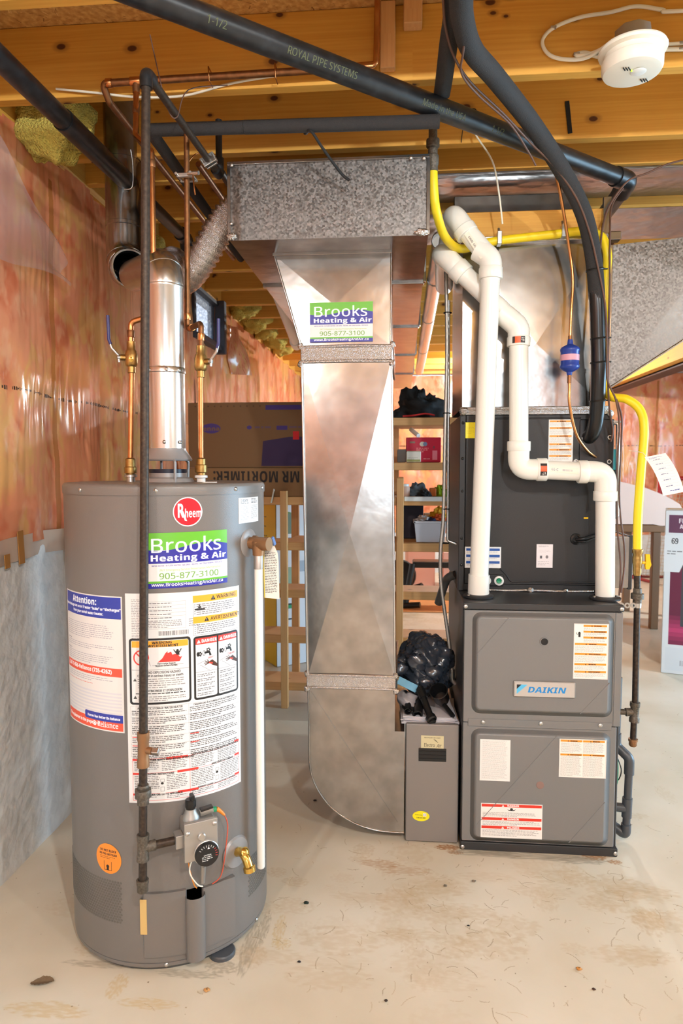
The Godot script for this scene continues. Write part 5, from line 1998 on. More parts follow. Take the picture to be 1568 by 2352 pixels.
	# white cables to it
	for q in [
		["white electrical cable looping over the joist face beside the smoke alarm", [V(1.3, 2.60, -2.06), V(0.768, 2.593, -2.06), V(0.712, 2.599, -2.06), V(0.641, 2.612, -2.06), V(0.57, 2.6, -2.06), V(0.488, 2.591, -2.06), V(0.416, 2.566, -2.06), V(0.387, 2.532, -2.06), V(0.406, 2.495, -2.06), V(0.454, 2.478, -2.058), V(0.514, 2.478, -2.05), V(0.572, 2.495, -2.0)]],
		["white electrical cable folded into a short hook left of the smoke alarm", [V(0.575, 2.488, -1.99), V(0.535, 2.491, -2.05), V(0.488, 2.484, -2.055), V(0.481, 2.491, -2.06), V(0.505, 2.494, -2.06), V(0.555, 2.472, -2.04), V(0.575, 2.48, -1.98)]],
		["white electrical cable leaving the smoke alarm box along the joist", [V(0.655, 2.49, -2.0), V(0.705, 2.503, -2.05), V(0.767, 2.506, -2.06), V(1.3, 2.51, -2.06)]],
		["lower white electrical cable leaving the smoke alarm box along the joist", [V(0.655, 2.478, -2.0), V(0.705, 2.492, -2.05), V(0.767, 2.491, -2.06), V(1.3, 2.48, -2.06)]]]:
		t = thing("electrical_cable", q[0], "cable", q[1][0], "white cables at the smoke alarm")
		b = MB.new()
		b.tube(curve(q[1], 8), 0.0062, 10, true, 0.8)
		part(t, "sheath", b, M.cable_white)
		b = MB.new()
		var sp: Vector3 = q[1][q[1].size() / 2]
		b.box(sp + V(0, 0, 0.002), V(0.016, 0.006, 0.012), 0.001)
		part(t, "staple", b, M.alu)
	t = thing("electrical_cable", "white cable sagging under the joist behind the copper main", "cable", V(-1.1, 2.45, -2.1))
	b = MB.new()
	b.tube(curve([V(-1.05, 2.47, -2.06), V(-0.92, 2.452, -2.06), V(-0.80, 2.440, -2.07), V(-0.66, 2.443, -2.08), V(-0.50, 2.462, -2.06), V(-0.3, 2.48, -2.055)], 6), 0.0035, 8)
	part(t, "sheath", b, M.cable_white)
	t = thing("felt_strip", "short black strip stuck upright on the joist behind the smoke alarm", "strip", V(0.56, 2.5, -2.47))
	b = MB.new()
	b.box(V(0.5575, 2.521, -2.4755), V(0.015, 0.108, 0.003), 0.001, Basis(Vector3.BACK, 0.12))
	part(t, "strip", b, M.black_matt)
	# yellow insulation at the head of the left wall
	insulation_lump(V(-1.19, 2.47, -2.28), V(0.15, 0.13, 0.13), 5, "yellow fibreglass insulation bulging out between the joists at the wall top")
	insulation_lump(V(-1.2, 2.36, -3.25), V(0.09, 0.08, 0.16), 6, "dim yellow fibreglass stuffed behind the flue riser")
	for i in 5:
		insulation_lump(V(-1.17, 2.49, -5.0 - 0.408 * i), V(0.14, 0.10, 0.12), 7 + i, "yellow fibreglass insulation tuft between far joists above the film", "far insulation tufts along the wall top")
	insulation_lump(V(-1.0, 2.35, -8.4), V(0.16, 0.14, 0.1), 15, "torn yellow fibreglass insulation in the far corner under the joists")
	t = thing("film_flap", "loose pink film flap hanging beside the small basement window", "film", V(-1.25, 1.9, -4.95))
	b = MB.new()
	var pts: Array = []
	for j in 8:
		for i in 6:
			var f := j / 7.0
			pts.append(V(-1.25 + 0.10 * i / 5.0 * (0.5 + f) + 0.01 * sin(i * 2.0 + j), 2.34 - 0.34 * f, -4.87 - 0.09 * i / 5.0 - 0.05 * f + 0.012 * sin(j * 1.7 + i)))
	b.sheet(pts, 6, 8)
	part(t, "film", b, M.film_plain)


func insulation_lump(c: Vector3, s: Vector3, sd: int, label: String, group := "") -> void:
	var t := thing("insulation_batt", label, "insulation", c - V(0, s.y, 0), group)
	var f := FastNoiseLite.new()
	f.seed = sd
	f.frequency = 1.1
	f.fractal_octaves = 3
	var b := MB.new()
	var pts: Array = []
	for j in 17:
		for i in 25:
			var th := PI * j / 16.0
			var ph := TAU * i / 24.0
			var n := V(sin(th) * cos(ph), cos(th), sin(th) * sin(ph))
			var k := 0.85 + 0.4 * f.get_noise_3d(n.x * 1.1, n.y * 1.1, n.z * 1.1) + 0.08 * f.get_noise_3d(n.x * 5, n.y * 5, n.z * 5)
			pts.append(c + n * s * k)
	b.sheet(pts, 25, 17)
	part(t, "fibre", b, M.batt)

# the dented skin of a sheet-metal panel, cross-broken to a low point in the middle
func cross_panel(b: MB, tl: Vector3, tr: Vector3, br: Vector3, bl: Vector3, mid: Vector3, out: Vector3) -> void:
	b.flat3(tl, tr, mid, out)
	b.flat3(tr, br, mid, out)
	b.flat3(br, bl, mid, out)
	b.flat3(bl, tl, mid, out)

func crumple(b: MB, c: Vector3, s: Vector3, sd: int) -> void:
	var f := FastNoiseLite.new()
	f.seed = sd
	f.frequency = 1.0
	var pts: Array = []
	for j in 9:
		for i in 13:
			var th := PI * j / 8.0
			var ph := TAU * i / 12.0
			var n := V(sin(th) * cos(ph), cos(th), sin(th) * sin(ph))
			pts.append(c + n * s * (0.8 + 0.5 * f.get_noise_3d(n.x * 3, n.y * 3, n.z * 3)))
	b.sheet(pts, 13, 9)

func build_return_duct() -> void:
	# trunk running back under the joists
	var t := thing("trunk_duct", "wide galvanized trunk duct with a mottled end panel under the joists", "duct", V(-0.24, 2.05, -2.2))
	var b := MB.new()
	var x0 := -0.556
	var x1 := 0.075
	var y0 := 2.052
	var y1 := 2.288
	b.flat(V(x0, y1, -2.2), V(x1, y1, -2.2), V(x1, y0, -2.2), V(x0, y0, -2.2), Vector3.BACK)
	part(t, "end_panel", b, M.spangle)
	b = MB.new()
	b.flat(V(x0, y0, -2.2), V(x1, y0, -2.2), V(x1, y0, -6.4), V(x0, y0, -6.4), Vector3.DOWN)
	b.flat(V(x0, y1, -2.2), V(x1, y1, -2.2), V(x1, y1, -6.4), V(x0, y1, -6.4), Vector3.UP)
	b.flat(V(x0, y0, -2.2), V(x0, y1, -2.2), V(x0, y1, -6.4), V(x0, y0, -6.4), Vector3.LEFT)
	b.flat(V(x1, y0, -2.2), V(x1, y1, -2.2), V(x1, y1, -6.4), V(x1, y0, -6.4), Vector3.RIGHT)
	b.flat(V(x0, y1, -6.4), V(x1, y1, -6.4), V(x1, y0, -6.4), V(x0, y0, -6.4), Vector3.FORWARD)
	part(t, "duct_skin", b, M.sheet)
	b = MB.new()
	b.box2(V(x0 - 0.004, y1 - 0.004, -2.204), V(x1 + 0.002, y1 + 0.006, -2.190), 0.001)
	b.box2(V(x0 - 0.005, y0, -2.203), V(x0 + 0.006, y1, -2.193), 0.001)
	b.box2(V(x1 - 0.006, y0, -2.203), V(x1 + 0.005, y1, -2.193), 0.001)
	part(t, "corner_seam", b, M.sheet)
	for q in [-2.75, -3.6, -4.5, -5.4]:
		b = MB.new()
		b.box2(V(x0 - 0.004, y0 - 0.008, q - 0.012), V(x1 + 0.004, y0 + 0.002, q + 0.012), 0.002)
		b.box2(V(x1, y0, q - 0.012), V(x1 + 0.012, y1, q + 0.012), 0.002)
		part(t, "drive_cleat", b, M.sheet)
	b = MB.new()
	crumple(b, V(x1 - 0.02, y0 + 0.008, -2.195), V(0.028, 0.014, 0.012), 4)
	crumple(b, V(x0 + 0.008, y0 + 0.012, -2.195), V(0.02, 0.014, 0.01), 5)
	part(t, "foil_tape", b, M.foil)
	for q in [V(x0 + 0.012, y1 - 0.006, -2.188), V(x1 - 0.015, y1 - 0.008, -2.188), V(x1 - 0.055, y1 - 0.006, -2.188), V(x0 + 0.008, y0 + 0.05, -2.188)]:
		put(t, "screw", M.screw_mesh, M.zinc, Transform3D(Basis(), q))
	# return drop
	t = thing("return_duct", "tall galvanized return air duct dropping from the trunk to the air cleaner", "duct", V(-0.18, 0.03, -2.36))
	var zf := -2.36
	var zb := -2.86
	# transition
	b = MB.new()
	var tl := V(-0.441, 2.052, zf)
	var tr := V(-0.044, 2.052, zf)
	var bl := V(-0.347, 1.736, zf)
	var br := V(-0.041, 1.742, zf)
	var fold := V(-0.235, 1.88, zf + 0.0035)
	b.flat3(tl, tr, fold, Vector3.BACK)
	b.flat3(tr, br, fold, Vector3.BACK)
	b.flat3(br, bl, fold, Vector3.BACK)
	b.flat3(bl, tl, fold, Vector3.BACK)
	b.flat(tl, bl, V(bl.x, bl.y, zb), V(tl.x, tl.y, zb), Vector3.LEFT)
	b.flat(tr, br, V(br.x, br.y, zb), V(tr.x, tr.y, zb), Vector3.RIGHT)
	b.flat(V(tl.x, tl.y, zb), V(tr.x, tr.y, zb), V(br.x, br.y, zb), V(bl.x, bl.y, zb), Vector3.FORWARD)
	part(t, "transition", b, M.sheet)
	b = MB.new()
	b.box2(V(-0.446, 2.046, zf - 0.002), V(-0.040, 2.056, zf + 0.012), 0.002)
	part(t, "top_flange", b, M.sheet)
	b = MB.new()
	b.box(V(-0.3945, 1.894, zf + 0.002), V(0.006, 0.331, 0.008), 0.002, Basis(Vector3.BACK, 0.2888))
	b.box(V(-0.0425, 1.897, zf + 0.002), V(0.005, 0.31, 0.008), 0.002)
	part(t, "corner_seam", b, M.sheet)
	sticker(t, "company_sticker", V(-0.319, 1.7545, zf + 0.0040), V(0.2155, 0.001, 0), V(0, 0.1335, 0), M.brooks, "green and blue heating company sticker")
	# foil-taped collars
	for q in [[1.683, 1.744, -0.352, -0.037], [0.543, 0.598, -0.334, -0.019]]:
		b = MB.new()
		b.box2(V(q[2], q[0] + 0.010, zb), V(q[3], q[1] - 0.006, zf + 0.006), 0.003)
		part(t, "collar", b, M.foil)
		b = MB.new()
		for e in [q[0] + 0.006, q[1] - 0.004]:
			b.tube([V(q[2] - 0.002, e, zf + 0.004), V((q[2] + q[3]) * 0.5, e + 0.002, zf + 0.007), V(q[3] + 0.002, e, zf + 0.004)], 0.0045, 8)
			b.tube([V(q[3] + 0.001, e, zf + 0.004), V(q[3] + 0.001, e, zb)], 0.0045, 8)
		part(t, "taped_joint", b, M.foil)
		b = MB.new()
		for e in [[q[2], q[0]], [q[3], q[0]], [q[2], q[1]], [q[3], q[1]]]:
			crumple(b, V(e[0], e[1], zf + 0.003), V(0.012, 0.014, 0.008), int(e[1] * 100))
		part(t, "tape_end", b, M.foil)
	# straight drop, cross-broken
	b = MB.new()
	tl = V(-0.345, 1.688, zf)
	tr = V(-0.041, 1.69, zf)
	bl = V(-0.329, 0.593, zf)
	br = V(-0.024, 0.595, zf)
	cross_panel(b, tl, tr, br, bl, V(-0.182, 1.102, zf + 0.010), Vector3.BACK)
	part(t, "drop_front", b, M.sheet)
	b = MB.new()
	b.flat(tl, bl, V(bl.x, bl.y, zb), V(tl.x, tl.y, zb), Vector3.LEFT)
	b.flat(tr, br, V(br.x, br.y, zb), V(tr.x, tr.y, zb), Vector3.RIGHT)
	b.flat(V(tl.x, tl.y, zb), V(tr.x, tr.y, zb), V(br.x, br.y, zb), V(bl.x, bl.y, zb), Vector3.FORWARD)
	part(t, "drop_sides", b, M.sheet)
	b = MB.new()
	b.box((tl + bl) * 0.5 + V(-0.002, 0, 0.002), V(0.008, tl.y - bl.y, 0.012), 0.003, Basis(Vector3.BACK, atan2(bl.x - tl.x, tl.y - bl.y)))
	b.box((tr + br) * 0.5 + V(0.002, 0, 0.0), V(0.006, tr.y - br.y, 0.008), 0.002, Basis(Vector3.BACK, atan2(br.x - tr.x, tr.y - br.y)))
	part(t, "corner_seam", b, M.shiny)
	# curved boot into the cleaner
	var o := PackedVector2Array([Vector2(-0.329, 0.548), Vector2(-0.328, 0.48), Vector2(-0.326, 0.30)])
	for k in 15:
		var a := PI * (1.0 + 0.5 * k / 14.0)
		o.append(Vector2(-0.035 + 0.291 * cos(a), 0.285 + 0.255 * sin(a)))
	o.append(Vector2(0.012, 0.030))
	o.append(Vector2(0.012, 0.398))
	o.append(Vector2(-0.022, 0.398))
	o.append(Vector2(-0.022, 0.548))
	b = MB.new()
	b.prism(o, V(0, 0, zf), Vector3.RIGHT, Vector3.UP, 0.48)
	part(t, "boot", b, M.sheet)
	b = MB.new()
	var rim: Array = []
	for i in range(0, o.size() - 3):
		rim.append(V(o[i].x, o[i].y, zf + 0.0005))
	b.tube(rim, 0.0032, 8)
	part(t, "boot_seam", b, M.sheet)
	b = MB.new()
	b.box(V(-0.165, 0.30, zf + 0.0004), V(0.002, 0.56, 0.0016), 0.0006, Basis(Vector3.BACK, 0.585))
	part(t, "boot_crease", b, M.sheet)
	# flexible branch duct off the trunk
	t = thing("flexible_duct", "silver corrugated flexible duct curving down from the side of the trunk", "duct", V(-0.63, 2.2, -2.42))
	var pth := curve([V(-0.553, 2.235, -2.42), V(-0.60, 2.225, -2.42), V(-0.65, 2.165, -2.42), V(-0.705, 2.085, -2.43), V(-0.772, 2.025, -2.47), V(-0.86, 2.015, -2.56), V(-0.93, 2.06, -2.72), V(-0.95, 2.2, -2.82)], 18)
	var rr: Array = []
	for i in pth.size():
		rr.append(0.050 + (0.005 if i % 4 < 2 else -0.002))
	b = MB.new()
	b.tube(pth, rr, 26, false)
	part(t, "corrugated_hose", b, M.foil)
	b = MB.new()
	b.lathe([Vector2(0.05, 0.0), Vector2(0.066, 0.0), Vector2(0.066, 0.006), Vector2(0.05, 0.006)], V(-0.563, 2.235, -2.42), Vector3.RIGHT, 24)
	part(t, "collar", b, M.sheet)


func build_air_cleaner() -> void:
	var t := thing("air_cleaner", "grey air cleaner cabinet with a black handle slot beside the furnace", "air cleaner", V(0.108, 0, -2.36))
	var b := MB.new()
	b.box2(V(0.018, 0.004, -2.95), V(0.200, 0.418, -2.372), 0.003)
	part(t, "cabinet", b, M.sheet)
	b = MB.new()
	b.box2(V(0.0165, 0.003, -2.371), V(0.2025, 0.431, -2.352), 0.005)
	part(t, "door", b, M.cleaner)
	b = MB.new()
	b.box2(V(0.062, 0.298, -2.354), V(0.158, 0.345, -2.3495), 0.001)
	var h := part(t, "handle", b, M.black)
	for k in 3:
		b = MB.new()
		b.box2(V(0.063, 0.306 + k * 0.013, -2.350), V(0.157, 0.310 + k * 0.013, -2.3475), 0.001)
		part(h, "handle_rib", b, M.black_matt)
	var c := Canvas.new(360, 200, srgb(206, 196, 156))
	c.text("HIGH EFFICIENCY AIR CLEANER", 180, 40, 20, srgb(90, 80, 66), 0.92, false, false, 1)
	c.text("Electro", 46, 178, 78, srgb(58, 52, 46), 0.72)
	c.text("Air", 238, 184, 78, srgb(58, 52, 46), 0.74, false, false, 0, 0.2)
	for k in 3:
		var pp := PackedVector2Array()
		c.line(Vector2(200 + k * 10, 56 + k * 12), Vector2(232 + k * 10, 66 + k * 12), 5, srgb(58, 52, 46))
		c.line(Vector2(232 + k * 10, 66 + k * 12), Vector2(252 + k * 10, 96 + k * 8), 5, srgb(58, 52, 46))
	sticker(t, "name_plate", V(0.070, 0.345, -2.3525), V(0.079, 0, 0), V(0, 0.045, 0), c.material(0.4))
	c = Canvas.new(256, 160, srgb(246, 232, 24))
	c.fine(40, 60, 110, 1, 14, 7, srgb(110, 100, 40), 1.0)
	c.rect(158, 34, 50, 50, srgb(236, 236, 240))
	c.frame(168, 44, 30, 30, 5, srgb(120, 120, 140))
	c.text("1-800-267-8090", 128, 116, 24, srgb(80, 72, 30), 0.84, true, false, 1)
	b = MB.new()
	for k in 36:
		var a0 := TAU * k / 36
		var a1 := TAU * (k + 1) / 36
		var cc := V(0.072, 0.098, -2.3512)
		b.tri(cc, cc + V(cos(a0) * 0.0298, sin(a0) * 0.0185, 0), cc + V(cos(a1) * 0.0298, sin(a1) * 0.0185, 0), Vector3.BACK, Vector3.BACK, Vector3.BACK, Vector2(0.5, 0.5), Vector2(0.5 + 0.5 * cos(a0), 0.5 - 0.5 * sin(a0)), Vector2(0.5 + 0.5 * cos(a1), 0.5 - 0.5 * sin(a1)))
	part(t, "oval_sticker", b, c.material(0.4), "yellow oval service sticker")
	# things on top of it: papers, wrapped bag, black plastic fittings
	t = thing("paper_stack", "loose white manuals lying on top of the air cleaner", "papers", V(0.1, 0.419, -2.45))
	var rng := RandomNumberGenerator.new()
	rng.seed = 5
	for k in 6:
		b = MB.new()
		b.box(V(0.098 + rng.randf_range(-0.004, 0.004), 0.4215 + k * 0.0042, -2.508), V(0.205 - k * 0.006, 0.0034, 0.25), 0.0008, Basis(Vector3.UP, rng.randf_range(-0.06, 0.06)))
		part(t, "booklet", b, mat(srgb(224, 218, 222).darkened(rng.randf() * 0.06), 0.7))
	var film := mat(srgb(52, 58, 68), 0.18)
	film.metallic_specular = 0.7
	t = thing("plastic_bag", "crumpled dark grey plastic bag heaped above the air cleaner", "bag", V(0.08, 0.447, -2.62))
	var f := FastNoiseLite.new()
	f.seed = 3
	f.frequency = 1.0
	f.fractal_octaves = 2
	b = MB.new()
	var pts: Array = []
	for j in 49:
		for i in 73:
			var th := PI * j / 48.0
			var ph := TAU * i / 72.0
			var n := V(sin(th) * cos(ph), cos(th), sin(th) * sin(ph))
			var w1 := f.get_noise_3d(n.x * 1.1, n.y * 1.1, n.z * 1.1)
			var w2 := f.get_noise_3d(n.x * 2.2 + 5.0, n.y * 1.4, n.z * 2.2)
			var k := 0.90 + 0.20 * w1 + 0.035 * sin(ph * 8.0 + 9.0 * w2 + th * 2.0) * sin(th) + 0.03 * sin(th * 11.0 + 7.0 * w1 + ph) + 0.05 * absf(w2)
			pts.append(V(0.092, 0.56, -2.64) + n * V(0.122, 0.128, 0.13) * k)
	b.sheet(pts, 73, 49)
	part(t, "bag_skin", b, film)
	b = MB.new()
	for q in [[0.06, 0.60, -2.53, 0.05], [0.12, 0.56, -2.53, 0.045], [-0.005, 0.57, -2.54, 0.04], [0.09, 0.53, -2.52, 0.035]]:
		crumple(b, V(q[0], q[1], q[2]), V(q[3], q[3] * 0.8, 0.03), int(q[0] * 1000))
	part(t, "bag_fold", b, film)
	t = thing("blue_wrapper", "pale blue wrapper tucked under the grey plastic bag", "wrapper", V(0.0, 0.52, -2.5))
	b = MB.new()
	b.box(V(0.022, 0.532, -2.47), V(0.075, 0.004, 0.03), 0.001, Basis(Vector3.BACK, -0.45) * Basis(Vector3.RIGHT, 0.9))
	part(t, "sheet", b, mat(srgb(120, 176, 206), 0.3))
	t = thing("clear_wrapper", "crinkled clear plastic wrapper lying on the manuals", "wrapper", V(0.03, 0.45, -2.42))
	b = MB.new()
	crumple(b, V(0.02, 0.482, -2.46), V(0.045, 0.032, 0.05), 8)
	part(t, "sheet", b, mat(srgb(150, 146, 150), 0.2))
	# black plastic vent fittings
	var k0 := [
		["black plastic funnel-shaped vent cap lying on the manuals", V(0.045, 0.478, -2.44), 0],
		["black plastic vent tee tipped on its side on the manuals", V(0.088, 0.46, -2.41), 1],
		["black plastic cup-shaped vent fitting leaning on the grey bag", V(0.135, 0.50, -2.44), 2],
		["short black plastic pipe stub pointing out from the heap on the air cleaner", V(0.06, 0.456, -2.40), 3]]
	for q in k0:
		var p: Vector3 = q[1]
		t = thing("vent_fitting", q[0], "fitting", p - V(0, 0.03, 0), "black plastic fittings on the air cleaner")
		b = MB.new()
		match q[2]:
			0:
				b.lathe([Vector2(0.0, 0.0), Vector2(0.042, 0.004), Vector2(0.045, 0.010), Vector2(0.03, 0.014), Vector2(0.012, 0.02), Vector2(0.011, 0.05)], p, V(0.1, -0.85, -0.35).normalized(), 24)
			1:
				b.tube([p + V(-0.02, 0.06, -0.05), p + V(0.022, -0.024, 0.055)], 0.0125, 16)
				b.tube([p + V(-0.02, 0.06, -0.05), p + V(-0.006, 0.036, -0.02)], 0.016, 16)
				b.lathe([Vector2(0.013, 0.0), Vector2(0.019, 0.002), Vector2(0.019, 0.016), Vector2(0.014, 0.02)], p + V(0.014, -0.01, 0.036), V(0.4, -0.45, 0.8).normalized(), 16)
			2:
				b.lathe([Vector2(0.024, -0.06), Vector2(0.028, -0.05), Vector2(0.032, 0.0), Vector2(0.034, 0.002), Vector2(0.031, 0.003), Vector2(0.024, -0.045), Vector2(0.0, -0.046)], p + V(0, 0.02, 0), V(-0.25, 0.75, 0.6).normalized(), 24)
				b.tube([p + V(0.02, -0.03, 0.0), p + V(0.048, -0.052, 0.05)], 0.0085, 10)
			3:
				b.lathe([Vector2(0.0, -0.05), Vector2(0.014, -0.05), Vector2(0.014, -0.012), Vector2(0.018, -0.01), Vector2(0.018, 0.016), Vector2(0.0125, 0.016), Vector2(0.0125, -0.02), Vector2(0.0, -0.02)], p, V(-0.1, -0.3, 0.95).normalized(), 18)
				b.lathe([Vector2(0.0, -0.05), Vector2(0.013, -0.05), Vector2(0.013, 0.012), Vector2(0.0105, 0.012), Vector2(0.0105, -0.02), Vector2(0.0, -0.02)], p + V(-0.036, 0.006, -0.004), V(-0.05, -0.3, 0.95).normalized(), 18)
		part(t, "shell", b, M.black)

func warn_label(w: int, h: int, bands: Array, col: Color, words: Array, cols := 1, icon := false) -> StandardMaterial3D:
	var c := Canvas.new(w, h, srgb(240, 237, 232))
	c.frame(3, 3, w - 6, h - 6, 2, srgb(190, 186, 180))
	var bh := 18.0
	for i in bands.size():
		var y: float = bands[i] * h
		var nx: float = (bands[i + 1] * h) if i + 1 < bands.size() else h - 6.0
		var cw := (w - 20.0) / cols
		for q in cols:
			var x0 := 10.0 + q * cw
			if icon and i < 3: x0 += w * 0.24
			var ww := cw - 6.0 - (w * 0.24 if icon and i < 3 else 0.0)
			c.rect(x0, y, ww, bh, col)
			var dark := srgb(60, 36, 10) if col.g > 0.45 else Color.WHITE
			c.warn(x0 + ww * 0.36, y + 3, 12, dark, col)
			c.text(words[i % words.size()], x0 + ww * 0.44, y + 15, 14, dark, 0.95, true)
			c.fine(x0 + 3, y + bh + 6, ww - 6, int((nx - y - bh - 8) / 8.0), 8, 3, srgb(168, 164, 160))
	if icon:
		c.disc(w * 0.16, h * 0.18, 11, 16, srgb(26, 24, 24))
		c.rect(w * 0.16 - 9, h * 0.19, 18, 26, srgb(26, 24, 24))
		c.line(Vector2(w * 0.06, h * 0.16), Vector2(w * 0.1, h * 0.2), 4, srgb(26, 24, 24))
	return c.material(0.45)

func build_furnace() -> void:
	var t := thing("furnace", "grey two-door gas furnace with a blue lettered badge standing on the floor", "furnace", V(0.473, 0, -2.32))
	var x0 := 0.209
	var x1 := 0.737
	var b := MB.new()
	b.box2(V(x0, 0.0, -3.05), V(x1, 0.868, -2.338), 0.004)
	part(t, "casing", b, M.furnace_dark)
	b = MB.new()
	b.box2(V(x0 - 0.001, 0.846, -2.345), V(x1 + 0.001, 0.869, -2.320), 0.003)
	part(t, "top_rail", b, M.furnace_dark)
	b = MB.new()
	b.box2(V(x0 - 0.001, 0.0, -2.345), V(x1 + 0.001, 0.030, -2.320), 0.003)
	part(t, "bottom_rail", b, M.furnace_dark)
	# doors
	b = MB.new()
	b.box2(V(x0 + 0.003, 0.454, -2.340), V(x1 - 0.004, 0.844, -2.322), 0.003)
	b.pillow(V(0.4735, 0.662, -2.322), Vector3.RIGHT, Vector3.UP, 0.468, 0.352, 0.03, 0.020, 0.009)
	var up := part(t, "upper_door", b, M.furnace)
	b = MB.new()
	b.box2(V(x1 - 0.026, 0.456, -2.322), V(x1 - 0.003, 0.843, -2.3195), 0.001)
	part(up, "side_flange", b, M.furnace)
	b = MB.new()
	b.box2(V(x0 + 0.003, 0.031, -2.340), V(x1 - 0.012, 0.4525, -2.324), 0.003)
	b.pillow(V(0.473, 0.234, -2.324), Vector3.RIGHT, Vector3.UP, 0.466, 0.398, 0.03, 0.020, 0.009)
	var lowd := part(t, "lower_door", b, M.furnace)
	b = MB.new()
	b.box2(V(x0 + 0.02, 0.4415, -2.325), V(x1 - 0.03, 0.468, -2.3200), 0.001)
	part(t, "door_seam", b, M.furnace)
	# pressed creases across the corners of the doors
	for q in [[up, V(0.359, 0.821, -2.313), V(0.256, 0.695, -2.313)], [up, V(0.694, 0.607, -2.313), V(0.601, 0.499, -2.313)], [lowd, V(0.527, 0.419, -2.315), V(0.262, 0.096, -2.315)], [lowd, V(0.69, 0.194, -2.315), V(0.573, 0.046, -2.315)]]:
		b = MB.new()
		b.tube([q[1], q[2]], 0.0016, 6)
		part(q[0], "crease", b, M.furnace)
	for q in [[0.28, 0.457, -2.318], [0.473, 0.459, -2.318], [0.669, 0.459, -2.318], [0.216, 0.857, -2.319], [0.729, 0.857, -2.319], [0.215, 0.012, -2.319], [0.730, 0.014, -2.319]]:
		put(t, "screw", M.screw_mesh, M.zinc, Transform3D(Basis().scaled(Vector3(1.25, 1.25, 1.0)), V(q[0], q[1], q[2])))
	# sight holes
	b = MB.new()
	b.lathe([Vector2(0.016, 0.0), Vector2(0.015, 0.003), Vector2(0.012, 0.003), Vector2(0.012, 0.0)], V(0.478, 0.743, -2.3135), Vector3.BACK, 24)
	var ho := part(up, "sight_hole", b, M.furnace)
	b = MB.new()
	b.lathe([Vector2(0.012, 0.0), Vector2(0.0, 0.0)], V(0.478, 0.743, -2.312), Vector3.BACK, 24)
	part(ho, "hole_shade", b, M.black)  # black disc painted for the shade inside the open hole, no glass
	b = MB.new()
	b.lathe([Vector2(0.014, 0.0), Vector2(0.012, 0.002), Vector2(0.0, 0.002)], V(0.474, 0.245, -2.3155), Vector3.BACK, 24)
	part(lowd, "plug", b, mat(srgb(140, 112, 104), 0.5))
	# badge
	var c := Canvas.new(560, 148, srgb(190, 184, 178))
	c.poly(PackedVector2Array([Vector2(18, 24), Vector2(62, 24), Vector2(18, 72)]), srgb(18, 20, 28))
	c.poly(PackedVector2Array([Vector2(62, 24), Vector2(120, 24), Vector2(18, 124), Vector2(18, 72)]), srgb(92, 188, 232))
	c.text("DAIKIN", 104, 106, 84, srgb(14, 132, 208), 1.22, true, false, 0, 0.22)
	b = MB.new()
	b.box2(V(0.377, 0.552, -2.316), V(0.583, 0.608, -2.306), 0.004)
	var bd := part(t, "badge", b, mat(srgb(168, 162, 156), 0.35, 0.3))
	sticker(bd, "badge_print", V(0.382, 0.556, -2.3062), V(0.196, 0, 0), V(0, 0.048, 0), c.material(0.35))
	# labels
	sticker(t, "warning_label", V(0.574, 0.619, -2.3132), V(0.113, 0, 0), V(0, 0.188, 0), warn_label(300, 500, [0.02, 0.125, 0.23, 0.35, 0.53, 0.715, 0.85], srgb(240, 152, 44), ["WARNING", "AVERTISSEMENT", "ADVERTENCIA", "WARNING", "AVERTISSEMENT", "WARNING", "AVERTISSEMENT"], 1, true), "white label with orange warning bands")
	c = Canvas.new(240, 340, srgb(236, 233, 230))
	c.fine(20, 10, 200, 40, 8, 2, srgb(176, 172, 170))
	c.rect(14, 8, 1, 324, srgb(190, 186, 184))
	sticker(t, "parts_label", V(0.270, 0.254, -2.3152), V(0.102, 0, 0), V(0, 0.145, 0), c.material(0.45))
	sticker(t, "notice_label", V(0.535, 0.277, -2.3152), V(0.155, 0, 0), V(0, 0.133, 0), warn_label(420, 350, [0.02, 0.38], srgb(240, 152, 44), ["WARNING", "AVERTISSEMENT"], 2), "white label with two orange bands")
	c = Canvas.new(500, 300, srgb(240, 236, 232))
	for q in [[6, "DANGER"], [122, "DANGER"], [196, "PELIGRO"]]:
		c.rect(6, q[0], 488, 24, srgb(226, 58, 40))
		c.warn(180, q[0] + 3, 18, Color.WHITE, srgb(226, 58, 40))
		c.text(q[1], 212, q[0] + 20, 22, Color.WHITE, 1.1, true)
	c.disc(250, 48, 12, 12, srgb(40, 36, 36))
	c.poly(PackedVector2Array([Vector2(216, 48), Vector2(250, 60), Vector2(284, 46), Vector2(270, 62), Vector2(230, 62)]), srgb(40, 36, 36))
	c.fine(14, 78, 470, 4, 10, 4, srgb(160, 156, 154))
	c.fine(14, 154, 470, 4, 10, 4, srgb(160, 156, 154))
	c.fine(14, 228, 470, 6, 10, 4, srgb(160, 156, 154))
	sticker(t, "danger_label", V(0.276, 0.052, -2.3152), V(0.207, 0.002, 0), V(0, 0.122, 0), c.material(0.45), "white label with three red danger bands")
	# wiring that shows past the right edge
	for q in [[V(0.742, 0.36, -2.40), V(0.752, 0.30, -2.39), V(0.748, 0.23, -2.38), V(0.742, 0.27, -2.40), M.green], [V(0.742, 0.34, -2.40), V(0.764, 0.28, -2.39), V(0.755, 0.24, -2.39), V(0.742, 0.25, -2.40), M.black], [V(0.742, 0.78, -2.42), V(0.756, 0.74, -2.40), V(0.754, 0.70, -2.40), V(0.745, 0.60, -2.40), M.wire_red]]:
		b = MB.new()
		b.tube(curve([q[0], q[1], q[2], q[3]], 6), 0.002, 6)
		part(t, "wire", b, q[4])
	b = MB.new()
	b.box2(V(0.745, 0.715, -2.41), V(0.757, 0.755, -2.40), 0.002)
	part(t, "connector", b, M.white)
	b = MB.new()
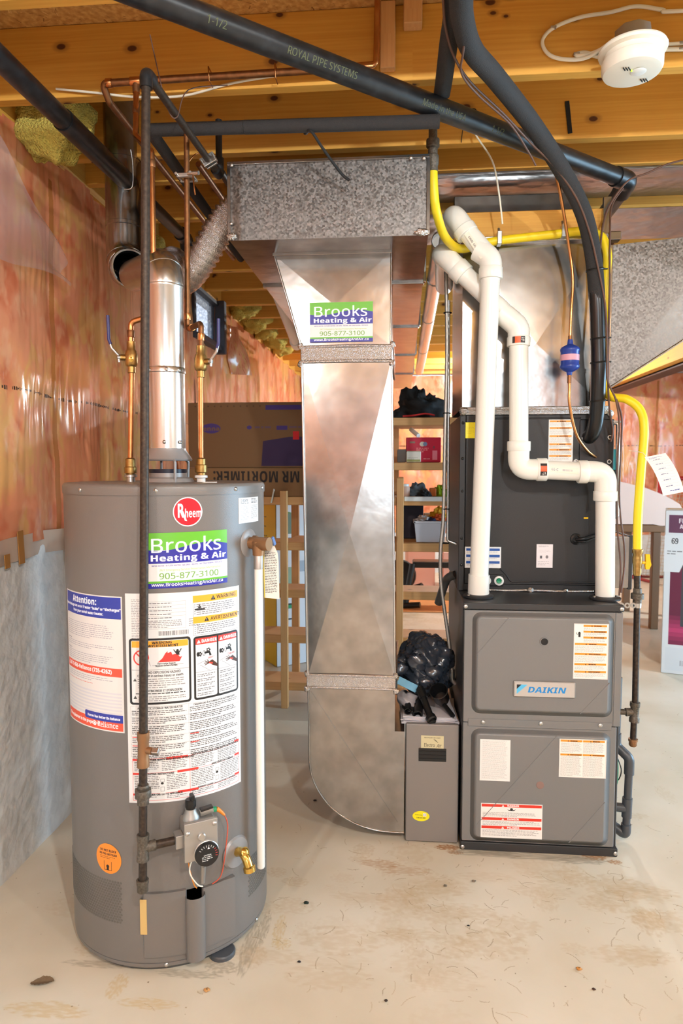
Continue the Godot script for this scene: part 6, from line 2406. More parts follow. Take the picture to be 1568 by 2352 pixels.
	b.box2(V(0.738, 0.79, -2.41), V(0.752, 0.80, -2.395), 0.002)
	b.box2(V(0.738, 0.765, -2.41), V(0.748, 0.775, -2.395), 0.002)
	part(t, "cable_gland", b, M.black)


func build_coil_and_plenum() -> void:
	var t := thing("coil_cabinet", "charcoal evaporator coil cabinet standing on top of the furnace", "coil cabinet", V(0.478, 0.868, -2.55))
	var x0 := 0.209
	var x1 := 0.752
	var b := MB.new()
	b.box2(V(x0, 0.8685, -3.10), V(x1, 1.520, -2.556), 0.004)
	part(t, "casing", b, M.coil)
	b = MB.new()
	b.box2(V(x0 + 0.022, 0.895, -2.560), V(x1 - 0.002, 1.518, -2.549), 0.003)
	var pn := part(t, "front_panel", b, M.coil)
	b = MB.new()
	b.box2(V(x0, 0.8685, -2.562), V(x0 + 0.021, 1.519, -2.551), 0.002)
	part(t, "corner_strip", b, M.coil)
	b = MB.new()
	b.tube([V(0.262, 1.505, -2.549), V(0.64, 1.505, -2.549)], 0.003, 8)
	b.tube(rounded([V(0.36, 0.955, -2.549), V(0.385, 0.93, -2.549), V(0.40, 0.905, -2.549), V(0.74, 0.905, -2.549)], 0.02), 0.003, 8)
	part(pn, "pressed_bead", b, M.coil)
	for q in [[0.220, 1.49], [0.220, 1.36], [0.220, 1.24], [0.220, 1.065], [0.220, 0.965], [0.742, 1.405]]:
		put(t, "screw", M.screw_mesh, M.black, Transform3D(Basis(), V(q[0], q[1], -2.5515)))
	b = MB.new()
	b.tube(curve([V(0.26, 0.874, -2.552), V(0.40, 0.872, -2.551), V(0.47, 0.874, -2.551), V(0.60, 0.872, -2.551), V(0.70, 0.874, -2.551)], 5), 0.004, 8)
	crumple(b, V(0.472, 0.876, -2.546), V(0.014, 0.012, 0.01), 3)
	crumple(b, V(0.60, 0.876, -2.547), V(0.010, 0.008, 0.008), 5)
	part(t, "silver_sealant", b, M.foil)
	# labels
	var yl := Canvas.new(120, 160, srgb(246, 226, 20))
	yl.fine(14, 14, 92, 9, 12, 3, srgb(206, 186, 24))
	sticker(t, "yellow_label", V(0.229, 1.434, -2.549), V(0.041, 0, 0), V(0, 0.058, 0), yl.material(0.45))
	sticker(t, "warning_label", V(0.527, 1.347, -2.549), V(0.087, 0, 0), V(0, 0.153, 0), warn_label(250, 440, [0.02, 0.18, 0.37, 0.56, 0.69, 0.84], srgb(240, 152, 44), ["WARNING", "AVERTISSEMENT", "ADVERTENCIA"]), "white label with orange warning bands")
	var c := Canvas.new(330, 200, srgb(240, 240, 240))
	for q in [14, 74, 134]:
		c.rect(12, q, 306, 24, srgb(28, 84, 168))
		c.fine(16, q + 32, 290, 2, 11, 3, srgb(160, 160, 166))
	c.frame(2, 2, 326, 196, 2, srgb(180, 186, 196))
	sticker(t, "blue_label", V(0.232, 0.955, -2.549), V(0.132, 0, 0), V(0, 0.079, 0), c.material(0.45), "white label with three blue bars")
	c = Canvas.new(160, 230, srgb(232, 224, 226))
	c.fine(20, 16, 110, 2, 10, 3, srgb(120, 112, 116))
	c.fine(20, 56, 120, 3, 12, 2, srgb(190, 182, 186))
	c.rect(34, 112, 22, 28, srgb(90, 84, 88))
	c.disc(104, 124, 14, 16, srgb(120, 114, 118))
	c.fine(16, 168, 120, 3, 16, 3, srgb(150, 142, 146))
	sticker(t, "rating_label", V(0.492, 0.959, -2.549), V(0.0585, 0, 0), V(0, 0.087, 0), c.material(0.45))
	b = MB.new()
	b.box2(V(0.658, 1.140, -2.5495), V(0.674, 1.146, -2.5478), 0.0005)
	part(t, "yellow_mark", b, M.yellow_paint)
	# wire grommet, drain ports
	b = MB.new()
	b.lathe([Vector2(0.021, 0.0), Vector2(0.020, 0.006), Vector2(0.013, 0.010), Vector2(0.011, 0.004), Vector2(0.0, 0.003)], V(0.632, 1.066, -2.549), Vector3.BACK, 24)
	var gr := part(t, "wire_grommet", b, M.black)
	b = MB.new()
	b.tube(curve([V(0.632, 1.066, -2.545), V(0.650, 1.068, -2.532), V(0.676, 1.075, -2.535), V(0.72, 1.085, -2.545)], 6), 0.0065, 8)
	b.tube(curve([V(0.632, 1.060, -2.545), V(0.656, 1.058, -2.53), V(0.68, 1.066, -2.535), V(0.72, 1.08, -2.545)], 6), 0.004, 8)
	part(gr, "control_wire", b, M.black)
	b = MB.new()
	b.box2(V(0.30, 0.888, -2.552), V(0.375, 0.932, -2.546), 0.003)
	var dp := part(t, "drain_plate", b, M.black)
	b = MB.new()
	b.lathe([Vector2(0.0175, 0.0), Vector2(0.0175, 0.006), Vector2(0.0115, 0.008), Vector2(0.011, 0.002), Vector2(0.0, 0.002)], V(0.357, 0.909, -2.546), Vector3.BACK, 24)
	part(dp, "drain_port", b, M.white)
	b = MB.new()
	b.lathe([Vector2(0.0, 0.0), Vector2(0.0105, 0.0), Vector2(0.009, 0.007), Vector2(0.0, 0.005)], V(0.357, 0.909, -2.544), Vector3.BACK, 8)
	part(dp, "green_plug", b, M.green)
	b = MB.new()
	b.lathe([Vector2(0.0, 0.03), Vector2(0.012, 0.03), Vector2(0.015, 0.02), Vector2(0.015, 0.0)], V(0.312, 0.911, -2.546), Vector3.BACK, 14)
	part(dp, "drain_stub", b, M.pvc)
	# refrigerant entry plate
	b = MB.new()
	b.box2(V(0.636, 1.300, -2.552), V(0.757, 1.500, -2.544), 0.003)
	var rp := part(t, "line_plate", b, M.tape_black)
	for q in [[0.651, 1.433], [0.741, 1.435], [0.741, 1.348], [0.624, 1.349]]:
		b = MB.new()
		b.lathe([Vector2(0.0085, 0.0), Vector2(0.008, 0.004), Vector2(0.005, 0.004), Vector2(0.0045, 0.0), Vector2(0.0, 0.0)], V(q[0], q[1], -2.5445), Vector3.BACK, 16)
		part(rp, "plate_rivet", b, M.alu)
	# supply plenum
	t = thing("supply_plenum", "tall galvanized supply plenum on top of the charcoal coil cabinet", "duct", V(0.465, 1.52, -2.55))
	var tl := V(0.212, 2.135, -2.552)
	var tr := V(0.712, 2.135, -2.552)
	var bl := V(0.216, 1.545, -2.552)
	var br := V(0.724, 1.545, -2.552)
	b = MB.new()
	cross_panel(b, tl, tr, br, bl, V(0.476, 1.772, -2.552 + 0.009), Vector3.BACK)
	part(t, "front_panel", b, M.sheet)
	b = MB.new()
	var zb := -3.06
	b.flat(tl, bl, V(bl.x, bl.y, zb), V(tl.x, tl.y, zb), Vector3.LEFT)
	b.flat(tr, br, V(br.x, br.y, zb), V(tr.x, tr.y, zb), Vector3.RIGHT)
	b.flat(V(tl.x, tl.y, zb), V(tr.x, tr.y, zb), V(br.x, br.y, zb), V(bl.x, bl.y, zb), Vector3.FORWARD)
	b.flat(tl, tr, V(tr.x, tr.y, zb), V(tl.x, tl.y, zb), Vector3.UP)
	part(t, "sides", b, M.sheet)
	b = MB.new()
	b.box2(V(0.210, 1.518, -2.57), V(0.735, 1.548, -2.545), 0.003)
	b.tube([V(0.27, 1.534, -2.544), V(0.70, 1.532, -2.544)], 0.003, 8)
	part(t, "base_flange", b, M.foil)
	b = MB.new()
	crumple(b, V(0.222, 1.533, -2.546), V(0.022, 0.018, 0.012), 7)
	crumple(b, V(0.742, 1.52, -2.55), V(0.014, 0.014, 0.012), 9)
	part(t, "foil_tape", b, M.foil)
	b = MB.new()
	b.box2(V(0.200, 2.128, -2.56), V(0.735, 2.150, -2.530), 0.003)
	part(t, "top_angle", b, M.shiny)
	b = MB.new()
	b.box2(V(0.205, 2.140, -3.06), V(0.712, 2.44, -2.92), 0.003)
	part(t, "riser_collar", b, M.sheet)
	b = MB.new()
	b.box2(V(0.178, 2.15, -2.60), V(0.715, 2.25, -2.572), 0.003)
	part(t, "wood_backing", b, M.joist)
	b = MB.new()
	b.box2(V(0.700, 2.06, -2.56), V(0.728, 2.28, -2.545), 0.002)
	b.box2(V(0.712, 2.12, -2.552), V(0.755, 2.15, -2.515), 0.003)
	part(t, "corner_bracket", b, M.sheet)
	# galvanized branch tapering away to the right
	t = thing("tapered_duct", "spangled galvanized branch duct tapering away right of the supply plenum", "duct", V(1.2, 1.6, -2.5))
	var z := -2.50
	b = MB.new()
	var p0 := V(0.722, 2.098, z)
	var p1 := V(1.45, 2.157, z)
	var p2 := V(1.45, 2.088, z)
	var p3 := V(0.722, 1.608, z)
	var m0 := V(1.0, 1.985, z + 0.006)
	b.flat3(p0, p1, m0, Vector3.BACK)
	b.flat3(p1, p2, m0, Vector3.BACK)
	b.flat3(p2, p3, m0, Vector3.BACK)
	b.flat3(p3, p0, m0, Vector3.BACK)
	part(t, "front_panel", b, M.spangle)
	b = MB.new()
	b.flat(p3, p2, p2 + V(0, 0, -0.5), p3 + V(0, 0, -0.5), Vector3.DOWN)
	b.flat(p0, p1, p1 + V(0, 0, -0.5), p0 + V(0, 0, -0.5), Vector3.UP)
	b.flat(p0 + V(0, 0, -0.5), p1 + V(0, 0, -0.5), p2 + V(0, 0, -0.5), p3 + V(0, 0, -0.5), Vector3.FORWARD)
	b.flat(p0, p3, p3 + V(0, 0, -0.5), p0 + V(0, 0, -0.5), Vector3.LEFT)
	part(t, "sides", b, M.sheet)
	b = MB.new()
	b.tube([p3 + V(0.003, 0.0, 0.002), p2 + V(0, 0, 0.002)], 0.0035, 8)
	b.box((p0 + p3) * 0.5 + V(-0.004, 0, 0.002), V(0.010, p0.y - p3.y, 0.008), 0.002)
	part(t, "corner_seam", b, M.sheet)
	# round branch duct beside the trunk
	t = thing("round_duct", "round galvanized branch duct running back beside the trunk", "duct", V(0.155, 2.25, -3.0))
	b = MB.new()
	b.tube([V(0.155, 2.268, -2.95), V(0.155, 2.25, -6.7)], 0.039, 28)
	part(t, "pipe", b, M.shiny)
	for q in [0.06, 0.2, 0.42, 0.7]:
		b = MB.new()
		var p := V(0.155, 2.268, -2.69).lerp(V(0.155, 2.25, -6.7), q)
		b.lathe([Vector2(0.039, -0.006), Vector2(0.0415, -0.003), Vector2(0.0415, 0.003), Vector2(0.039, 0.006)], p, Vector3.BACK, 28)
		part(t, "crimp_ring", b, M.shiny)


func build_furnace_pipes() -> void:
	var r := 0.0325
	# left vent
	var t := thing("plastic_vent_pipe", "white plastic vent pipe rising from the left of the furnace top", "vent pipe", V(0.27, 0.868, -2.43))
	var b := MB.new()
	var p0 := V(0.270, 0.872, -2.43)
	var p1 := V(0.294, 2.000, -2.405)
	var p2 := V(0.190, 2.165, -2.43)
	b.tube([p0, p1], r, 30)
	part(t, "upright", b, M.pvc)
	b = MB.new()
	b.tube([p0, p0.lerp(p1, 0.068)], r + 0.0045, 30)
	part(t, "coupling", b, M.pvc)
	b = MB.new()
	b.lathe([Vector2(0.0, 0.0), Vector2(0.052, 0.0), Vector2(0.053, 0.006), Vector2(0.048, 0.010), Vector2(0.036, 0.012)], V(0.270, 0.8695, -2.43), Vector3.UP, 30)
	var fl := part(t, "flange", b, M.furnace_dark)
	for q in [V(0.233, 0.879, -2.40), V(0.307, 0.879, -2.455)]:
		put(fl, "screw", M.screw_mesh, M.zinc, facing(q, Vector3.UP))
	b = MB.new()
	b.tube(rounded([p1 + V(-0.001, -0.03, 0), p1 + V(0.001, 0.035, 0.0), p1.lerp(p2, 0.42)], 0.05), r + 0.005, 30)
	part(t, "elbow", b, M.pvc)
	b = MB.new()
	b.tube([p1 + V(0.001, 0.03, 0), p2], r, 30)
	part(t, "slanted_run", b, M.pvc)
	for q in [[p1 + V(0, -0.034, 0), p1 + V(0, 0.004, 0)], [p1.lerp(p2, 0.74), p1.lerp(p2, 0.88)]]:
		b = MB.new()
		band(b, q[0], q[1], r + 0.0075, 0.0, 30)
		part(t, "socket_rim", b, M.pvc)
	b = MB.new()
	b.tube(rounded([p1.lerp(p2, 0.82), p2 + V(-0.02, 0.03, -0.004), p2 + V(-0.02, 0.03, -0.12), p2 + V(-0.02, 0.02, -0.6)], 0.05), r + 0.004, 30)
	part(t, "back_elbow", b, M.pvc)
	var c := Canvas.new(160, 60, srgb(40, 34, 36))
	c.rect(56, 0, 70, 60, srgb(232, 92, 40))
	c.fine(8, 12, 42, 3, 14, 6, srgb(220, 216, 210))
	var om := c.material(0.45)
	var band_at := func(tt: Node3D, a: Vector3, e: Vector3, rad: float) -> void:
		var dir := (e - a).normalized()
		var nn := (V(-a.x, 1.33 - a.y, -a.z) - dir * V(-a.x, 1.33 - a.y, -a.z).dot(dir)).normalized()
		var sd := dir.cross(nn)
		var bb := MB.new()
		for i in 10:
			var q0 := -0.55 + 1.1 * i / 10.0
			var q1 := -0.55 + 1.1 * (i + 1) / 10.0
			var n0 := nn * cos(q0) + sd * sin(q0)
			var n1 := nn * cos(q1) + sd * sin(q1)
			bb.quadn(a + n0 * rad, a + n1 * rad, e + n1 * rad, e + n0 * rad, n0, n1, n1, n0, Vector2(i / 10.0, 0), Vector2((i + 1) / 10.0, 0), Vector2((i + 1) / 10.0, 1), Vector2(i / 10.0, 1))
		part(tt, "orange_mark", bb, om)
	band_at.call(t, p1.lerp(p2, 0.84), p1.lerp(p2, 0.76), r + 0.0072)
	var pr := Canvas.new(300, 60, srgb(236, 230, 214))
	pr.text("636(R)  GAZ  VENT", 150, 40, 28, srgb(96, 92, 88), 0.95, false, false, 1)
	# printed words on the slanted pipe
	var dir := (p1 - p2).normalized()
	var toc := (V(0, 1.33, 0) - p2)
	var nn := (toc - dir * toc.dot(dir)).normalized()
	var sd := nn.cross(dir)
	b = MB.new()
	var pa := p1.lerp(p2, 0.72)
	var pb := p1.lerp(p2, 0.2)
	for i in 6:
		var q0 := -0.28 + 0.56 * i / 6.0
		var q1 := -0.28 + 0.56 * (i + 1) / 6.0
		var n0 := nn * cos(q0) + sd * sin(q0)
		var n1 := nn * cos(q1) + sd * sin(q1)
		b.quadn(pa + n0 * (r + 0.0006), pb + n0 * (r + 0.0006), pb + n1 * (r + 0.0006), pa + n1 * (r + 0.0006), n0, n0, n1, n1, Vector2(0, 1 - i / 6.0), Vector2(1, 1 - i / 6.0), Vector2(1, 1 - (i + 1) / 6.0), Vector2(0, 1 - (i + 1) / 6.0))
	part(t, "print_line", b, pr.material(0.32))
	# right vent with its offset
	t = thing("plastic_vent_pipe", "white plastic vent pipe stepping across the coil cabinet from the furnace's right", "vent pipe", V(0.708, 0.868, -2.43))
	var a := [V(0.706, 0.872, -2.43), V(0.698, 1.312, -2.43), V(0.402, 1.320, -2.43), V(0.398, 1.80, -2.445), V(0.165, 2.048, -2.475), V(0.15, 2.085, -2.52), V(0.172, 2.10, -3.0)]
	b = MB.new()
	b.tube([a[0], a[1] + V(0, -0.07, 0)], r, 30)
	part(t, "upright", b, M.pvc)
	b = MB.new()
	b.lathe([Vector2(0.0, 0.0), Vector2(0.052, 0.0), Vector2(0.053, 0.006), Vector2(0.048, 0.010), Vector2(0.036, 0.012)], V(0.706, 0.8695, -2.43), Vector3.UP, 30)
	fl = part(t, "flange", b, M.furnace_dark)
	for q in [V(0.664, 0.879, -2.41), V(0.746, 0.879, -2.42)]:
		put(fl, "screw", M.screw_mesh, M.zinc, facing(q, Vector3.UP))
	b = MB.new()
	b.tube(rounded([a[1] + V(0, -0.085, 0), a[1], a[1] + V(-0.09, 0.002, 0)], 0.072, 9), r + 0.004, 30)
	part(t, "elbow", b, M.pvc)
	b = MB.new()
	b.tube([a[1] + V(-0.06, 0, 0), a[2] + V(0.06, 0, 0)], r, 30)
	part(t, "cross_run", b, M.pvc)
	b = MB.new()
	b.tube(rounded([a[2] + V(0.09, 0, 0), a[2], a[2] + V(0, 0.088, 0)], 0.072, 9), r + 0.004, 30)
	part(t, "elbow", b, M.pvc)
	b = MB.new()
	b.tube([a[2] + V(0, 0.06, 0), a[3]], r, 30)
	part(t, "middle_upright", b, M.pvc)
	b = MB.new()
	b.tube(rounded([a[3] + V(0, -0.05, 0), a[3] + V(0, 0.012, 0), (a[3] as Vector3).lerp(a[4], 0.26)], 0.05), r + 0.005, 30)
	part(t, "elbow", b, M.pvc)
	b = MB.new()
	b.tube([a[3] + V(0, 0.012, 0), a[4]], r, 30)
	part(t, "slanted_run", b, M.pvc)
	b = MB.new()
	b.tube(rounded([(a[3] as Vector3).lerp(a[4], 0.9), a[4] + V(-0.035, 0.034, -0.004), a[5] + V(0, 0, -0.06), a[6]], 0.05), r + 0.004, 30)
	part(t, "back_elbow", b, M.pvc)
	var a3: Vector3 = a[3]
	for q in [[a[1] + V(0, -0.100, 0), a[1] + V(0, -0.066, 0)], [a[1] + V(-0.062, 0, 0), a[1] + V(-0.094, 0, 0)], [a[2] + V(0.062, 0, 0), a[2] + V(0.096, 0, 0)], [a[2] + V(0, 0.064, 0), a[2] + V(0, 0.098, 0)], [a3 + V(0, -0.054, 0), a3 + V(0, -0.022, 0)], [a3.lerp(a[4], 0.80), a3.lerp(a[4], 0.92)]]:
		b = MB.new()
		band(b, q[0], q[1], r + 0.0075, 0.0, 30)
		part(t, "socket_rim", b, M.pvc)
	band_at.call(t, a[2] + V(0.090, 0, 0), a[2] + V(0.068, 0, 0), r + 0.0079)
	band_at.call(t, a[3] + V(0, -0.026, 0), a[3] + V(0, -0.048, 0), r + 0.0079)
	pr = Canvas.new(300, 60, srgb(236, 230, 214))
	pr.text("65 C", 10, 42, 34, srgb(110, 106, 132), 1.1)
	pr.bars(130, 18, 110, 20, srgb(130, 130, 150))
	b = MB.new()
	for i in 6:
		var q0 := 0.35 - 0.6 * i / 6.0
		var q1 := 0.35 - 0.6 * (i + 1) / 6.0
		var n0 := V(0, sin(q0), cos(q0))
		var n1 := V(0, sin(q1), cos(q1))
		var l0 := (a[2] as Vector3) + V(0.102, 0, 0)
		var l1 := (a[1] as Vector3) + V(-0.10, 0, 0)
		b.quadn(l0 + n0 * (r + 0.0006), l1 + n0 * (r + 0.0006), l1 + n1 * (r + 0.0006), l0 + n1 * (r + 0.0006), n0, n0, n1, n1, Vector2(0, i / 6.0), Vector2(1, i / 6.0), Vector2(1, (i + 1) / 6.0), Vector2(0, (i + 1) / 6.0))
	part(t, "print_line", b, pr.material(0.32))
	# yellow gas tubing
	t = thing("yellow_gas_tube", "yellow flexible gas tubing draped across the plenum and down beside the furnace", "gas tubing", V(0.807, 1.05, -2.42))
	b = MB.new()
	b.tube(curve([V(0.090, 2.268, -2.25), V(0.094, 2.203, -2.255), V(0.105, 2.146, -2.28), V(0.138, 2.103, -2.38), V(0.191, 2.093, -2.475), V(0.25, 2.108, -2.505), V(0.31, 2.125, -2.514), V(0.42, 2.136, -2.515), V(0.544, 2.146, -2.515), V(0.617, 2.150, -2.51), V(0.678, 2.125, -2.49), V(0.699, 2.06, -2.48), V(0.702, 1.984, -2.50), V(0.706, 1.80, -2.52), V(0.706, 1.66, -2.515), V(0.719, 1.580, -2.49), V(0.769, 1.562, -2.455), V(0.808, 1.522, -2.435), V(0.818, 1.451, -2.42), V(0.812, 1.318, -2.42), V(0.806, 1.169, -2.42), V(0.807, 1.045, -2.42)], 8), 0.0148, 14)
	part(t, "tubing", b, M.yellow)
	b = MB.new()
	b.lathe([Vector2(0.011, 0.0), Vector2(0.0165, 0.002), Vector2(0.0165, 0.02), Vector2(0.019, 0.024), Vector2(0.019, 0.05), Vector2(0.015, 0.054), Vector2(0.015, 0.075), Vector2(0.021, 0.078), Vector2(0.021, 0.10), Vector2(0.014, 0.104), Vector2(0.013, 0.19)], V(0.0895, 2.262, -2.25), Vector3.UP, 12)
	part(t, "top_fitting", b, M.fitting)
	for q in [V(0.335, 2.128, -2.515), V(0.556, 2.147, -2.517)]:
		b = MB.new()
		b.box(q + V(0, 0.006, 0.004), V(0.016, 0.045, 0.036), 0.002)
		b.tube([q + V(0, 0.02, 0), q + V(0, 0.045, -0.01)], 0.005, 8)
		part(t, "strap", b, M.zinc)
	# shut-off valve, black iron drop to the furnace
	t = thing("gas_drop", "black iron gas drop with a yellow-handled brass valve right of the furnace", "pipe", V(0.811, 0.35, -2.42))
	b = MB.new()
	b.lathe([Vector2(0.012, 1.048), Vector2(0.0185, 1.046), Vector2(0.0185, 1.034), Vector2(0.0155, 1.030), Vector2(0.0165, 1.018), Vector2(0.0165, 1.0), Vector2(0.0145, 0.985), Vector2(0.0145, 0.965), Vector2(0.012, 0.955)], V(0.808, 0, -2.42), Vector3.UP, 12)
	var bv := part(t, "brass_valve", b, M.brass)
	b = MB.new()
	b.prism(PackedVector2Array([Vector2(-0.004, 0.03), Vector2(0.010, 0.03), Vector2(0.013, 0.006), Vector2(0.016, -0.006), Vector2(0.010, -0.022), Vector2(-0.002, -0.022), Vector2(-0.004, -0.008), Vector2(-0.002, 0.0)]), V(0.836, 1.0, -2.41), Vector3.RIGHT, Vector3.UP, 0.012)
	b.tube([V(0.82, 1.0, -2.42), V(0.838, 1.0, -2.416)], 0.005, 10)
	part(bv, "yellow_handle", b, M.yellow_paint)
	for q in [[V(0.809, 0.96, -2.42), V(0.8105, 0.90, -2.42)], [V(0.8115, 0.868, -2.42), V(0.8145, 0.49, -2.42)], [V(0.813, 0.46, -2.42), V(0.811, 0.372, -2.42)]]:
		b = MB.new()
		b.tube(q, 0.0107, 16)
		part(t, "iron_pipe", b, M.iron)
	b = MB.new()
	b.lathe([Vector2(0.011, 0.0), Vector2(0.015, 0.001), Vector2(0.015, 0.014), Vector2(0.0225, 0.016), Vector2(0.0225, 0.034), Vector2(0.015, 0.036), Vector2(0.014, 0.052), Vector2(0.011, 0.053)], V(0.8115, 0.858, -2.42), Vector3.UP, 8)
	part(t, "union", b, M.fitting)
	b = MB.new()
	band(b, V(0.813, 0.438, -2.42), V(0.8145, 0.508, -2.42), 0.0145, 0.0025)
	b.tube([V(0.813, 0.474, -2.42), V(0.783, 0.472, -2.42)], [0.013, 0.0145], 16)
	b.tube([V(0.788, 0.472, -2.42), V(0.737, 0.472, -2.42)], 0.0100, 14)
	part(t, "tee", b, M.fitting)
	b = MB.new()
	b.lathe([Vector2(0.0, 0.0), Vector2(0.010, 0.001), Vector2(0.0135, 0.006), Vector2(0.0135, 0.018), Vector2(0.016, 0.02), Vector2(0.016, 0.028), Vector2(0.011, 0.029)], V(0.811, 0.349, -2.42), Vector3.UP, 18)
	part(t, "drip_cap", b, M.bronze)
	b = MB.new()
	for q in [0.755, 0.775, 0.795]:
		b.lathe([Vector2(0.0045, 0.0), Vector2(0.010, 0.0), Vector2(0.010, 0.002), Vector2(0.0045, 0.002), Vector2(0.0045, 0.0)], V(q, 0.852, -2.410), Vector3.BACK, 14)
	b.box2(V(0.737, 0.846, -2.410), V(0.746, 0.858, -2.408), 0.001)
	b.box2(V(0.804, 0.846, -2.410), V(0.816, 0.858, -2.408), 0.001)
	b.lathe([Vector2(0.012, 0.0), Vector2(0.0135, 0.0), Vector2(0.0135, 0.018), Vector2(0.012, 0.018)], V(0.8118, 0.843, -2.42), Vector3.UP, 18)
	part(t, "hanger_strap", b, M.zinc)
	# condensate drain
	t = thing("condensate_drain", "dark grey plastic condensate drain stepping down beside the furnace", "drain pipe", V(0.80, 0.0, -2.43))
	var g := 0.0135
	b = MB.new()
	b.tube([V(0.768, 0.583, -2.46), V(0.766, 0.33, -2.46)], g, 18)
	b.lathe([Vector2(g, 0.0), Vector2(g - 0.003, 0.0), Vector2(g - 0.003, -0.03), Vector2(0.0, -0.03)], V(0.768, 0.5835, -2.46), Vector3.UP, 18)
	part(t, "standpipe", b, M.pvc_grey)
	b = MB.new()
	b.tube(rounded([V(0.766, 0.38, -2.46), V(0.766, 0.335, -2.46), V(0.804, 0.302, -2.43), V(0.804, 0.245, -2.43)], 0.026), 0.0172, 18)
	part(t, "offset_elbow", b, M.pvc_grey)
	b = MB.new()
	b.tube([V(0.804, 0.26, -2.43), V(0.799, 0.04, -2.43)], g, 18)
	part(t, "downpipe", b, M.pvc_grey)
	b = MB.new()
	b.tube([V(0.801, 0.158, -2.43), V(0.7995, 0.088, -2.43)], 0.0172, 18)
	b.tube([V(0.800, 0.12, -2.43), V(0.737, 0.125, -2.43)], 0.0155, 16)
	part(t, "tee", b, M.pvc_grey)
	b = MB.new()
	b.tube(rounded([V(0.799, 0.062, -2.43), V(0.799, 0.02, -2.43), V(0.75, 0.05, -2.46), V(0.74, 0.08, -2.47)], 0.02), 0.0172, 18)
	part(t, "foot_elbow", b, M.pvc_grey)
	# insulated suction line
	t = thing("refrigerant_line", "thick black foam refrigerant line sweeping from the ceiling into the coil cabinet", "pipe", V(0.682, 1.43, -2.55))
	b = MB.new()
	b.tube(curve([V(0.10, 2.41, -1.40), V(0.122, 2.385, -1.60), V(0.134, 2.375, -1.69), V(0.169, 2.375, -1.813), V(0.244, 2.37, -1.935), V(0.383, 2.343, -2.15), V(0.496, 2.267, -2.28), V(0.586, 2.159, -2.36), V(0.636, 2.036, -2.42), V(0.657, 1.90, -2.44)], 8), 0.027, 18)
	part(t, "foam_sleeve", b, M.foam)
	b = MB.new()
	b.tube(curve([V(0.652, 1.93, -2.437), V(0.657, 1.881, -2.44), V(0.668, 1.75, -2.455), V(0.675, 1.64, -2.465), V(0.679, 1.515, -2.49), V(0.676, 1.455, -2.52), V(0.668, 1.435, -2.55)], 8), 0.0255, 18)
	part(t, "taped_sleeve", b, M.tape_black)
	b = MB.new()
	for q in [[V(0.645, 1.995, -2.43), 0.03], [V(0.669, 1.77, -2.452), 0.028], [V(0.673, 1.69, -2.46), 0.028], [V(0.678, 1.56, -2.478), 0.028]]:
		b.lathe([Vector2(q[1], -0.003), Vector2(q[1] + 0.0015, 0.0), Vector2(q[1], 0.003)], q[0], V(0.1, -1, -0.1).normalized(), 18)
		b.box(q[0] + V(0.03, 0, 0.012), V(0.018, 0.005, 0.005), 0.001)
	part(t, "cable_tie", b, M.black)
	b = MB.new()
	b.tube(curve([V(0.108, 2.41, -1.58), V(0.113, 2.40, -1.705), V(0.11, 2.40, -1.824), V(0.108, 2.40, -1.984), V(0.106, 2.40, -2.068)], 5), 0.024, 14, true, 0.5)
	part(t, "foam_branch", b, M.foam)
	# liquid line with its blue filter drier
	t = thing("liquid_line", "thin copper liquid line with a blue filter drier hanging before the plenum", "pipe", V(0.566, 1.37, -2.42))
	b = MB.new()
	b.tube(curve([V(0.43, 2.33, -2.22), V(0.456, 2.296, -2.25), V(0.5, 2.216, -2.32), V(0.549, 2.075, -2.4), V(0.570, 1.965, -2.42), V(0.567, 1.85, -2.42), V(0.565, 1.75, -2.42)], 8), 0.0052, 10)
	part(t, "upper_line", b, M.copper)
	b = MB.new()
	b.tube(curve([V(0.566, 1.655, -2.42), V(0.567, 1.60, -2.42), V(0.569, 1.541, -2.42), V(0.597, 1.445, -2.44), V(0.65, 1.39, -2.50), V(0.694, 1.365, -2.545)], 8), 0.0052, 10)
	part(t, "lower_line", b, M.copper)
	b = MB.new()
	b.lathe([Vector2(0.0, 0.062), Vector2(0.008, 0.062), Vector2(0.010, 0.046), Vector2(0.028, 0.036), Vector2(0.0325, 0.030), Vector2(0.0325, 0.024), Vector2(0.0305, 0.020), Vector2(0.0305, -0.022), Vector2(0.0325, -0.026), Vector2(0.0325, -0.032), Vector2(0.028, -0.038), Vector2(0.010, -0.048), Vector2(0.008, -0.058), Vector2(0.0, -0.058)], V(0.566, 1.700, -2.42), Vector3.UP, 28)
	var fd := part(t, "filter_drier", b, M.blue)
	b = MB.new()
	b.lathe([Vector2(0.0308, -0.010), Vector2(0.0312, -0.010), Vector2(0.0312, 0.010), Vector2(0.0308, 0.010)], V(0.566, 1.700, -2.42), Vector3.UP, 28)
	part(fd, "pink_band", b, mat(srgb(206, 150, 166), 0.45))
	b = MB.new()
	b.tube([V(0.5655, 1.775, -2.42), V(0.566, 1.745, -2.42)], 0.0068, 10)
	b.tube([V(0.566, 1.655, -2.42), V(0.566, 1.615, -2.42)], 0.0068, 10)
	part(t, "brazed_sleeve", b, M.copper_old)
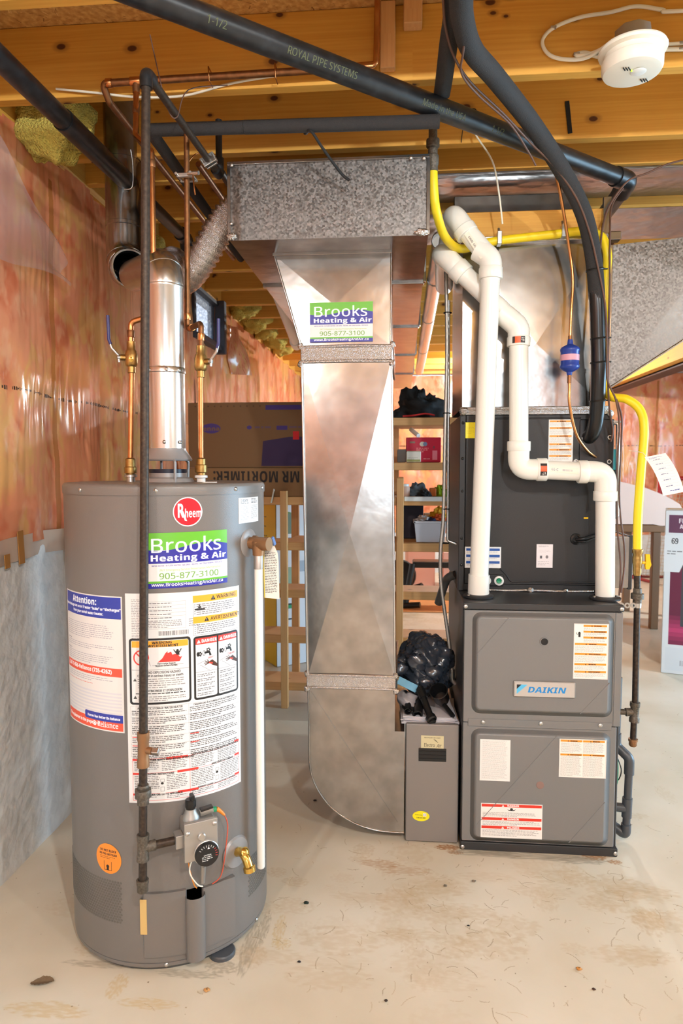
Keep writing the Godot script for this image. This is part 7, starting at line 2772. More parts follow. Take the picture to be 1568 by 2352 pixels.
	# thermostat wires following it
	for q in [
		["brown thermostat wire lashed to the refrigerant line down to the furnace", [V(0.06, 2.43, -1.5), V(0.084, 2.395, -1.634), V(0.096, 2.385, -1.727), V(0.123, 2.375, -1.83), V(0.175, 2.355, -1.92), V(0.279, 2.335, -2.05), V(0.383, 2.306, -2.18), V(0.467, 2.265, -2.25), V(0.55, 2.19, -2.31), V(0.607, 2.096, -2.36), V(0.645, 1.996, -2.395), V(0.676, 1.872, -2.41), V(0.692, 1.731, -2.43), V(0.695, 1.629, -2.43), V(0.726, 1.555, -2.43), V(0.742, 1.466, -2.44), V(0.748, 1.348, -2.47), V(0.752, 1.138, -2.47), V(0.762, 0.987, -2.45), V(0.757, 0.880, -2.44)], M.wire_brown, 0.0034],
		["second brown thermostat wire crossing under the refrigerant line", [V(0.17, 2.43, -1.55), V(0.150, 2.395, -1.64), V(0.142, 2.345, -1.765), V(0.146, 2.34, -1.85), V(0.20, 2.335, -1.95), V(0.30, 2.31, -2.06), V(0.37, 2.275, -2.16), V(0.40, 2.25, -2.2)], M.wire_brown, 0.003],
		["dark thermostat wire hanging from the drain pipe elbow to the refrigerant line", [V(1.1, 2.40, -2.52), V(0.924, 2.37, -2.50), V(0.829, 2.335, -2.50), V(0.765, 2.31, -2.50), V(0.70, 2.22, -2.48), V(0.672, 2.12, -2.46), V(0.668, 1.98, -2.46)], M.wire_brown, 0.0034],
		["black cable dropping beside the plenum corner and the gas drop", [V(0.76, 2.30, -2.53), V(0.715, 2.23, -2.50), V(0.70, 2.13, -2.46), V(0.703, 1.95, -2.46), V(0.700, 1.66, -2.44), V(0.712, 1.54, -2.46), V(0.735, 1.46, -2.49), V(0.738, 1.42, -2.52)], M.wire_brown, 0.0034],
		["second wire beside the chrome tube down to the furnace", [V(0.73, 1.56, -2.44), V(0.758, 1.50, -2.47), V(0.762, 1.40, -2.48), V(0.760, 1.25, -2.48), V(0.764, 1.15, -2.47), V(0.776, 1.05, -2.46), V(0.774, 0.97, -2.45), V(0.762, 0.89, -2.44)], M.wire_brown, 0.0034]]:
		t = thing("thermostat_wire", q[0], "wire", q[1][q[1].size() - 1])
		b = MB.new()
		b.tube(curve(q[1], 8), q[3], 8)
		part(t, "sheath", b, q[2])
	t = thing("thermostat_wire", "pale wire hanging from a joist in front of the dark panning", "wire", V(0.336, 2.2, -2.42))
	b = MB.new()
	b.tube(curve([V(0.225, 2.50, -2.43), V(0.24, 2.45, -2.42), V(0.296, 2.362, -2.42), V(0.319, 2.261, -2.42), V(0.336, 2.16, -2.44)], 8), 0.003, 8)
	part(t, "sheath", b, M.cable_white)
	t = thing("wire_hook", "thin bent wire hook on the joist under the diagonal drain pipe", "wire", V(0.22, 2.45, -2.47))
	b = MB.new()
	b.tube(curve([V(0.195, 2.445, -2.46), V(0.2, 2.49, -2.46), V(0.215, 2.545, -2.46), V(0.24, 2.555, -2.46), V(0.245, 2.535, -2.46), V(0.222, 2.53, -2.46)], 6), 0.0016, 6)
	part(t, "wire", b, M.iron)
	# flexible metal conduit and a straight tube on the left side of the coil
	t = thing("flexible_conduit", "grey spiral metal conduit hanging beside the coil cabinet into the furnace side", "conduit", V(0.206, 0.52, -2.6))
	var cp := curve([V(0.152, 2.10, -2.62), V(0.156, 2.024, -2.6), V(0.162, 1.77, -2.6), V(0.158, 1.447, -2.6), V(0.155, 1.152, -2.6), V(0.146, 1.02, -2.6), V(0.147, 0.903, -2.6), V(0.162, 0.786, -2.6), V(0.182, 0.652, -2.6), V(0.193, 0.55, -2.6)], 22)
	var rr: Array = []
	for i in cp.size():
		rr.append(0.0078 if i % 2 else 0.0066)
	b = MB.new()
	b.tube(cp, rr, 10)
	part(t, "spiral_sheath", b, M.alu)
	b = MB.new()
	b.tube(rounded([V(0.193, 0.555, -2.6), V(0.194, 0.515, -2.6), V(0.209, 0.50, -2.6)], 0.012), 0.011, 12)
	part(t, "connector", b, M.zinc)
	for y in [1.90, 1.53, 1.17, 1.04]:
		b = MB.new()
		b.lathe([Vector2(0.015, -0.002), Vector2(0.0165, 0.0), Vector2(0.015, 0.002)], V(0.163, y, -2.606), Vector3.UP, 12)
		part(t, "cable_tie", b, M.black)
	t = thing("steel_tube", "thin straight steel tube standing behind the spiral conduit", "tube", V(0.172, 1.04, -2.62))
	b = MB.new()
	b.tube(rounded([V(0.168, 1.949, -2.62), V(0.173, 1.048, -2.62), V(0.206, 1.036, -2.62)], 0.01), 0.0058, 10)
	part(t, "tube", b, M.zinc)
	t = thing("drain_hose", "dark rubber hose drooping from the left side of the coil cabinet", "hose", V(0.15, 0.75, -2.75))
	b = MB.new()
	b.tube(curve([V(0.21, 0.905, -2.70), V(0.185, 0.89, -2.72), V(0.172, 0.86, -2.75), V(0.15, 0.77, -2.80)], 6), 0.017, 12)
	part(t, "hose", b, mat(srgb(92, 88, 84), 0.35, 0.3))
	# fittings on the right side of the coil
	t = thing("bypass_tube", "bright chrome tube bracketed to the right side of the coil cabinet", "tube", V(0.772, 1.15, -2.54))
	b = MB.new()
	b.tube(rounded([V(0.748, 1.49, -2.55), V(0.768, 1.485, -2.54), V(0.773, 1.150, -2.54), V(0.750, 1.143, -2.56)], 0.012), 0.0075, 12)
	part(t, "tube", b, M.shiny)
	b = MB.new()
	b.box2(V(0.748, 1.486, -2.552), V(0.78, 1.494, -2.53), 0.002)
	part(t, "bracket", b, M.zinc)
	t = thing("control_box", "small teal-fronted control box on the right side of the coil cabinet", "control box", V(0.785, 1.31, -2.6))
	b = MB.new()
	b.box2(V(0.753, 1.318, -2.66), V(0.795, 1.394, -2.60), 0.003)
	part(t, "case", b, M.teal)
	b = MB.new()
	b.box2(V(0.753, 1.275, -2.67), V(0.803, 1.318, -2.61), 0.003)
	part(t, "base", b, M.black)
	t = thing("junction_box", "plain galvanized metal box on the right of the coil cabinet", "box", V(0.845, 0.86, -2.75))
	b = MB.new()
	b.box2(V(0.753, 0.862, -2.90), V(0.872, 1.062, -2.70), 0.003)
	part(t, "case", b, M.sheet)
	b = MB.new()
	b.box2(V(0.868, 0.856, -2.92), V(0.884, 1.066, -2.70), 0.002)
	part(t, "side_flange", b, M.furnace_dark)
	# service tag on the gas tube
	var tc := Canvas.new(240, 380, srgb(232, 232, 234))
	tc.fine(30, 24, 150, 2, 10, 4, srgb(90, 110, 170))
	for k in 11:
		tc.rect(24, 64 + k * 26, 192, 1, srgb(170, 174, 190))
		if k % 2 == 0:
			tc.fine(60, 52 + k * 26, 90, 1, 16, 6, srgb(110, 116, 150), 0.9)
	tc.fine(90, 350, 110, 1, 12, 6, srgb(70, 90, 160), 1.0)
	t = thing("service_tag", "white inspection tag tied to the yellow gas tubing", "tag", V(0.87, 1.2, -2.41))
	b = MB.new()
	var pts: Array = []
	for j in 9:
		var f := j / 8.0
		for i in 5:
			var w := (i / 4.0) * 0.068
			pts.append(V(0.815 + 0.060 * f + w, 1.362 + 0.014 * i / 4.0 - 0.132 * f + 0.012 * sin(f * 3.0), -2.40 + 0.018 * sin(f * 2.2)))
	b.sheet(pts, 5, 9)
	part(t, "card", b, tc.material(0.7))
	b = MB.new()
	b.tube(curve([V(0.822, 1.362, -2.402), V(0.812, 1.375, -2.402), V(0.80, 1.380, -2.41), V(0.77, 1.385, -2.42)], 5), 0.001, 5)
	part(t, "string", b, M.cable_white)

func carton(called: String, label: String, c: Vector3, s: Vector3, yaw: float, base: Material, front: Material, category := "box", left: Material = null, group := "") -> Node3D:
	var t := thing(called, label, category, c, group)
	var bs := Basis(Vector3.UP, yaw)
	var b := MB.new()
	b.box(c + V(0, s.y * 0.5, 0), s, 0.004, bs)
	part(t, "carton", b, base)
	if front:
		sticker(t, "front_print", c + bs * V(-s.x * 0.5 + 0.003, 0.004, s.z * 0.5), bs * V(s.x - 0.006, 0, 0), V(0, s.y - 0.008, 0), front)
	if left:
		sticker(t, "side_print", c + bs * V(-s.x * 0.5, 0.004, -s.z * 0.5 + 0.003), bs * V(0, 0, s.z - 0.006), V(0, s.y - 0.008, 0), left)
	# closing flaps on top, a tape strip over the joint
	b = MB.new()
	b.box(c + V(0, s.y + 0.001, 0), V(s.x * 0.98, 0.002, minf(0.05, s.z * 0.3)), 0.0005, bs)
	part(t, "tape", b, M.masking)
	return t

func heap(called: String, label: String, category: String, c: Vector3, s: Vector3, m: Material, sd: int, group := "") -> Node3D:
	var t := thing(called, label, category, c, group)
	var f := FastNoiseLite.new()
	f.seed = sd
	f.frequency = 1.0
	f.fractal_octaves = 3
	var pts: Array = []
	for j in 21:
		for i in 33:
			var th := PI * 0.56 * j / 20.0
			var ph := TAU * i / 32.0
			var n := V(sin(th) * cos(ph), cos(th), sin(th) * sin(ph))
			var k := 0.86 + 0.45 * f.get_noise_3d(n.x * 1.5, n.y * 1.5, n.z * 1.5) + 0.16 * f.get_noise_3d(n.x * 5, n.y * 5, n.z * 5)
			var p := c + n * s * k
			p.y = maxf(p.y, c.y)
			pts.append(p)
	var b := MB.new()
	b.sheet(pts, 33, 21)
	part(t, "cloth", b, m)
	return t

func build_storage() -> void:
	# open lumber rack behind the ducts
	var t := thing("storage_rack", "open lumber storage rack with flat plank shelves behind the return duct", "rack", V(-0.3, 0, -3.85))
	var b: MB
	var rng := RandomNumberGenerator.new()
	rng.seed = 21
	for x in [-1.16, -0.64, -0.012, 0.62]:
		b = MB.new()
		b.box2(V(x - 0.019, 0.0, -3.675), V(x + 0.019, 1.27 if x > -0.1 else 1.20, -3.637), 0.003, Vector2(rng.randf() * 3, 0))
		part(t, "post", b, M.lumber)
		b = MB.new()
		b.box2(V(x - 0.025, 0.0, -4.09), V(x + 0.019, 1.27, -4.05), 0.003, Vector2(rng.randf() * 3, 0))
		part(t, "post", b, M.lumber)
	for y in [0.135, 0.402, 0.655, 0.918, 1.167]:
		b = MB.new()
		b.box2(V(-1.2, y - 0.046, -3.88), V(0.68, y, -3.676), 0.004, Vector2(rng.randf() * 3, 0.02))
		part(t, "shelf_plank", b, M.lumber)
	b = MB.new()
	b.box2(V(-1.2, 1.167 - 0.038, -4.05), V(0.68, 1.167, -3.88), 0.004, Vector2(1.3, 0.02))
	part(t, "shelf_plank", b, M.lumber)
	b = MB.new()
	b.box2(V(-0.64, 0.918 - 0.038, -4.05), V(0.68, 0.918, -3.88), 0.004, Vector2(0.3, 0.02))
	part(t, "shelf_plank", b, M.lumber)
	for y in [1.352, 1.592]:
		b = MB.new()
		b.box2(V(-0.06, y - 0.042, -4.05), V(0.68, y, -3.69), 0.004, Vector2(rng.randf() * 3, 0.02))
		part(t, "shelf_plank", b, M.lumber)
	for x in [-0.04, 0.66]:
		b = MB.new()
		b.box2(V(x - 0.019, 1.168, -4.02), V(x + 0.019, 1.60, -3.98), 0.003)
		part(t, "upright", b, M.lumber)
	# cartons on the rack
	var c := Canvas.new(900, 460, srgb(122, 84, 48))
	var pu := srgb(72, 50, 110)
	c.disc(128, 182, 52, 36, pu)
	c.text("enna", 128, 198, 40, srgb(122, 84, 48), 1.0, true, false, 1)
	for k in 22:
		c.disc(40 + k * 36, 22, 5, 5, srgb(92, 60, 34))
	c.rect(430, 16, 470, 34, pu)
	c.disc(340, 176, 14, 14, pu)
	c.fine(370, 168, 90, 1, 20, 14, srgb(104, 76, 90), 1.0)
	c.rect(490, 164, 60, 30, pu)
	c.fine(560, 168, 70, 1, 20, 12, srgb(104, 76, 90), 1.0)
	c.poly(PackedVector2Array([Vector2(415, 275), Vector2(560, 245), Vector2(900, 240), Vector2(900, 455), Vector2(405, 455)]), srgb(60, 38, 70))
	c.rect(580, 205, 34, 60, srgb(206, 30, 30))
	carton("long_carton", "large brown carton with purple print lying on the rack's top shelf", V(-0.72, 1.326, -3.83), V(0.90, 0.352, 0.32), 0.0, M.card, c.material(0.8))
	c = Canvas.new(900, 150, srgb(136, 96, 56))
	c.text("T: MR MORTIMER:", 410, 16, 84, srgb(44, 32, 24), 0.78, true, false, 1, 0.0, true)
	carton("flat_carton", "flat brown carton with upside-down marker writing under the purple-printed carton", V(-0.72, 1.168, -3.83), V(0.90, 0.157, 0.31), 0.0, M.card, c.material(0.8))
	t = thing("carton_strap", "small pale strap dangling from the flat carton on the rack", "strap", V(-0.70, 1.12, -3.66))
	b = MB.new()
	b.tube(curve([V(-0.695, 1.205, -3.668), V(-0.70, 1.17, -3.655), V(-0.708, 1.135, -3.655)], 4), 0.014, 8, true, 0.25)
	part(t, "strap", b, M.cable_white)
	# yellow and white carton on the floor behind
	c = Canvas.new(420, 900, srgb(226, 232, 238))
	c.disc(70, 90, 40, 30, srgb(110, 150, 90))
	c.rect(60, 70, 60, 110, srgb(120, 140, 120))
	c.rect(20, 200, 200, 16, srgb(120, 128, 138))
	c.line(Vector2(40, 210), Vector2(60, 420), 6, srgb(150, 160, 170))
	c.line(Vector2(190, 210), Vector2(180, 420), 6, srgb(150, 160, 170))
	c.disc(80, 430, 60, 70, srgb(150, 176, 150))
	c.rect(120, 330, 90, 60, srgb(170, 186, 200))
	c.frame(60, 560, 80, 90, 8, srgb(40, 48, 52))
	c.rect(68, 568, 64, 20, srgb(40, 160, 110))
	c.rect(40, 740, 44, 30, srgb(40, 40, 46))
	c.rect(100, 744, 30, 20, srgb(200, 60, 60))
	var c2 := Canvas.new(300, 900, srgb(232, 178, 28))
	for k in 6:
		c2.fine(60, 90 + k * 52, 130, 2, 16, 6, srgb(120, 92, 40))
	c2.line(Vector2(110, 560), Vector2(90, 600), 14, srgb(40, 34, 26))
	c2.line(Vector2(90, 600), Vector2(110, 650), 14, srgb(40, 34, 26))
	carton("tall_carton", "tall yellow and white printed carton on the floor behind the rack", V(-0.825 + 0.5 * (0.82 * 0.5 - 0.57 * 0.36), 0, -4.40 - 0.5 * (0.57 * 0.5 + 0.82 * 0.36)), V(0.5, 1.11, 0.36), deg_to_rad(35), M.card, c.material(0.6), "box", c2.material(0.6))
	# right bay: bag, red box, tote, odds and ends
	heap("duffel_bag", "slumped black bag with red trim on the rack's top plank", "bag", V(0.085, 1.593, -3.87), V(0.17, 0.17, 0.13), M.black_matt, 3)
	t = thing("red_strap", "red strap end poking out under the black bag", "strap", V(0.1, 1.593, -3.75))
	b = MB.new()
	b.tube(curve([V(0.0, 1.602, -3.735), V(0.06, 1.606, -3.73), V(0.12, 1.615, -3.735), V(0.17, 1.606, -3.74)], 5), 0.012, 8, true, 0.4)
	part(t, "webbing", b, mat(srgb(196, 34, 30), 0.6))
	c = Canvas.new(320, 220, srgb(206, 16, 54))
	c.disc(150, 56, 26, 22, srgb(236, 220, 196))
	c.disc(176, 56, 20, 20, srgb(130, 140, 170))
	c.fine(92, 90, 120, 3, 16, 10, srgb(240, 130, 130))
	c.rect(244, 116, 46, 86, srgb(238, 130, 140))
	c.fine(160, 188, 60, 1, 16, 10, srgb(240, 150, 150), 1.0)
	c.rect(30, 30, 50, 18, srgb(150, 120, 100))
	c.rect(252, 74, 12, 24, srgb(110, 60, 70))
	carton("red_box", "crimson printed box on the rack's second plank", V(0.112, 1.353, -3.80), V(0.188, 0.135, 0.14), 0.0, mat(srgb(196, 16, 50), 0.5), c.material(0.5))
	c = Canvas.new(160, 90, srgb(234, 222, 204))
	c.fine(10, 52, 130, 2, 12, 4, srgb(180, 168, 150))
	c.rect(0, 70, 160, 20, srgb(170, 160, 90))
	carton("white_box", "small cream box standing in front of the crimson box", V(0.058, 1.353, -3.715), V(0.078, 0.06, 0.03), 0.05, mat(srgb(230, 218, 200), 0.6), c.material(0.6))
	carton("grey_box", "small grey box left of the crimson box on the second plank", V(-0.005, 1.353, -3.78), V(0.05, 0.07, 0.1), 0.0, mat(srgb(120, 112, 106), 0.7), null)
	t = thing("paper_roll", "white paper roll lying across the crimson box", "paper", V(0.06, 1.49, -3.78))
	b = MB.new()
	b.tube([V(0.045, 1.535, -3.82), V(0.085, 1.497, -3.74)], 0.012, 12)
	part(t, "roll", b, M.white)
	# level at 1.17
	t = thing("pale_jar", "small pale pink jar on the white-edged shelf beside the post", "jar", V(0.02, 1.168, -3.74))
	b = MB.new()
	b.lathe([Vector2(0.0, 0.0), Vector2(0.026, 0.0), Vector2(0.028, 0.006), Vector2(0.028, 0.05), Vector2(0.022, 0.058), Vector2(0.0, 0.058)], V(0.012, 1.168, -3.74), Vector3.UP, 18)
	part(t, "glass", b, mat(srgb(226, 184, 160), 0.5))
	b = MB.new()
	b.lathe([Vector2(0.024, 0.056), Vector2(0.024, 0.068), Vector2(0.0, 0.069)], V(0.012, 1.168, -3.74), Vector3.UP, 18)
	part(t, "lid", b, M.white)
	heap("folded_cloth", "blue grey cloth bundle on the white-edged shelf", "cloth", V(0.075, 1.168, -3.84), V(0.075, 0.075, 0.07), mat(srgb(96, 108, 118), 0.8), 11)
	heap("baseball_cap", "dark cap lying on the white-edged shelf", "cap", V(0.115, 1.168, -3.715), V(0.045, 0.035, 0.03), M.black_matt, 12)
	carton("orange_tin", "small orange and white box on the white-edged shelf", V(0.165, 1.168, -3.76), V(0.036, 0.045, 0.05), 0.0, mat(srgb(206, 104, 30), 0.5), null)
	heap("green_toy", "lime green plush lump on the white-edged shelf beside the coil cabinet", "toy", V(0.215, 1.168, -3.78), V(0.045, 0.07, 0.05), mat(srgb(150, 190, 20), 0.8), 13)
	t = thing("shelf_edging", "white painted edge strip on the rack plank beside the return duct", "edging", V(0.3, 1.15, -3.67))
	b = MB.new()
	b.box2(V(0.01, 1.146, -3.674), V(0.60, 1.170, -3.655), 0.002)
	part(t, "strip", b, M.white)
	# level at 0.92
	carton("dark_bin", "black and purple storage bin behind the clear tote", V(0.05, 0.919, -3.97), V(0.14, 0.20, 0.12), 0.0, mat(srgb(34, 26, 40), 0.6), null)
	carton("plank_carton", "plain orange-brown carton behind the clear tote", V(0.17, 0.919, -3.985), V(0.09, 0.14, 0.1), 0.0, mat(srgb(200, 140, 84), 0.7), null)
	t = thing("clear_tote", "cloudy clear plastic tote full of clothes on the rack", "tote", V(0.16, 0.919, -3.79))
	b = MB.new()
	var lo := 0.058
	for q in [[0.0, 0.066], [0.115, 0.084]]:
		pass
	var ring := func(y: float, hw: float, hd: float) -> Array: return [V(0.152 - hw, y, -3.785 + hd), V(0.152 + hw, y, -3.785 + hd), V(0.152 + hw, y, -3.785 - hd), V(0.152 - hw, y, -3.785 - hd)]
	var r0: Array = ring.call(0.921, 0.075, 0.07)
	var r1: Array = ring.call(1.03, 0.086, 0.08)
	for i in 4:
		var j := (i + 1) % 4
		b.flat(r0[i], r0[j], r1[j], r1[i], ((r0[i] as Vector3) + r0[j] - V(0.152, 0.92, -3.785) * 2.0))
	b.flat(r0[0], r0[1], r0[2], r0[3], Vector3.DOWN)
	var cl := mat(srgb(206, 206, 214), 0.35)
	part(t, "tub", b, cl)
	b = MB.new()
	b.box2(V(0.06, 1.024, -3.712), V(0.244, 1.036, -3.698), 0.003)
	b.box2(V(0.06, 1.024, -3.872), V(0.244, 1.036, -3.858), 0.003)
	b.box2(V(0.06, 1.024, -3.872), V(0.074, 1.036, -3.698), 0.003)
	b.box2(V(0.23, 1.024, -3.872), V(0.244, 1.036, -3.698), 0.003)
	part(t, "rim", b, mat(srgb(220, 218, 224), 0.3))
	for q in [["white cloth spilling over the clear tote", V(0.12, 1.034, -3.77), V(0.05, 0.03, 0.06), srgb(226, 220, 224)], ["yellow cloth piled on the clear tote", V(0.20, 1.037, -3.80), V(0.06, 0.065, 0.06), srgb(240, 190, 50)], ["orange cloth under the yellow one on the clear tote", V(0.20, 1.036, -3.755), V(0.05, 0.036, 0.04), srgb(206, 86, 30)], ["dark blue cloth at the rim of the clear tote", V(0.155, 1.034, -3.735), V(0.05, 0.02, 0.03), srgb(44, 48, 84)]]:
		heap("folded_cloth", q[0], "cloth", q[1], q[2], mat(q[3], 0.85), int(q[1].x * 1000))


func build_far_things() -> void:
	var b: MB
	# exercise bike on the far floor, seen under the shelves
	var t := thing("exercise_bike", "black exercise bike base on the far floor seen under the rack shelves", "exercise bike", V(0.05, 0, -6.6))
	b = MB.new()
	b.tube([V(-0.02, 0.03, -6.35), V(0.17, 0.05, -6.3)], 0.028, 12)
	part(t, "front_foot", b, M.black)
	b = MB.new()
	b.tube([V(-0.1, 0.03, -7.1), V(0.22, 0.04, -7.1)], 0.028, 12)
	part(t, "rear_foot", b, M.black)
	b = MB.new()
	b.tube([V(0.03, 0.03, -6.35), V(0.10, 0.42, -6.4)], 0.03, 12)
	part(t, "frame_post", b, M.black)
	b = MB.new()
	b.tube([V(0.05, 0.16, -6.4), V(0.19, 0.22, -6.34)], 0.034, 12)
	part(t, "pedal_bar", b, M.black)
	b = MB.new()
	b.box2(V(0.10, 0.38, -6.6), V(0.5, 0.44, -6.4), 0.01)
	part(t, "top_beam", b, M.black)
	b = MB.new()
	b.lathe([Vector2(0.0, -0.03), Vector2(0.15, -0.03), Vector2(0.16, 0.0), Vector2(0.15, 0.03), Vector2(0.0, 0.03)], V(-0.02, 0.26, -6.7), Vector3.BACK, 28)
	part(t, "flywheel", b, M.black_matt)
	carton("far_carton", "pinkish carton on the far floor behind the exercise bike", V(0.2, 0, -7.7), V(0.3, 0.42, 0.3), 0.1, mat(srgb(222, 170, 150), 0.7), null, "box", null, "cartons on the far floor")
	carton("far_carton", "pale carton on the far floor right of the exercise bike", V(0.62, 0, -7.6), V(0.34, 0.40, 0.3), 0.0, mat(srgb(226, 190, 180), 0.7), null, "box", null, "cartons on the far floor")
	t = thing("floor_patch", "thin orange-brown layer on the far floor under the exercise bike", "mat", V(0.3, 0, -6.8))
	b = MB.new()
	b.box2(V(-0.4, 0.001, -7.5), V(0.9, 0.010, -6.2), 0.003)
	part(t, "mat", b, mat(srgb(206, 136, 74), 0.7))  # thin orange-brown slab over the far floor
	# padded mat drooping over a table
	t = thing("side_table", "low brown wooden table under the drooping pad on the far floor", "table", V(1.95, 0, -6.1))
	b = MB.new()
	b.box2(V(1.5, 0.80, -6.5), V(2.12, 0.86, -5.7), 0.006)
	part(t, "table_top", b, mat(srgb(126, 84, 44), 0.5))
	for q in [V(1.55, 0, -5.75), V(2.06, 0, -5.75), V(1.55, 0, -6.45), V(2.06, 0, -6.45)]:
		b = MB.new()
		b.box2(q + V(-0.03, 0, -0.03), q + V(0.03, 0.80, 0.03), 0.004)
		part(t, "leg", b, mat(srgb(116, 76, 40), 0.5))
	t = thing("foam_pad", "thick pale pink foam pad drooping over the end of the table", "pad", V(1.95, 0.86, -6.1))
	var prof := [Vector2(1.45, 0.865), Vector2(1.75, 0.865), Vector2(2.02, 0.865), Vector2(2.12, 0.845), Vector2(2.18, 0.78), Vector2(2.215, 0.74), Vector2(2.25, 0.735), Vector2(2.28, 0.77), Vector2(2.295, 0.85), Vector2(2.27, 0.94), Vector2(2.22, 1.03), Vector2(2.10, 1.10), Vector2(1.95, 1.16), Vector2(1.75, 1.21), Vector2(1.45, 1.22)]
	b = MB.new()
	var pts: Array = []
	for j in 5:
		for i in prof.size() + 1:
			var p: Vector2 = prof[i % prof.size()]
			pts.append(V(p.x, p.y, -5.7 - 0.8 * j / 4.0))
	b.sheet(pts, prof.size() + 1, 5)
	var poly := PackedVector2Array(prof)
	var ids := Geometry2D.triangulate_polygon(poly)
	for zz in [-5.7, -6.5]:
		var nn := Vector3.BACK if zz > -6 else Vector3.FORWARD
		for i in range(0, ids.size(), 3):
			b.tri(V(poly[ids[i]].x, poly[ids[i]].y, zz), V(poly[ids[i + 1]].x, poly[ids[i + 1]].y, zz), V(poly[ids[i + 2]].x, poly[ids[i + 2]].y, zz), nn, nn, nn)
	part(t, "foam", b, mat(srgb(238, 208, 194), 0.8))
	# hockey net
	t = thing("hockey_net", "street hockey net with red pipe frame by the far wall", "hockey net", V(3.4, 0, -8.0))
	var red := mat(srgb(150, 24, 26), 0.4)
	for x in [2.86, 4.2]:
		b = MB.new()
		b.tube([V(x, 0.0, -7.9), V(x, 1.2, -7.9)], 0.024, 12)
		part(t, "goal_post", b, red)
	b = MB.new()
	b.tube([V(2.86, 1.2, -7.9), V(4.2, 1.2, -7.9)], 0.024, 12)
	part(t, "crossbar", b, red)
	b = MB.new()
	b.tube([V(2.86, 0.02, -7.9), V(2.7, 0.02, -8.4), V(4.2, 0.02, -8.4)], 0.018, 10)
	part(t, "base_frame", b, red)
	b = MB.new()
	for i in 37:
		var x := 2.86 + 1.34 * i / 36.0
		b.tube([V(x, 1.19, -7.95), V(x, 0.03, -8.38)], 0.003, 4, false)
	for j in 28:
		var f := j / 27.0
		b.tube([V(2.86, 1.19 - 1.16 * f, -7.95 - 0.43 * f), V(4.2, 1.19 - 1.16 * f, -7.95 - 0.43 * f)], 0.003, 4, false)
	var net := part(t, "netting", b, mat(srgb(206, 190, 166), 0.8))
	net.set_meta("kind", "stuff")
	# television carton
	var c := Canvas.new(900, 780, srgb(222, 228, 234))
	c.rect(14, 20, 880, 84, srgb(96, 50, 84))
	c.text("FRONT", 100, 58, 30, srgb(222, 214, 224), 0.9, true, false, 1)
	c.text("AVANT", 100, 84, 26, srgb(222, 214, 224), 0.9, true, false, 1)
	c.poly(PackedVector2Array([Vector2(76, 90), Vector2(124, 90), Vector2(100, 104)]), srgb(222, 214, 224))
	c.rect(26, 150, 860, 490, srgb(104, 28, 62))
	for k in 7:
		c.rect(26, 500 + k * 20, 860, 20, srgb(104, 28, 62).lerp(srgb(190, 60, 110), 1.0 - absf(k - 3.0) / 4.0))
	c.rect(76, 150, 810, 400, srgb(62, 66, 74))
	c.rect(96, 150, 790, 380, srgb(42, 30, 40))
	for k in 5:
		c.rect(132, 250 + k * 50, 12, 30, srgb(200, 204, 210))
	c.rect(14, 655, 880, 110, srgb(216, 224, 232))
	c.bars(80, 714, 110, 26, srgb(110, 116, 126))
	t = carton("television_carton", "upright television carton with a dark magenta print near the far wall", V(2.278, 0, -4.422), V(1.2, 1.055, 0.26), deg_to_rad(-20.0), mat(srgb(206, 206, 204), 0.6), c.material(0.4))
	var pc := Canvas.new(150, 260, srgb(226, 232, 238))
	pc.text("69", 70, 60, 54, srgb(50, 54, 60), 0.8, true, true, 1)
	pc.fine(20, 110, 100, 2, 18, 6, srgb(120, 126, 132))
	b = MB.new()
	var hexa := PackedVector2Array([Vector2(-0.015, 0.0), Vector2(0.075, 0.0), Vector2(0.115, 0.1), Vector2(0.115, 0.16), Vector2(0.085, 0.235), Vector2(-0.015, 0.235)])
	b.prism(hexa, V(1.682, 0.66, -4.499), Basis(Vector3.UP, deg_to_rad(-20.0)) * Vector3.RIGHT, Vector3.UP, 0.003)
	for i in b.t.size():
		b.t[i] = Vector2((b.t[i].x + 0.015) / 0.13, 1.0 - b.t[i].y / 0.235)
	part(t, "price_tag", b, pc.material(0.5), "white paper price tag")
	# dark steel beam on the right
	t = thing("steel_beam", "dark brown steel beam running back under the joists right of the branch duct", "beam", V(2.5, 2.2, -5.8))
	b = MB.new()
	b.box2(V(2.42, 2.215, -8.6), V(2.58, 2.23, -3.3), 0.002)
	b.box2(V(2.495, 2.23, -8.6), V(2.505, 2.435, -3.3), 0.0)
	b.box2(V(2.42, 2.435, -8.6), V(2.58, 2.449, -3.3), 0.002)
	part(t, "beam", b, mat(srgb(70, 44, 34), 0.6))
	b = MB.new()
	b.box2(V(2.33, 2.24, -8.6), V(2.415, 2.448, -3.3), 0.003)
	part(t, "packing_lumber", b, M.joist)


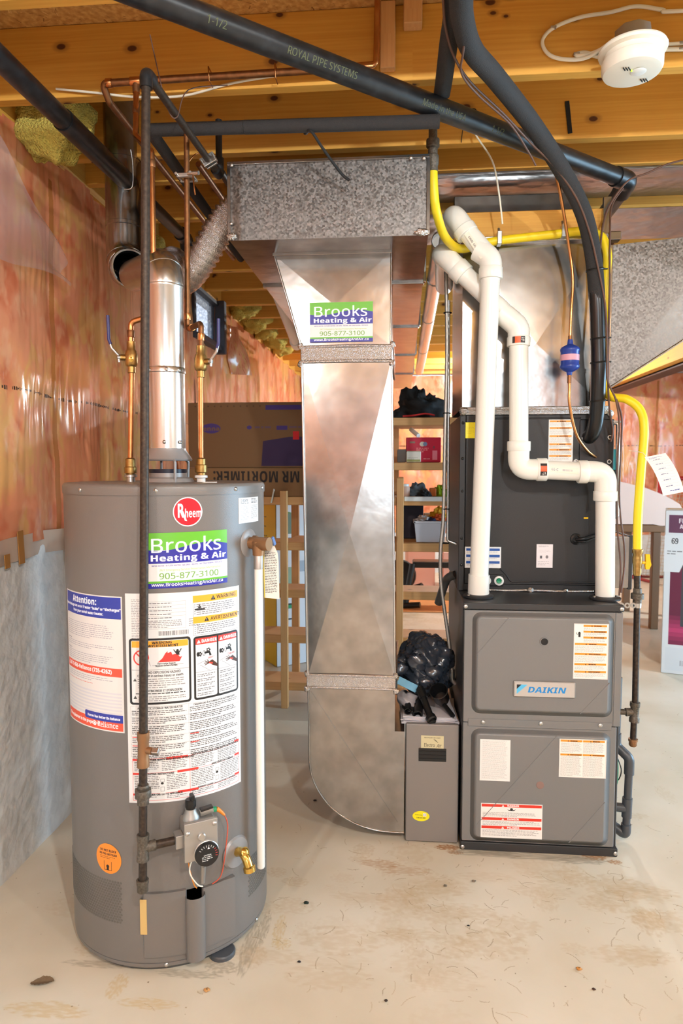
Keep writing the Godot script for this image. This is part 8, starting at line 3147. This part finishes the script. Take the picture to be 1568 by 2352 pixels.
func build_small_things() -> void:
	var b: MB
	# bits on the floor
	for q in [
		["small green-black chip lying on the open floor before the duct boot", V(-0.285, 0, -1.982), 0.010, srgb(30, 44, 34)],
		["tiny dark pebble on the floor right of the water heater foot", V(-0.269, 0, -1.735), 0.006, srgb(36, 32, 30)],
		["tiny brown crumb at the middle of the front floor", V(-0.033, 0, -1.621), 0.006, srgb(60, 46, 34)],
		["flat tan wood chip on the floor well before the furnace", V(0.474, 0, -1.774), 0.010, srgb(206, 140, 70)],
		["flat tan wood chip on the floor before the water heater", V(-0.487, 0, -1.613), 0.011, srgb(200, 144, 84)],
		["grey crumb on the floor in front of the furnace, left one", V(0.143, 0, -2.107), 0.007, srgb(110, 96, 80)],
		["grey crumb on the floor in front of the furnace, right one", V(0.236, 0, -2.139), 0.008, srgb(120, 104, 86)],
		["dark brown pebble on the floor under the curve of the duct boot", V(-0.34, 0, -2.62), 0.009, srgb(58, 36, 24)],
		["black speck of grit on the bare floor before the furnace", V(0.198, 0, -1.922), 0.005, srgb(34, 28, 24)],
		["brown grit on the floor at the furnace's front right", V(0.493, 0, -1.706), 0.006, srgb(70, 44, 28)]]:
		var t := thing("floor_debris", q[0], "debris", q[1])
		b = MB.new()
		crumple(b, (q[1] as Vector3) + V(0, (q[2] as float) * 0.30, 0), V(q[2], (q[2] as float) * 0.33, (q[2] as float) * 0.7), int((q[2] as float) * 9000) + int(q[1].x * 100))
		part(t, "bit", b, mat(q[3], 0.7))
	var t := thing("dry_leaf", "crumpled brown leaf on the floor by the left wall", "leaf", V(-0.915, 0, -1.597))
	b = MB.new()
	var pts: Array = []
	var f := FastNoiseLite.new()
	f.seed = 2
	f.frequency = 1.0
	for j in 9:
		for i in 15:
			var u := i / 14.0 - 0.5
			var w := (j / 8.0 - 0.5) * (1.0 - 3.4 * u * u)
			pts.append(V(-0.915 + u * 0.056, 0.006 + 0.006 * absf(f.get_noise_2d(i * 0.9, j * 0.9)) + 0.01 * absf(w), -1.597 - u * 0.014 + w * 0.03))
	b.sheet(pts, 15, 9)
	part(t, "blade", b, mat(srgb(116, 92, 66), 0.8))
